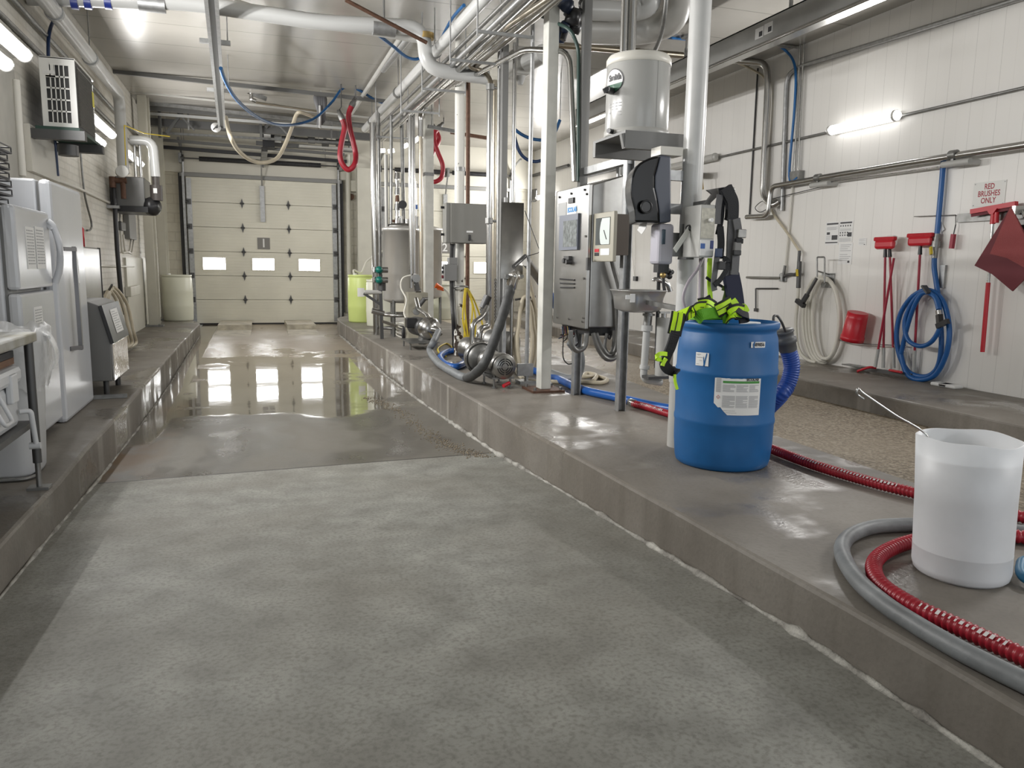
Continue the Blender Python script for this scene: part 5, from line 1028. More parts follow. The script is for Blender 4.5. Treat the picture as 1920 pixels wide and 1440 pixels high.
t = thing('door_button', 'white push button on a black strip low on the back wall between the doors', 'button', PY(672, 485, YB)); a = PY(669, 472, YB); q = PY(675, 500, YB); part(MB().box(a.x, q.x, YB-.03, YB-.001, q.z, a.z), 'strip', BLACK, t); p = PY(674, 485, YB); part(MB().box(p.x-.05, p.x+.05, YB-.08, YB-.03, p.z-.05, p.z+.05, .01), 'button_box', PAPER, t)
p = PY(657, 370, YB); tag(MB().cyl((p.x, YB-.16, p.z), (p.x, YB-.001, p.z), .07, seg=14).build('pipe_stub', COPPER), 'rusty pipe stub sticking out of the block wall right of the first door', 'pipe')
# lit lamps in the far part of the right bay
for i, (pa, pb, y) in enumerate((((712, 283), (722, 282), 17.4), ((728, 284), (739, 282), 17.4), ((757, 275), (765, 271), 17), ((770, 270), (786, 258), 17), ((789, 257), (796, 251), 17))):
    a = PY(*pa, y); c_ = PY(*pb, y); t = thing('lamp', ['leftmost small glowing lamp seen between the upright pipes', 'second glowing lamp from the left between the upright pipes', 'third glowing lamp from the left, touching the long one', 'longest glowing lamp seen between the upright pipes', 'rightmost glowing lamp beside the pale square post'][i], 'lamp', a, 'lamps glowing in the far right bay'); part(MB().tube([a, c_], .045, 12), 'diffuser', TUBE, t)
    part(MB().cyl((a+c_)/2, V(((a+c_)/2).x, y, ZC), .008, seg=6), 'hanger_rod', DULL, t)

xbar('strut_bar', 'dark bar tight under the ceiling behind the heavy steel beam', (250, 200), (690, 236), 16.3, 8, SB)
xbar('strut_bar', 'long pipe-like bar just below the heavy steel beam', (262, 247), (640, 268), 17.3, 4, DULL)
xbar('strut_bar', 'black bar level with the door opener motor', (300, 262), (646, 290), 17.9, 5, SB)
for i, (pa, pb, lab) in enumerate((((298, 196), (300, 258), 'leftmost upright brace of the dark frame above the door'), ((352, 198), (312, 250), 'leftmost slanting brace of the dark frame above the door'), ((488, 215), (490, 262), 'upright brace of the dark frame left of the opener'), ((515, 215), (498, 240), 'slanting brace of the dark frame beside the opener'))):
    tag(MB().bar(PY(*pa, 16.7), PY(*pb, 16.7), .07, .05).build('frame_brace', SB), lab, 'brace')
t = thing('gas_pipe_run', 'dark pipe run with small valves right of the door opener', 'pipe', PY(600, 262, 17.4))
part(MB().cyl(PY(528, 259, 17.4), PY(664, 270, 17.4), .05, seg=12), 'run', DARKMET, t)
for px, py in ((545, 258), (584, 262), (610, 268), (636, 268)): p = PY(px, py, 17.4); part(MB().cyl(p-V(.07, 0, 0), p+V(.07, 0, 0), .08, seg=10).cyl(p, p+V(0, 0, .16), .03, seg=8), 'valve', [DARKMET, RUBBER][px % 2], t)
part(MB().cyl(PY(540, 259, 17.4), V(PY(540, 259, 17.4).x, 17.4, ZC), .012, seg=6), 'hanger_rod', DULL, t)
t = thing('heater_bank', 'grey box heater with pipes high above the right side of the first truck door', 'heater', PY(650, 275, 17.9)); a = PY(560, 272, 17.9); q = PY(664, 283, 17.9)
part(MB().box(a.x, q.x, 17.8, 18.1, q.z, a.z, .01), 'case', PVCOLD, t); part(MB().cyl((q.x-.1, 17.95, a.z), (q.x-.1, 17.95, ZC), .02, seg=8), 'hanger_rod', DULL, t)
# ---------------------------------------------------------------- near end of the platform
# paper towel dispenser on the pipe column
t = thing('towel_dispenser', 'black paper towel dispenser with a grey-blue back fixed to the big white pipe column', 'dispenser', (2.35, 4.4, 1.69))
yv = 4.22; dp = .30
front = [(1238, 291), (1218, 296), (1200, 305), (1188, 322), (1183, 345), (1184, 370), (1190, 392), (1191, 416), (1237, 418)]
back = [(1238, 291), (1258, 293), (1258, 416), (1237, 418), (1236, 395), (1233, 375), (1228, 352), (1228, 330), (1233, 312)]
front = [(1238, 291), (1228, 293), (1217, 296), (1208, 300), (1200, 305), (1193, 312), (1188, 321), (1184.5, 332), (1183, 345), (1183, 358), (1184, 370), (1187, 382), (1190, 393), (1191, 405), (1191, 417), (1237, 418)]
fr2 = front+[(1236, 395), (1233, 375), (1228, 352), (1228, 330), (1233, 312)]
part(MB().prism([PY(x, y, yv) for x, y in fr2], (.09, .26, 0)), 'cover', mat('smoky_plastic', (.006, .006, .007), .22, spec=.35), t, 'glossy black cover', bev=.014)
part(MB().prism([PY(x, y, yv) for x, y in back], (.09, .26, 0)), 'back_shell', mat('shell_grey', (.065, .075, .105), .4), t, 'grey-blue back shell', bev=.008)
c = PY(1209, 388, yv-.002); part(MB().cyl(c, c-V(0, .02, 0), .03, seg=20).torus(c-V(0, .02, 0), .035, .006, (0, 1, 0), 20, 6), 'knob', BLACK, t)
p = PY(1205, 417, 4.36); part(MB().ribbon(spline([p, p+V(-.005, -.01, -.03), p+V(-.02, 0, -.06)], 4), .10, (0, 1, 0), .002), 'paper_tail', PAPER, t); part(MB().box(PY(1258, 300, yv).x+.02, COLX-.05, yv+.06, yv+.10, 1.74, 1.80).box(PY(1258, 300, yv).x+.02, COLX-.05, yv+.06, yv+.10, 1.94, 2.0), 'back_plate', GALV, t)
# soap dispenser
t = thing('soap_dispenser', 'pale soap dispenser with a dark sight window under the towel dispenser', 'dispenser', PY(1248, 490, 4.25)); a = PY(1237, 419, 4.22); q = PY(1262, 496, 4.22)
part(MB().box(a.x, q.x, 4.22, 4.34, q.z, a.z, .018), 'body', mat('soap_lilac', (.46, .45, .51), .35), t); a2 = PY(1242, 430, 4.215); q2 = PY(1247, 458, 4.215); part(MB().box(a2.x, q2.x, 4.212, 4.22, q2.z, a2.z, .003), 'sight_window', mat('sight', (.03, .06, .09), .2), t); part(MB().box(a.x+.02, q.x-.01, 4.25, 4.31, q.z-.05, q.z), 'nozzle', BLACK, t); part(MB().box(q.x, COLX-.06, 4.25, 4.32, q.z+.05, a.z-.05), 'mount', GALV, t)
# hand sink
t = thing('hand_sink', 'small stainless hand sink with a swan-neck tap behind the harness strap', 'sink', (2.65, 4.95, 1.1)); yv = 4.75
a = PY(1178, 546, yv); q = PY(1260, 546, yv); zr = a.z; xw = q.x-a.x; yb = 5.1
b = MB(); n = 28; rings = []
for z, s, inn in ((zr-.15, .6, 0), (zr-.13, .84, 0), (zr-.05, .9, 0), (zr-.005, .98, 0), (zr, 1.04, 0), (zr+.004, 1.04, 0), (zr+.002, .94, 0), (zr-.04, .86, 0), (zr-.1, .6, 0)):
    r = []
    for k_ in range(n): an = 2*PI*k_/n; ca, sa = math.cos(an), math.sin(an); qq = (abs(ca)**4+abs(sa)**4)**-.25; r.append(V((a.x+q.x)/2+xw/2*s*ca*qq, (yv+yb)/2+(yb-yv)/2*s*sa*qq, z))
    rings.append(r)
vs = [v for r in rings for v in r]; fs = [[i*n+k_, i*n+(k_+1) % n, i*n+n+(k_+1) % n, i*n+n+k_] for i in range(len(rings)-1) for k_ in range(n)]; fs += [list(range(n))[::-1], [len(vs)-n+k_ for k_ in range(n)]]
b.add(vs, fs, True); part(b, 'bowl', mat('sink_steel', (.52, .52, .51), .3, .75), t)
for x0_, x1_, y0_, y1_ in ((1173, 1181, 553, 561), (1182, 1190, 551, 567)): a_ = PY(x0_, y0_, yv-.012); c_ = PY(x1_, y1_, yv-.012); part(MB().box(a_.x, c_.x, yv-.016, yv-.012, c_.z, a_.z), 'sticker', PAPER, t)
tp = part(MB().tube(spline([PY(1257, 546, 4.95), PY(1253, 535, 4.95), PY(1243, 528, 4.95), PY(1228, 523, 4.95), PY(1225, 527, 4.95)], 6), lambda k_: .020-.009*k_, 10), 'tap', STEEL, t)
part(MB().bar((COLX, 5.05, zr-.06), (COLX, COLY+.05, zr-.10), .04, .03), 'wall_bracket', DULL, t)
d0 = PY(1217, 580, 4.92); d1 = PY(1213, 615, 4.92); d2 = PY(1206, 712, 4.92); part(MB().cyl(d0, d1, .030, seg=12).cyl(d0-V(0, 0, .03), d0-V(0, 0, .045), .045, seg=12), 'tailpiece', DULL, t)
part(MB().tube(fillet([d1, d2, PY(1240, 717, 4.92)], .05), .026, 12).cyl(d1+V(0, 0, .02), d1-V(0, 0, .02), .04, seg=12).cyl(PY(1209, 685, 4.92), PY(1208, 692, 4.92), .036, seg=12), 'drain_pipe', PVC, t, 'white plastic drain pipe')
t = thing('steel_canister', 'upright grey steel canister behind the harness strap by the sink drain', 'canister', PY(1250, 712, 4.75)); a = PY(1242, 597, 4.78); q = PY(1261, 706, 4.78)
part(MB().cyl(((a.x+q.x)/2, 4.85, q.z), ((a.x+q.x)/2, 4.85, a.z), .048, seg=18), 'body', LGREY, t); part(MB().cyl(((a.x+q.x)/2, 4.85, a.z), ((a.x+q.x)/2, 4.85, a.z+.04), .02, seg=10).box((a.x+q.x)/2-.04, (a.x+q.x)/2+.04, 4.83, 4.87, a.z+.03, a.z+.045), 'cap', STEEL, t); part(MB().box(q.x-.18, q.x+.02, 4.8, 4.9, q.z-.02, q.z), 'bracket', DARKMET, t)
vpipe('dark pipe standing behind the sink beside the steel canister', (1236, 415), (1230, 690), 5.0, .014, BLACK)
t = thing('water_pipes', 'small black valves and hoses between the sink tap and the soap dispenser', 'pipes', PY(1245, 520, 4.85))
for i, pts in enumerate((((1240, 500), (1252, 505), (1262, 512)), ((1240, 512), (1250, 518), (1262, 508)), ((1244, 505), (1244, 530), (1246, 545)))): part(MB().tube(spline([PY(x, y, 4.85) for x, y in pts], 5), .012, 8), 'hose', [BLACK, DARKMET, RUBBER][i], t)
for px, py in ((1243, 516), (1250, 508), (1255, 518)): part(MB().ball(PY(px, py, 4.85), .022, 10), 'valve', [BLACK, BRASS, DARKMET][(px+py) % 3], t)
# water heater
t = thing('water_heater', 'short white cylindrical water heater on a bracket high on the pipe column', 'water heater', (2.385, 4.62, 2.24)); c = V(2.385, 4.68, 0); zt, zb = PY(1200, 118, 4.68).z, PY(1200, 255, 4.6).z; R = .203
part(MB().lathe(c, [(0, zb), (R*.98, zb), (R, zb+.01), (R, zt), (R*.97, zt+.01), (R*.97, zt+.025), (R*.6, zt+.035), (0, zt+.04)], 48), 'jacket', mat('heater_white', (.44, .44, .425), .22), t)
part(MB().lathe(c, [(R+.004, zb-.002), (R+.006, zb), (R+.006, zb+.035), (R+.001, zb+.038)], 48), 'lower_band', PVCOLD, t); part(MB().lathe(c, [(R+.001, zt-.03), (R+.004, zt-.028), (R+.004, zt+.008), (R*.95, zt+.03)], 48), 'upper_band', OFFW, t)
part(MB().patch((c.x, c.y), R+.0015, -1.42, -1.41, zb+.04, zt-.03, 1), 'seam', GREYPAINT, t)
def cylmap(cx, cy, R, a0, z0): return lambda x, y: V(cx+R*math.cos(a0+x/R), cy+R*math.sin(a0+x/R), z0+y)
a0 = -2.90; zl = zt-.14; f = cylmap(c.x, c.y, R+.002, a0, zl); b = MB(); P = [f(.085*math.cos(2*PI*i/32), .075*math.sin(2*PI*i/32)) for i in range(32)]; b.add([f(0, 0)]+P, [[0, i+1, (i+1) % 32+1] for i in range(32)]); q = part(b, 'badge_rim', INK, t)
f = cylmap(c.x, c.y, R+.0035, a0, zl); b = MB(); b.add([f(0, 0)]+[f(.078*math.cos(2*PI*i/32), .069*math.sin(2*PI*i/32)) for i in range(32)], [[0, i+1, (i+1) % 32+1] for i in range(32)]); part(b, 'badge', PAPER, q)
f = cylmap(c.x, c.y, R+.005, a0, zl); b = MB(); P = [f(.078*math.cos(PI+PI*i/16)*.97, -.015+.054*math.sin(PI+PI*i/16)) for i in range(17)]; b.add([f(0, -.02)]+P, [[0, i+1, i+2] for i in range(16)]); part(b, 'green_field', mat('badge_green', (.02, .11, .06), .4), q); part(MB().text('Smith', .05, cylmap(c.x, c.y, R+.005, a0+.05, zl+.02), .002), 'lettering', INK, q)
b = MB(); f = cylmap(c.x, c.y, R+.002, a0+.1, zl-.14)
for i in range(5):
    for j in range(4):
        if random.random() < .7: b.add([f(-.06+j*.03, -i*.018), f(-.04+j*.03, -i*.018), f(-.04+j*.03, .006-i*.018), f(-.06+j*.03, .006-i*.018)], [[0, 1, 2, 3]])
part(b, 'small_print', GINK, t); p = PY(1138, 168, 4.6); part(MB().cyl(p, p+V(.05, .03, 0), .022, seg=10).bar(p+V(-.02, 0, -.01), p+V(.02, 0, .01), .02, .03), 'relief_valve', BLACK, t); p = PY(1141, 245, 4.6); part(MB().cyl(p, p+V(.05, .03, 0), .016, seg=8), 'drain_knob', BLACK, t)
t = thing('heater_shelf', 'grey steel shelf bracket under the white water heater', 'bracket', (2.45, 4.6, 2.15)); part(MB().box(2.18, COLX+.04, 4.42, 4.46, zb-.11, zb-.003).box(2.18, COLX+.04, 4.86, 4.9, zb-.11, zb-.003).box(2.18, COLX-.02, 4.46, 4.86, zb-.02, zb-.004), 'shelf', GREYPAINT, t); part(MB().bar((2.2, 4.44, zb-.1), (2.18, 4.44, zb-.02), .03, .05), 'brace', GREYPAINT, t); part(MB().box(2.34, COLX-.085, COLY-.02, COLY+.1, zb-.16, zb-.11), 'brace', OFFW, t)
for i, (px, y_, r, lab) in enumerate(((1170, 4.72, .024, 'left of two polished pipes entering the top of the water heater'), (1184, 4.72, .032, 'right of two polished pipes entering the top of the water heater'))):
    p = PY(px, 60, y_); tag(MB().cyl((p.x, y_, zt+.03), (p.x, y_, ZC), r, seg=14).build('supply_pipe', STEEL), lab, 'pipe')
for i, (px, y_, r, m, lab) in enumerate(((1161, 5.95, .019, DULL, 'thin grey pipe dropping under the water heater shelf'), (1168, 5.95, .026, STEEL, 'bright pipe dropping under the water heater shelf'), (1177, 6.0, .030, mat('warm_steel', (.40, .36, .29), .3, 1), 'brassy pipe dropping under the water heater shelf'))):
    p = PY(px, 290, y_); tag(MB().cyl((p.x, y_, 1.25), (p.x, y_, ZC), r, seg=12).build('drop_pipe', m), lab, 'pipe')
pipe('heater_flex', 'grey flexible tube rising from the water heater to the ceiling', spline([PY(1222, 108, 4.7), PY(1238, 70, 4.75), PY(1246, 30, 4.8), PY(1250, -10, 4.8)], 6), .014, DULL, 'tube')
# disconnect box
t = thing('disconnect_box', 'grey electrical disconnect box with stickers and a hanging tag on the pipe column', 'switch box', (2.55, 4.1, 1.48)); yv = 3.98
a = PY(1315, 383, yv); q = PY(1337, 483, yv); e = PY(1284, 383, 4.2)
part(MB().prism([V(a.x, yv, q.z), V(q.x, yv, q.z), V(q.x+.02, 4.2, q.z), V(e.x, 4.2, q.z)], (0, 0, a.z-q.z)), 'case', LGREY, t, bev=.006)
part(MB().box(a.x+.006, q.x-.004, yv-.004, yv-.001, q.z+.11, a.z-.02), 'rating_plate', mat('plate_beige', (.56, .54, .46), .45, nz=(40, .25)), t); part(MB().box(a.x+.004, q.x-.004, yv-.005, yv-.001, q.z+.01, q.z+.10), 'sticker', PAPER, t); part(MB().box(a.x+.006, a.x+.035, yv-.007, yv-.005, q.z+.05, q.z+.08), 'blue_print', BLUEH, t); part(MB().box(q.x-.028, q.x-.006, yv-.007, yv-.005, q.z+.05, q.z+.098), 'navy_print', mat('navy_print', (.03, .05, .2), .5), t)
p = PY(1330, 413, yv-.004); part(MB().cyl(p, p-V(0, .03, 0), .012, seg=12), 'knob', PAPER, t)
p = PY(1292, 428, 4.12); part(MB().ball(p, .022, 12), 'padlock', BLACK, t); c_ = PY(1265, 470, 4.08); part(MB().ribbon([p+V(0, -.01, 0), c_], .035, (0, 0, 1), .003), 'lockout_tag', mat('tag_paper', (.62, .62, .58), .5), t); part(MB().box(e.x+.02, a.x-.01, 4.1, 4.2, q.z-.012, q.z), 'gland', DARKMET, t); part(MB().tube(spline([PY(1318, 484, 4.08), PY(1308, 505, 4.05), PY(1290, 530, 4.05), PY(1281, 560, 4.05), PY(1290, 590, 4.02)], 7), .009, 8), 'lilac_cable', mat('lilac', (.36, .32, .36), .45), t); part(MB().cyl(PY(1316, 484, 4.12), PY(1314, 596, 4.12), .018, seg=10), 'lilac_conduit', mat('lilac', (.36, .32, .36), .45), t); part(MB().box(e.x-.02, e.x+.1, COLY-.07, 4.21, q.z+.1, a.z-.1), 'mount', GALV, t)
# hanger bracket and hanging harness
t = thing('hanger_bracket', 'flat grey steel bracket jutting from the pipe column with a harness hung on it', 'bracket', PY(1345, 360, 4.1)); yv = 4.05
part(MB().prism([PY(x, y, yv) for x, y in ((1326, 356), (1368, 349), (1370, 362), (1352, 362), (1331, 382), (1322, 382), (1336, 364))], (0, .02, 0)), 'arm', mat('bracket_grey', (.16, .155, .15), .45), t); p = PY(1328, 380, yv); part(MB().bar(p, (COLX, COLY, p.z), .03, .03), 'stay', DULL, t); part(MB().torus(PY(1374, 356, yv), .014, .003, (0, 1, 0), 12, 5), 'ring', STEEL, t)
t = thing('hanging_harness', 'black and grey padded safety harness hanging from the grey bracket', 'harness', PY(1360, 470, 4.0))
def strap(pts, wd, m, name, y, tt, dy=0, side=None, th=.006): 
    P = spline([PY(p[0], p[1], y+(p[2] if len(p) > 2 else 0)) for p in pts], 6); return part(MB().ribbon(P, wd, side or (1, 0, .0), th), name, m, tt)
strap([(1360, 352), (1366, 365), (1372, 380), (1372, 405), (1370, 415)], .075, WEB, 'shoulder_pad', 3.98, t, th=.03); strap([(1372, 412), (1370, 450), (1369, 480), (1366, 520)], .05, GWEB, 'chest_strap', 3.97, t, th=.012); strap([(1380, 410), (1384, 440), (1380, 470), (1377, 515)], .05, GWEB, 'side_strap', 3.95, t, th=.012)
strap([(1370, 515), (1376, 545), (1380, 575), (1380, 590)], .10, mat('pad_navy', (.012, .015, .04), .75), 'hip_pad', 3.96, t, th=.03); strap([(1352, 352), (1354, 375), (1352, 410), (1346, 440)], .035, WEB, 'strap', 4.0, t); strap([(1350, 365), (1346, 395), (1345, 420)], .04, GWEB, 'strap', 3.98, t); strap([(1350, 425), (1352, 455), (1350, 485)], .045, WEB, 'strap', 3.97, t); strap([(1346, 470), (1342, 500), (1338, 530), (1340, 545)], .035, GWEB, 'strap', 3.96, t); strap([(1340, 535), (1352, 522), (1362, 505), (1365, 490), (1356, 484)], .03, WEB, 'strap', 3.95, t, side=(0, 0, 1))
strap([(1331, 484), (1330, 520), (1332, 560), (1336, 590)], .03, HIVIS, 'hi_vis_strap', 4.02, t); strap([(1354, 540), (1362, 545), (1356, 570), (1352, 592)], .028, mat('olive_web', (.11, .17, .03), .6), 'olive_strap', 3.98, t); strap([(1324, 520), (1338, 530), (1350, 535), (1358, 540)], .015, WEB, 'strap', 3.99, t, side=(0, 0, 1)); strap([(1326, 555), (1334, 575), (1340, 595)], .035, WEB, 'strap', 4.0, t)
for px, py, w_, h_, m in ((1391, 438, .055, .05, DULL), (1386, 452, .05, .03, WEB), (1383, 462, .045, .05, GREYPAINT), (1382, 474, .05, .03, BLACK), (1348, 474, .04, .05, NAVY), (1354, 498, .04, .05, BLACK)):
    p = PY(px, py, 3.93); part(MB().box(p.x-w_/2, p.x+w_/2, p.y-.008, p.y+.014, p.z-h_/2, p.z+h_/2, .004), 'buckle', m, t)
# blue drum
DC = V(2.615, 3.86, Z0); DR = .288; DH = PY(1368, 601, 3.86).z-Z0
t = thing('blue_drum', 'blue plastic chemical drum with white labels standing on the platform', 'drum', DC)
HH = DH
prof = [(0, .0), (DR*.88, 0), (DR*.93, .012), (DR*.955, .04), (DR*.985, HH*.17), (DR*.99, HH*.30), (DR*1.005, HH*.315), (DR*1.005, HH*.335), (DR*.99, HH*.35), (DR*1.0, HH*.55), (DR*1.0, HH*.635), (DR*1.018, HH*.65), (DR*1.018, HH*.668), (DR*1.0, HH*.684), (DR*.99, HH*.80), (DR*.965, HH*.89), (DR*.93, HH*.925), (DR*.925, HH*.945), (DR*.97, HH*.955), (DR*.985, HH*.97), (DR*.985, HH*.992), (DR*.97, HH), (DR*.93, HH), (DR*.92, HH*.97), (0, HH*.965)]
part(MB().lathe(DC, prof, 64), 'body', BLUEP, t)
vc = math.atan2(0-DC.y, 0-DC.x)                 # bearing of the camera
def dpx(px, py, extra=.0015):                   # point of the drum wall seen at a pixel
    d = ray(px, py); R = DR*.995+extra; ox, oy = -DC.x, -DC.y; A = d.x**2+d.y**2; B = ox*d.x+oy*d.y; Cc = ox*ox+oy*oy-R*R; s = (-B-math.sqrt(max(B*B-A*Cc, 0)))/A; q = CC+d*s; return q
def dpatch(name, px0, py0, px1, py1, m, ext, par, poly=None):
    n = 10; b = MB(); vs = []; fs = []
    a = dpx(px0, (py0+py1)/2); c = dpx(px1, (py0+py1)/2); a0 = math.atan2(a.y-DC.y, a.x-DC.x); a1 = math.atan2(c.y-DC.y, c.x-DC.x); cx = (px0+px1)/2; z1 = dpx(cx, py0).z; z0 = dpx(cx, py1).z; R = DR*.995+ext+.004
    f = lambda u, v: V(DC.x+R*math.cos(a0+(a1-a0)*u), DC.y+R*math.sin(a0+(a1-a0)*u), z0+(z1-z0)*v)
    if poly:
        for u, v0, v1 in poly: vs += [f(u, v0), f(u, v1)]
    else:
        for i in range(n+1): vs += [f(i/n, 0), f(i/n, 1)]
    for i in range(len(vs)//2-1): fs.append([2*i, 2*i+2, 2*i+3, 2*i+1])
    b.add(vs, fs, True); o = part(b, name, m, par); return o, f
o, f = dpatch('main_label', 1339, 708, 1424, 779, PAPER, 0, t, [(0, .30, 1), (.03, .27, 1), (.09, .19, 1), (.14, .20, 1), (.20, .11, 1), (.29, 0, 1), (.45, 0, 1), (.6, 0, 1), (.75, 0, 1), (.9, 0, 1), (1, 0, 1)])
def off(f, e): return lambda u, v: (lambda p: V(p.x+(p.x-DC.x)*e, p.y+(p.y-DC.y)*e, p.z))(f(u, v))
g = off(f, .004)
def rects(name, L, m, par, g, nn=4):
    b = MB()
    for u0, u1, v0, v1 in L:
        vs = []
        for i in range(nn+1): vs += [g(u0+(u1-u0)*i/nn, v0), g(u0+(u1-u0)*i/nn, v1)]
        b.add(vs, [[2*i, 2*i+2, 2*i+3, 2*i+1] for i in range(nn)])
    return part(b, name, m, par)
rects('green_band', [(.17, .96, .845, .905)], GREENL, o, g, 8); Rr = DR*1.01
L = []
for cx0, cx1 in ((.17, .43), (.45, .70), (.73, .95)):
    for i in range(7): L.append((cx0, cx0+(cx1-cx0)*random.choice((1, 1, .9, .6)), .79-i*.028, .805-i*.028))
    for i in range(12): L.append((cx0, cx0+(cx1-cx0)*random.choice((1, 1, .95, .6)), .50-i*.027, .515-i*.027))
L += [(.2, .45, .115, .125), (.25, .48, .06, .07)]
rects('small_print', L, GINK, o, g, 3); rects('side_table', [(.03, .13, .60, .98)], mat('table_grey', (.55, .55, .56), .5), o, g); g2 = off(f, .007); rects('table_lines', [(.04, .12, .62+i*.045, .635+i*.045) for i in range(8)], GINK, o, g2)
cD = (.085, .47); b = MB(); b.add([g(.045, .47), g(.085, .415), g(.125, .47), g(.085, .525)], [[0, 1, 2, 3]]); dm = part(b, 'hazard_diamond', RED, o); b = MB(); b.add([g2(.055, .47), g2(.085, .43), g2(.115, .47), g2(.085, .51)], [[0, 1, 2, 3]]); part(b, 'diamond_inner', PAPER, dm); b = MB(); g3 = off(f, .009); b.add([g3(.068, .462), g3(.1, .462), g3(.1, .474), g3(.068, .474)], [[0, 1, 2, 3]]); part(b, 'symbol', INK, dm)
W_ = (f(1, .5)-f(0, .5)).length; H_ = (f(.5, 1)-f(.5, 0)).length
part(MB().text('ECOLAB', .019, lambda x, y: g(.80+x/W_, .945+y/H_), .0012), 'maker_lettering', INK, o)
o2, f2 = dpatch('number_label', 1408, 641, 1434, 652, PAPER, 0, t); gg = off(f2, .004); W2 = (f2(1, .5)-f2(0, .5)).length; H2_ = (f2(.5, 1)-f2(.5, 0)).length
part(MB().text('489856', .026, lambda x, y: gg(.53+x/W2*.95, .5+y/H2_), .0012), 'digits', INK, o2); b = MB(); gb = off(f2, .006); b.add([gb(.14, 0), gb(.24, 0), gb(.2, .5), gb(.27, 1), gb(.18, 1), gb(.1, .6)], [[0, 1, 2, 3, 4, 5]]); part(b, 'tear', BLUEP, o2)
o3, f3 = dpatch('torn_label', 1305, 661, 1329, 686, PAPER, 0, t); gg3 = off(f3, .004)
b = MB(); b.add([gg3(.62, 0), gg3(.74, 0), gg3(.80, .45), gg3(.9, .95), gg3(.82, .98), gg3(.7, .4)], [[0, 1, 2, 3, 4, 5]]); b.add([gg3(.65, .05), gg3(.6, .6), gg3(.64, .75), gg3(.7, .3)], [[0, 3, 2, 1]]); part(b, 'tear', BLUEP, o3); rects('small_print', [(.1, .42, .84, .88), (.1, .3, .78, .81), (.08, .55, .60, .65), (.3, .5, .42, .44), (.3, .5, .36, .38), (.07, .3, .12, .15)], GINK, o3, gg3, 3)
part(MB().cyl(DC+V(.13, -.02, HH*.965), DC+V(.13, -.02, HH*.99), .06, seg=20), 'bung', PAPER, t, 'white bung')
# hi-vis harness lying on the drum
t = thing('hi_vis_harness', 'hi-vis yellow and black safety harness heaped on the blue drum with a strap hanging down', 'harness', DC+V(-.1, 0, HH))
zt_ = Z0+HH+.008
def st(pts, wd, m, name, side, th=.008): return part(MB().ribbon(spline([PY(p[0], p[1], p[2]) for p in pts], 7), wd, side, th), name, m, t)
def edged(pts, wd, name, side, m=HIVIS):
    o_ = st(pts, wd, m, name, side); st([(p[0], p[1], p[2]+.006) for p in pts], wd*1.5, WEB, 'strap_edging', side, .005); st([(p[0], p[1], p[2]-.006) for p in pts], .005, WEB, 'stitch_line', side, .002)
    return o_
edged([(1296, 596, 3.66), (1297, 583, 3.64), (1306, 577, 3.66), (1320, 576, 3.70)], .05, 'leg_loop', (.5, -.2, 1))
st([(1306, 600, 3.68), (1316, 590, 3.66), (1340, 587, 3.68), (1362, 592, 3.70), (1358, 600, 3.66)], .06, HIGREEN, 'back_mesh', (0, .1, 1), .02)
part(MB().prism([PY(x, y, 3.70) for x, y in ((1307, 600), (1318, 586), (1338, 583), (1362, 584), (1358, 600))], (0, .10, -.005)), 'mesh_panel', HIGREEN, t, bev=.006)
edged([(1344, 583, 3.66), (1356, 577, 3.65), (1372, 567, 3.66)], .055, 'chest_strap', (-.35, 0, 1)); edged([(1362, 602, 3.64), (1370, 591, 3.62), (1380, 584, 3.63), (1392, 586, 3.68)], .06, 'leg_loop', (.6, .2, .9))
edged([(1292, 578, 3.72), (1284, 580, 3.68), (1276, 592, 3.64), (1272, 604, 3.60)], .055, 'shoulder_strap', (.8, -.3, .4)); edged([(1310, 572, 3.76), (1326, 570, 3.74), (1338, 577, 3.70)], .05, 'shoulder_strap', (.1, .2, 1)); edged([(1272, 586, 3.62), (1270, 600, 3.58), (1267, 614, 3.56), (1264, 628, 3.55)], .05, 'hanging_strap', (1, -.2, 0))
st([(1276, 598, 3.61), (1266, 625, 3.55), (1258, 650, 3.55), (1250, 668, 3.56), (1246, 682, 3.57), (1252, 692, 3.58), (1262, 696, 3.6), (1272, 697, 3.58)], .055, WEB, 'black_strap', (1, .0, .25), .012)
st([(1250, 664, 3.55), (1240, 663, 3.52), (1232, 667, 3.52), (1230, 672, 3.54), (1240, 674, 3.56), (1250, 670, 3.57)], .022, HIVIS, 'webbing_loop', (0, .1, 1)); st([(1249, 672, 3.54), (1244, 680, 3.54), (1242, 686, 3.54)], .02, HIVIS, 'webbing_end', (1, 0, 0)); st([(1265, 702, 3.56), (1266, 716, 3.56), (1270, 730, 3.56)], .014, HIVIS, 'webbing_tail', (1, 0, 0))
st([(1366, 575, 3.64), (1380, 580, 3.63), (1392, 588, 3.64), (1402, 592, 3.68), (1400, 599, 3.7), (1386, 601, 3.68)], .035, WEB, 'black_strap', (0, .3, 1), .01); st([(1388, 582, 3.72), (1394, 576, 3.72), (1400, 586, 3.72)], .04, HIVIS, 'webbing_end', (.5, 0, .6)); st([(1373, 562, 3.66), (1376, 566, 3.655), (1380, 572, 3.65)], .04, HIVIS, 'keeper', (1, 0, .3))
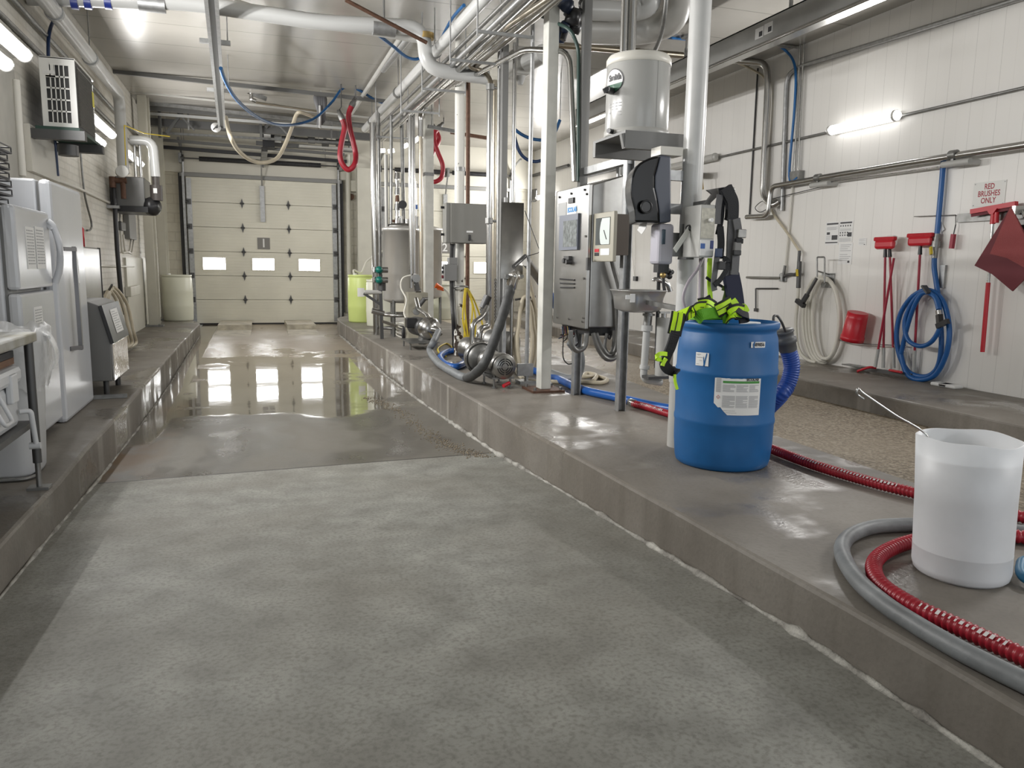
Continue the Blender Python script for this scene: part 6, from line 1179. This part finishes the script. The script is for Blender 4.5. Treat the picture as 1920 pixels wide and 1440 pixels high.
# blue corrugated hose with coupling beside the drum
t = thing('blue_suction_hose', 'blue corrugated suction hose with a grey coupling hooked on the far side of the drum', 'hose', PY(1478, 720, 4.1)); yv = 4.05
P = spline([PY(1477, 655, yv), PY(1483, 675, yv), PY(1484, 695, yv), PY(1476, 722, yv), PY(1462, 742, yv), PY(1440, 765, yv+.15), PZ(1420, 790, Z0+.05)], 10)
part(MB().ribbed(P, .050, .016, .0035, 16), 'length', mat('suction_blue', (.018, .07, .33), .4), t); a = PY(1478, 658, yv); c = PY(1470, 618, yv); dd = (c-a).normalized()
part(MB().lathe(a, [(.052, 0), (.056, .01), (.056, .05), (.064, .055), (.064, .085), (.052, .09), (.054, .12), (.06, .125), (.054, .14), (0, .14)], 24, dd), 'coupling', mat('coupling_grey', (.085, .087, .09), .5), t); part(MB().tube(spline([PY(1473, 622, yv-.04), PY(1466, 605, yv-.1), PY(1458, 593, yv-.1), PY(1451, 593, yv-.12), PY(1450, 602, yv-.12)], 6), .008, 8), 'hook', DARKMET, t)
# red spiral hose, grey hose, cut bucket
t = thing('red_hose', 'red spiral hose running behind the drum and looping round the white cut-down tub', 'hose', PZ(1500, 858, Z0)); z = Z0+.034
P = spline([PZ(1188, 757, z), PZ(1215, 764, z), PZ(1250, 775, z), PZ(1320, 795, z), PZ(1400, 823, z), PZ(1462, 848, z), PZ(1530, 873, z), PZ(1620, 900, z), PZ(1705, 922, z), PZ(1820, 948, z), PZ(1930, 972, z), PZ(2020, 990, z), PZ(2060, 1005, z), PZ(2020, 1014, z), PZ(1930, 1008, z), PZ(1840, 1000, z), PZ(1760, 1006, z), PZ(1700, 1018, z), PZ(1655, 1038, z), PZ(1638, 1062, z), PZ(1652, 1096, z), PZ(1712, 1136, z), PZ(1790, 1172, z), PZ(1868, 1208, z), PZ(1960, 1252, z), PZ(2080, 1312, z)], 12)
part(MB().ribbed(P, .027, .021, .0034, 14), 'length', REDH, t); a, c = PZ(1190, 757, z), PZ(1172, 750, z); part(MB().lathe(a, [(.03, -.02), (.034, 0), (.034, .07), (.028, .1), (.0, .1)], 18, (c-a).normalized()), 'silver_end', STEEL, t, 'silver end fitting')
MK = mat('hose_print', (.72, .70, .70), .5); b = MB()
def onhose(pts, lift, j, n, ln):
    Q = resample(pts, .004)
    return Q
Q = resample(P, .01); tops = []
def side_mark(i0, i1, ang, step, seed):
    r = random.Random(seed); i = i0
    while i < i1:
        p, q = Q[i], Q[i+1]; d = (q-p).normalized(); s = d.cross(V(0, 0, 1)).normalized(); n_ = (s*math.cos(ang)+V(0, 0, 1)*math.sin(ang)); tdir = d.cross(n_); c = p+n_*.0302; w_ = r.choice((.003, .004, .006)); h_ = r.choice((.007, .009, .006))
        b.add([c-d*w_-tdir*h_, c+d*w_-tdir*h_, c+d*w_+tdir*h_, c-d*w_+tdir*h_], [[0, 1, 2, 3]]); i += step
def near(px, py): g_ = PZ(px, py, z); return min(range(len(Q)-1), key=lambda i: (Q[i]-g_).length)
side_mark(near(1500, 860), near(1690, 918), .9, 2, 1); side_mark(near(1730, 1146), near(1900, 1223), 1.0, 2, 2); side_mark(near(1205, 761), near(1245, 774), .8, 2, 3)
part(b, 'printed_marks', MK, t, 'pale printed marks')
t = thing('grey_hose', 'smooth grey hose curling round the red spiral hose at the right edge of the platform', 'hose', PZ(1600, 1020, Z0)); z = Z0+.033
P = spline([PZ(1960, 1003, z), PZ(1850, 990, z), PZ(1760, 985, z), PZ(1700, 984, z), PZ(1640, 988, z), PZ(1598, 1002, z), PZ(1579, 1025, z), PZ(1586, 1055, z), PZ(1612, 1092, z), PZ(1658, 1132, z), PZ(1712, 1168, z), PZ(1790, 1214, z), PZ(1860, 1250, z), PZ(1930, 1284, z), PZ(2060, 1350, z)], 10)
part(MB().tube(P, .031, 16), 'length', GREYH, t)
pipe('small_blue_hose', 'short piece of ribbed blue hose at the right edge behind the white tub', spline([PZ(1990, 1100, Z0+.03), PZ(1935, 1090, Z0+.03), PZ(1916, 1078, Z0+.035), PZ(1914, 1062, Z0+.04), PZ(1925, 1050, Z0+.045), PZ(1990, 1050, Z0+.045)], 8), .018, mat('rib_blue', (.02, .16, .30), .45), 'hose')
BC = PZ(1800, 1074, Z0); BR = .168; t = thing('white_tub', 'cut-down white plastic tub at the right with a wire leaning out of it', 'tub', BC)
BH = .53; LEAN = V(-.022, .006, 0); n = 48; b = MB(); vs = []; fs = []
prof = [(0, 0), (BR*.90, 0), (BR*.97, .012), (BR, .035), (BR, .10), (BR*1.004, .102), (BR*1.004, .106), (BR, .108), (BR*1.01, .3)]
rim = lambda a: BH+.004*math.sin(a*2+1)+.003*math.sin(a*5)
sq = lambda a, s: (1+.02*math.cos(2*(a-vc-PI/2)))*s
rows = [[(BC.x+r*math.cos(2*PI*k_/n), BC.y+r*math.sin(2*PI*k_/n), BC.z+h) for k_ in range(n)] for r, h in prof]
for r in (BR*1.03, BR*1.005): rows.append([(BC.x+r*sq(2*PI*k_/n, 1)*math.cos(2*PI*k_/n), BC.y+r*sq(2*PI*k_/n, 1)*math.sin(2*PI*k_/n), BC.z+rim(2*PI*k_/n)) for k_ in range(n)])
rows.append([(BC.x+BR*.975*math.cos(2*PI*k_/n), BC.y+BR*.975*math.sin(2*PI*k_/n), BC.z+.1) for k_ in range(n)]); rows.append([(BC.x+BR*.9*math.cos(2*PI*k_/n), BC.y+BR*.9*math.sin(2*PI*k_/n), BC.z+.02) for k_ in range(n)]); rows.append([(BC.x, BC.y, BC.z+.02)]*n)
for r in rows: vs += [V(*p)+LEAN*((p[2]-BC.z)/BH) for p in r]
for i in range(len(rows)-1):
    for k_ in range(n): fs.append([i*n+k_, i*n+(k_+1) % n, i*n+n+(k_+1) % n, i*n+n+k_])
b.add(vs, fs, True); part(b, 'body', TRANSW, t)
b = MB(); b.lathe(BC+V(-.02, 0, .455), [(0, 0), (BR*.962, 0)], 32); part(b, 'contents', mat('tub_contents', (.74, .71, .62), .5, nz=(8, .1)), t, 'cloudy pale contents')
A_ = BC+V(-.165, .05, .525); Bp = PY(1612, 733, A_.y+.12); e_ = PY(1606, 740, A_.y+.12); g_ = PY(1620, 748, A_.y+.11)
tag(MB().tube(spline([A_+V(.02, -.0, -.14), A_, A_+(Bp-A_)*.5, A_+(Bp-A_)*.92, Bp+V(0, 0, .004), PY(1608, 729, A_.y+.12), e_+V(0, 0, .01), PY(1609, 741, A_.y+.12), g_], 8), .0038, 8).build('wire_hook', STEEL), 'thin steel wire with a hooked end leaning out of the white tub', 'hook')
# ---------------------------------------------------------------- the right wall
W0 = WR
def W(px, py, off=.03): return PX(px, py, W0-off)
def wbox(px0, py0, px1, py1, off0, off1, bev=0):
    a = W(px0, py0, off1); c = W(px1, py1, off1); return MB().box(W0-off1, W0-off0, min(a.y, c.y), max(a.y, c.y), min(a.z, c.z), max(a.z, c.z), bev)
def wtube(pts, r, off=.03, seg=10, sp=None, el=.1):
    P = [W(p[0], p[1], p[2] if len(p) > 2 else off) for p in pts]; return MB().tube(spline(P, sp) if sp else fillet(P, el), r, seg)
zL = W(1628, 229, .08).z
lamp('wall_lamp', 'brightly lit tube lamp on the white right wall', (W0-.09, 6.95, zL), (W0-.09, 7.95, zL), .055, True, 1, 'tube lamps on the right wall')
lamp('wall_lamp', 'unlit tube lamp on the right wall behind the big white pipe column', (W0-.09, 10.45, zL), (W0-.09, 11.9, zL), .055, False, 1, 'tube lamps on the right wall')
for y, lab in ((2.6, 'lit tube lamp on the right wall outside the right edge of the picture'), (-1.4, 'lit tube lamp on the right wall beside the photographer')): lamp('wall_lamp', lab, (W0-.09, y, zL), (W0-.09, y+1.2, zL), .055, True, 1, 'tube lamps on the right wall')
for y in (14.4, 17.0): lamp('wall_lamp', ['lit tube lamp far along the right wall, nearer one', 'lit tube lamp far along the right wall, farther one'][y > 15], (W0-.09, y, zL), (W0-.09, y+1.2, zL), .055, True, 1, 'tube lamps on the right wall')
pipe('lamp_conduit', 'thin grey conduit joining the tube lamps along the right wall', [(W0-.03, -2, zL), (W0-.03, 18.5, zL)], .016, DULL, 'conduit')
a = W(1495, 125, .03); c = W(1880, 8, .03); zz_ = (a.z+c.z)/2
tag(wtube([(1920, -5), (1497, 125), (1478, 140), (1474, 160), (1466, 395)], .026, .04, 10, None, .18).build('wall_conduit', GALV), 'grey conduit running high along the right wall and turning down beside the blue line', 'conduit')
tag(wtube([(1376, 113, .35), (1436, 118, .1), (1440, 150, .1), (1430, 370, .1), (1450, 386, .1), (1462, 378, .06)], .045, .1, 14, None, .2).build('wall_pipe', STEEL), 'fat stainless pipe dropping down the right wall and hooking round at its foot', 'pipe')
tag(wtube([(1372, 115, .3), (1400, 125, .1), (1437, 150, .04), (1443, 190, .04), (1436, 300, .04), (1434, 360, .04), (1450, 400, .04), (1475, 435, .05), (1498, 470, .06), (1499, 480, .06)], .016, .06, 8, 6).build('beige_hose', BEIGE), 'thin beige hose following the fat stainless pipe down to the hose tap', 'hose')
tag(wtube([(1400, 407), (1440, 405), (1446, 350), (1510, 339), (1540, 333), (1700, 306), (2060, 250)], .034, .14, 14, None, .1).build('rail_pipe', STEEL), 'long polished rail pipe along the right wall with a stepped down end', 'pipe')
for px, py, lab in ((1534, 333, 'left wall clamp holding the polished rail pipe'), (1788, 290, 'right wall clamp holding the polished rail pipe')):
    t = thing('rail_clamp', lab, 'clamp', W(px, py, .1), 'rail pipe clamps'); p = W(px, py, .14); part(MB().cyl(p-V(0, .04, 0), p+V(0, .04, 0), .045, seg=14), 'collar', DULL, t); q = p+V(0, 0, -.085); part(MB().bar(p, q, .03, .03), 'post', DULL, t); part(MB().cyl(q+V(0, -.2, 0), q+V(0, .12, 0), .032, seg=12).cyl(q+V(0, -.17, 0), V(W0, q.y-.17, q.z), .03, seg=10), 'arm', LGREY, t)
tag(wtube([(1783, 310), (1550, 342)], .010, .1, 8).build('thin_rod', STEEL), 'thin steel rod under the polished rail pipe', 'rod')
tag(wtube([(1550, 348), (1440, 375), (1425, 380), (1416, 390), (1425, 398), (1438, 392)], .006, .06, 6, 5).build('loose_wire', DARKMET), 'thin dark wire ending in a curl at the stepped end of the rail pipe', 'wire')
tag(wtube([(1487, 335, .03), (1478, 440, .03), (1472, 510, .03), (1468, 520, .03), (1468, 522, .03)], .015, .03, 8).build('wall_conduit', OFFW), 'pale conduit dropping behind the stepped end of the rail pipe', 'conduit')
tag(wtube([(1421, 128), (1405, 405)], .012, .02, 6).build('black_seam', BLACK), 'narrow black cable fixed straight up the right wall', 'cable')
t = thing('riser_pair', 'pair of thin polished pipes beside the blue line high on the right wall', 'pipes', W(1490, 320))
for dx, e in ((0, 333), (7, 330)): part(wtube([(1503+dx, 30, .05), (1501+dx, 70, .05), (1489+dx, e, .05)], .014, .05, 8), 'pipe', STEEL, t)
part(wbox(1481, 322, 1498, 336, .0, .08), 'valve', DULL, t)
tag(wtube([(1200+(1310-1200), 78, 1.2), (1370, 78, .9), (1447, 84, .3), (1475, 97, .07), (1491, 128, .07), (1490, 200, .07), (1480, 330, .07), (1496, 333, .07)], .017, .07, 8, 6).build('blue_air_line', mat('air_blue2', (.015, .13, .36), .35)), 'bright blue air line curving off the ceiling and down the right wall', 'hose')
tag(wtube([(1215, 67, 2.2), (1310, 76, 1.2)], .017, .07, 8).build('blue_air_line', mat('air_blue2', (.015, .13, .36), .35)), 'short bright blue air line crossing under the ceiling behind the pipe column', 'hose')
t = thing('ceiling_strut', 'short steel strut arm between ceiling and right wall above the blue line', 'strut', W(1470, 80)); part(wtube([(1445, 82, .5), (1495, 88, .02)], .022, .05, 8), 'arm', STEEL, t)
# panel cap strip and vent
# hose tap and white hose
t = thing('hose_tap', 'brass and steel hose tap on the right wall above the white hose', 'tap', W(1465, 515))
part(wtube([(1400, 520), (1463, 521)], .017, .05, 10), 'side_pipe', BRUSH, t); part(wtube([(1468, 520), (1472, 498)], .02, .05, 8).cyl(W(1466, 512, .05), W(1466, 528, .05), .022, seg=10), 'tee', DULL, t); part(wtube([(1470, 518, .05), (1480, 514, .05), (1496, 515, .08), (1499, 470, .08)], .02, .05, 8).cyl(W(1499, 490, .08), W(1497, 540, .08), .03, seg=10), 'valve_body', DARKMET, t)
p = W(1495, 518, .12); part(MB().bar(p, W(1494, 505, .13), .02, .03), 'yellow_lever', YEL, t); part(wbox(1461, 514, 1472, 528, .002, .03), 'wall_flange', GALV, t)
t = thing('white_hose', 'white hose coiled in long loops on a steel wall hook with a black spray gun', 'hose', W(1540, 600))
b = MB()
for i in range(4):
    P = []
    for k_ in range(28): a = 2*PI*k_/28; rx = 34-3.4*i; ry = 81-2.2*i; cx = 1540+2.4*i+(6 if math.sin(a) > 0 else 0)*.5; cy = 600-.5*i; P.append(W(cx+rx*math.sin(a)-(6*math.cos(a)*-.0), cy-ry*math.cos(a)+2.5*math.sin(2*a), 0.06+.022*i+(.012*math.sin(a+i))))
    b.tube(P, .024, 9, closed=True)
part(b, 'coil', WHOSE, t); part(wtube([(1497, 540, .08), (1495, 570, .08), (1492, 610, .08), (1496, 650, .1), (1510, 672, .1), (1530, 680, .1)], .022, .06, 9, 7), 'feed_end', WHOSE, t); part(wtube([(1531, 522, .22), (1522, 538, .24), (1514, 552, .25)], .022, .1, 8), 'gun_stem', DARKMET, t)
p = W(1505, 567, .26); part(MB().bar(W(1514, 552, .25), p, .045, .045).bar(W(1494, 563, .26), W(1508, 574, .26), .05, .05), 'spray_gun', BLACK, t, 'black spray gun')
t = thing('hose_hook', 'steel wire loop hook and plate holding the white hose', 'hook', W(1540, 500)); part(wtube([(1532, 520, .2), (1532, 482, .2), (1546, 482, .2), (1546, 530, .2)], .010, .2, 8, None, .02).tube([W(1532, 508, .2), W(1556, 515, .0)], .010, 8), 'wire_loop', DULL, t); part(wbox(1541, 512, 1563, 540, 0, .012), 'plate', GALV, t)
t = thing('l_bar', 'black L-shaped wrench hung flat on the right wall', 'tool', W(1420, 545)); part(wtube([(1458, 541), (1417, 541), (1417, 580)], .011, .03, 8, None, .01).box(W(1417, 582).x-.012, W(1417, 582).x+.012, W(1417, 582).y-.03, W(1417, 582).y+.03, W(1417, 584).z, W(1417, 578).z), 'bar', DARKMET, t); part(wtube([(1417, 541, .0), (1417, 541, .05)], .008, .0, 6), 'peg', DULL, t)
t = thing('toggle_pull', 'thin pull cord with a black toggle hanging on the right wall behind the towel dispenser', 'cord', W(1188, 520)); part(wtube([(1180, 420), (1190, 520)], .005, .03, 6).tube([W(1192, 420), W(1190, 520)], .005, 6), 'cord', OFFW, t); part(wbox(1187, 518, 1192, 527, .01, .05), 'toggle', BLACK, t)
# notices
def notice(lab, px0, py0, px1, py1, seed, kind):
    t = thing('notice', lab, 'notice', W((px0+px1)/2, py1, .0), 'paper notices on the right wall'); a = W(px0, py0, .004); c = W(px1, py1, .004); y1_, y0_ = a.y, c.y; z1_, z0_ = a.z, c.z
    part(MB().box(W0-.004, W0-.0005, y0_, y1_, z0_, z1_), 'sheet', PAPER, t); r = random.Random(seed); bk = MB(); gr = MB(); Hn = z1_-z0_; Wn = y1_-y0_; X_ = W0-.005
    def R_(m_, u0, u1, v0, v1): m_.box(X_, X_+.001, y1_-Wn*u1, y1_-Wn*u0, z0_+Hn*v0, z0_+Hn*v1)
    if kind != 2: R_(bk, .08, .92, .88, .95)
    if kind == 0:
        for i in range(4): R_(gr, .1, .9-.1*(i % 2), .76-i*.035, .775-i*.035)
        R_(bk, .12, .35, .45, .56); R_(bk, .5, .92, .22, .42)
        for i in range(4): R_(gr, .1, .42, .38-i*.05, .395-i*.05)
        R_(bk, .05, .95, .08, .13)
    elif kind == 1:
        for j, v in enumerate((.74, .42, .3)):
            for i in range(5 if j == 0 else 4): R_(bk, .1+i*.17, .17+i*.17, v, v+.07)
        for i in range(3): R_(gr, .1, .9, .62-i*.04, .635-i*.04)
        R_(bk, .66, .95, .26, .46)
        for i in range(4): R_(gr, .08, .92, .18-i*.045, .2-i*.045)
    else:
        for i in range(9):
            if i != 4: R_(gr, .1, .9-.12*(i % 3), .9-i*.09, .925-i*.09)
        R_(bk, .7, .85, .08, .18)
    part(gr, 'print', GINK, t) if gr.v else None; part(bk, 'bold_print', INK, t) if bk.v else None
notice('left of the three paper notices taped to the right wall', 1549, 417, 1571, 459, 1, 0); notice('upper right of the three paper notices taped to the right wall', 1574, 415, 1597, 454, 2, 1); notice('lowest of the three paper notices taped to the right wall', 1574, 456, 1596, 496, 3, 2); notice('very small paper notice on the right wall left of the red brooms', 1610, 447, 1624, 460, 4, 2)
# brooms and bucket
def broom(lab, head, foot, hw, off):
    t = thing('broom', lab, 'broom', W(foot[0], foot[1], off), 'red brooms on the right wall'); h = W(head[0], head[1], off); f = W(foot[0], foot[1], off-.03)
    part(MB().cyl(f, h, .013, seg=10), 'handle', REDD if False else mat('handle_red', (.36, .015, .04), .35), t); g_ = f+(h-f)*.17; part(MB().cyl(f, g_, .019, seg=10), 'grip', LGREY, t); e = h+(f-h)*.08; hw == -1 or part(MB().cyl(e, h, .022, .016, seg=10), 'socket', BLACK, t)
    if hw > 0: part(MB().box(h.x-.04, h.x+.02, h.y-hw/2, h.y+hw/2, h.z-.02, h.z+.085, .03), 'head_block', RED, t); part(MB().box(h.x-.035, h.x+.015, h.y-hw/2-.01, h.y+hw/2+.015, h.z+.07, h.z+.115, .012), 'bristles', mat('bristle_red', (.5, .02, .03), .8, bump=(90, .8)), t)
    return t
broom('red broom hung head up, left of the two brooms beside the bucket', (1660, 464), (1656, 690), .27, .14); t = broom('red brush with a white edge on its head, crossing the left broom', (1668, 464), (1676, 690), 0, .10)
h = W(1672, 452, .1); part(MB().box(h.x-.05, h.x+.02, h.y-.07, h.y+.05, h.z-.05, h.z+.06, .02), 'head_block', PAPER, t, 'white edged head')
broom('bare red pole leaning across the two brooms beside the bucket', (1676, 484), (1641, 688), -1, .19); broom('red broom with a wide head behind the coiled blue hose', (1726, 458), (1713, 697), .30, .09)
t = thing('broom_rack', 'dark steel rack at the foot of the right wall with red clips for the brooms', 'rack', W(1670, 695, .1)); part(MB().bar(W(1625, 692, .09), W(1712, 704, .09), .05, .04), 'rail', DARKMET, t)
part(wtube([(1608, 696, .22), (1630, 688, .2), (1642, 690, .12)], .014, .1, 8).tube([W(1668, 694, .14), W(1690, 698, .2)], .014, 8), 'red_clips', RED, t); part(MB().cyl(W(1696, 660, .08), W(1694, 700, .08), .022, seg=10), 'spare_grip', LGREY, t)
t = thing('red_bucket', 'red bucket hung tilted on the right wall between the white hose and the brooms', 'bucket', W(1605, 640, .2)); a = W(1597, 638, .17); c = W(1609, 586, .17); d = (c-a).normalized(); L = (c-a).length
part(MB().lathe(a, [(0, .01), (.122, .01), (.122, -.0), (.132, -.002), (.132, .05), (.124, .055), (.116, L*.8), (.113, L), (.10, L), (0, L)], 28, d), 'body', RED, t); part(wtube([(1570, 636, .1), (1585, 642, .1), (1640, 646, .1), (1698, 648, .06)], .007, .1, 6), 'wire_bail', DULL, t); part(wbox(1577, 681, 1614, 689, .02, .2), 'tray', GREYPAINT, t) if False else None; part(MB().cyl(a+V(0, 0, .1), (W0, a.y, a.z+.12), .012, seg=6), 'hook', DULL, t)
tag(wbox(1578, 682, 1614, 690, .02, .14).build('steel_trough', DULL), 'small steel trough on the ledge below the red bucket', 'trough')
# blue hose coil
t = thing('blue_water_hose', 'blue water hose dropping to a valve and coiled in big loops on the right wall', 'hose', W(1735, 620))
bm = mat('water_blue', (.012, .105, .34), .35)
part(wtube([(1769, 300, .05), (1766, 340, .05), (1757, 440, .05)], .026, .05, 10), 'upper_drop', bm, t); part(wtube([(1752, 482, .06), (1752, 505, .06), (1757, 540, .06), (1763, 600, .07), (1765, 650, .07), (1757, 690, .07), (1735, 706, .07), (1705, 698, .08), (1688, 670, .08), (1681, 630, .09), (1688, 590, .09), (1705, 562, .1), (1725, 547, .1), (1745, 545, .1), (1765, 560, .1), (1776, 590, .1), (1780, 630, .1), (1772, 670, .1), (1752, 704, .1), (1722, 712, .1), (1700, 700, .12), (1689, 665, .12)], .026, .08, 10, 8), 'outer_loops', bm, t)
part(wtube([(1689, 665, .12), (1702, 610, .13), (1715, 572, .14), (1730, 550, .14), (1748, 552, .14), (1760, 570, .15), (1762, 600, .15), (1760, 620, .15), (1745, 642, .15), (1725, 649, .15), (1705, 640, .14), (1697, 620, .14), (1698, 595, .14), (1712, 565, .13), (1732, 548, .13), (1752, 556, .16), (1760, 580, .17)], .024, .1, 10, 8), 'inner_loops', bm, t)
a = W(1757, 438, .06); c = W(1752, 484, .06); part(MB().cyl(a, c, .030, seg=12).cyl(a+(c-a)*.3, a+(c-a)*.55, .045, seg=10), 'valve_body', DULL, t); part(MB().bar(W(1745, 463, .12), W(1746, 477, .13), .02, .03), 'yellow_lever', YEL, t); part(MB().cyl(W(1760, 582, .17), W(1761, 590, .17), .03, seg=10), 'ferrule', STEEL, t); part(MB().bar(W(1761, 590, .17), W(1763, 612, .18), .05, .05).bar(W(1757, 612, .19), W(1778, 602, .19), .04, .05), 'spray_gun', BLACK, t, 'black spray gun')
t = thing('hose_hook', 'dark flat hook holding the coiled blue hose', 'hook', W(1740, 545)); part(MB().bar(W(1732, 536, .16), W(1742, 550, .18), .06, .02).bar(W(1740, 548, .18), W(1740, 548, 0), .04, .03), 'hook', DARKMET, t); part(wbox(1763, 497, 1768, 540, 0, .03), 'strip', GALV, t)
# sign, rack, squeegee and mats
t = thing('wall_sign', 'white sign reading RED BRUSHES ONLY on the right wall', 'sign', W(1855, 385, .0)); a = W(1827, 341, .006); c = W(1883, 380, .006); part(MB().box(W0-.006, W0-.001, c.y, a.y, c.z-.02, a.z-.012), 'board', mat('sign_board', (.66, .66, .63), .3), t)
yc = (a.y+c.y)/2; zc = (a.z+c.z)/2-.016; Wn = a.y-c.y
for i, tx in enumerate(('RED', 'BRUSHES', 'ONLY')): part(MB().text(tx, .075, lambda x, y: V(W0-.0068, yc-x*.8, zc+.068-i*.066+y), .0015), 'lettering', mat('sign_red', (.36, .03, .05), .5), t)
for yy in (a.y-.015, c.y+.015):
    for z in (a.z-.027, c.z-.005): part(MB().cyl((W0-.009, yy, z), (W0-.004, yy, z), .006, seg=8), 'screw', DULL, t)
t = thing('wall_rack', 'narrow steel hanging rack below the sign on the right wall', 'rack', W(1860, 402)); part(wtube([(1714, 406), (1792, 403)], .005, .04, 6), 'wire', DULL, t); part(wbox(1795, 401, 1950, 408, 0, .04), 'rail', DULL, t); part(wtube([(1895, 398, .06), (1915, 392, .12), (1922, 410, .12)], .010, .05, 6), 'hook', STEEL, t); part(wbox(1908, 422, 1920, 440, 0, .06), 'clip', BLACK, t)
t = thing('squeegee', 'long red floor squeegee with a red-gripped pole hung head up on the wall rack', 'squeegee', W(1842, 660, .1)); a = W(1822, 397, .09); c = W(1906, 382, .09)
part(MB().bar(a, c, .045, .045), 'blade_holder', RED, t); part(MB().bar(a+V(-.0, .0, -.035), c+V(0, 0, -.035), .012, .03), 'rubber_blade', REDD, t); part(MB().prism([W(1855, 393, .09), W(1875, 391, .09), W(1867, 402, .09), W(1861, 402, .09)], (-.04, 0, 0)), 'neck', RED, t)
part(MB().cyl(W(1863, 400, .1), W(1861, 420, .1), .024, seg=10).cyl(W(1869, 398, .1), W(1868, 418, .1), .022, seg=10), 'sockets', RED, t); part(MB().cyl(W(1861, 420, .1), W(1853, 530, .1), .014, seg=10), 'pole', STEEL, t); part(MB().cyl(W(1853, 530, .1), W(1842, 660, .1), .020, seg=10), 'grip', RED, t, 'red grip')
def rmat(lab, pts, off, m, thick=.014):
    P = [W(x, y, off) for x, y in pts]; return tag(MB().prism(P, (-thick, 0, 0)).build('rubber_mat', m), lab, 'mat', 'red rubber mats')
rmat('larger dark red rubber mat hung by one corner beside the squeegee', [(1897, 388), (1829, 498), (1862, 514), (1900, 546), (1926, 520), (1940, 470)], .15, REDD); rmat('smaller textured red mat folded over the larger dark red mat', [(1897, 387), (1858, 476), (1890, 484), (1925, 503), (1936, 470)], .19, REDM)
tag(wbox(1898, 386, 1903, 402, 0, .2).build('mat_peg', STEEL), 'steel peg the red rubber mats hang from', 'peg')
t = thing('hand_brush', 'small red hand brush hung by a cord right of the blue hose valve', 'brush', W(1786, 467, .05)); part(MB().bar(W(1788, 439, .06), W(1784, 466, .06), .036, .036), 'head', mat('brush_red', (.33, .015, .04), .4), t); part(MB().tube([W(1792, 421, .05), W(1788, 439, .06)], .006, 6).tube([W(1792, 403, .04), W(1792, 421, .05)], .004, 5), 'cord', BLACK, t)
t = thing('hang_tag', 'small white paper tag hanging right of the blue hose drop', 'tag', W(1767, 430, .02)); part(MB().prism([W(1764, 413, .02), W(1771, 430, .02), W(1767, 434, .02), W(1764, 432, .02)], (-.003, 0, 0)), 'card', PAPER, t)
for i, (px, lab) in enumerate(((1768, 'left of two white plastic pieces on the ledge under the blue hose'), (1783, 'right of two white plastic pieces on the ledge under the blue hose'))):
    p = W(px, 714+i, .14); tag(MB().box(p.x-.06, p.x+.06, p.y-.10, p.y+.10, RZ, RZ+.035, .012).build('plastic_piece', PAPER), lab, 'plastic piece', 'plastic pieces on the right ledge')
t = thing('corner_tap', 'small black valve with a gold lever on the right wall just past the pipe column', 'valve', W(1310, 328)); part(MB().cyl(W(1304, 330, .0), W(1312, 327, .3), .05, seg=10), 'body', BLACK, t); part(MB().bar(W(1315, 332, .25), W(1317, 355, .25), .03, .03), 'lever', BRASS, t)
p = PX(977, 370, W0-.01); tag(wbox(996, 356, 1004, 373, 0, .03).build('wall_vent', GREYPAINT), 'small grey vent plate far along the right wall', 'vent')
pipe('far_wall_pipe', 'dark pipe running far along the right wall behind the white square post', [PX(962, 340, W0-.06), PX(1066, 310, W0-.06)], .035, DARKMET)
pipe('far_wall_pipe', 'dark rail along the right wall above the control cabinet', [PX(1085, 333, W0-.06), PX(1170, 312, W0-.06)], .04, BLACK)
o_ = pipe('blue_loop_hose', 'dark blue hose sagging behind the pole stand in the right bay', spline([PY(962, 245, 11), PY(972, 280, 11), PY(985, 297, 11), PY(1003, 303, 11), PY(1018, 300, 11)], 6), .024, NAVY, 'hose')
o2_ = pipe('blue_loop_hose', 'blue hose hanging off the grey track beam in the right bay', spline([PY(962, 240, 11.2), PY(978, 252, 11.2), PY(1000, 261, 11.2), PY(1030, 262, 11.2), PY(1040, 250, 11.2), PY(1050, 225, 11.2)], 6), .024, mat('air_blue', (.01, .075, .2), .35), 'hose')

for o3_, px, py in ((o_, 962, 245), (o_, 1018, 300), (o2_, 962, 240), (o2_, 1050, 225)):
    p = PY(px, py, 11 if o3_ is o_ else 11.2); part(MB().cyl(p, (p.x, p.y, ZC), .006, seg=6), 'hanger_rod', DULL, o3_)
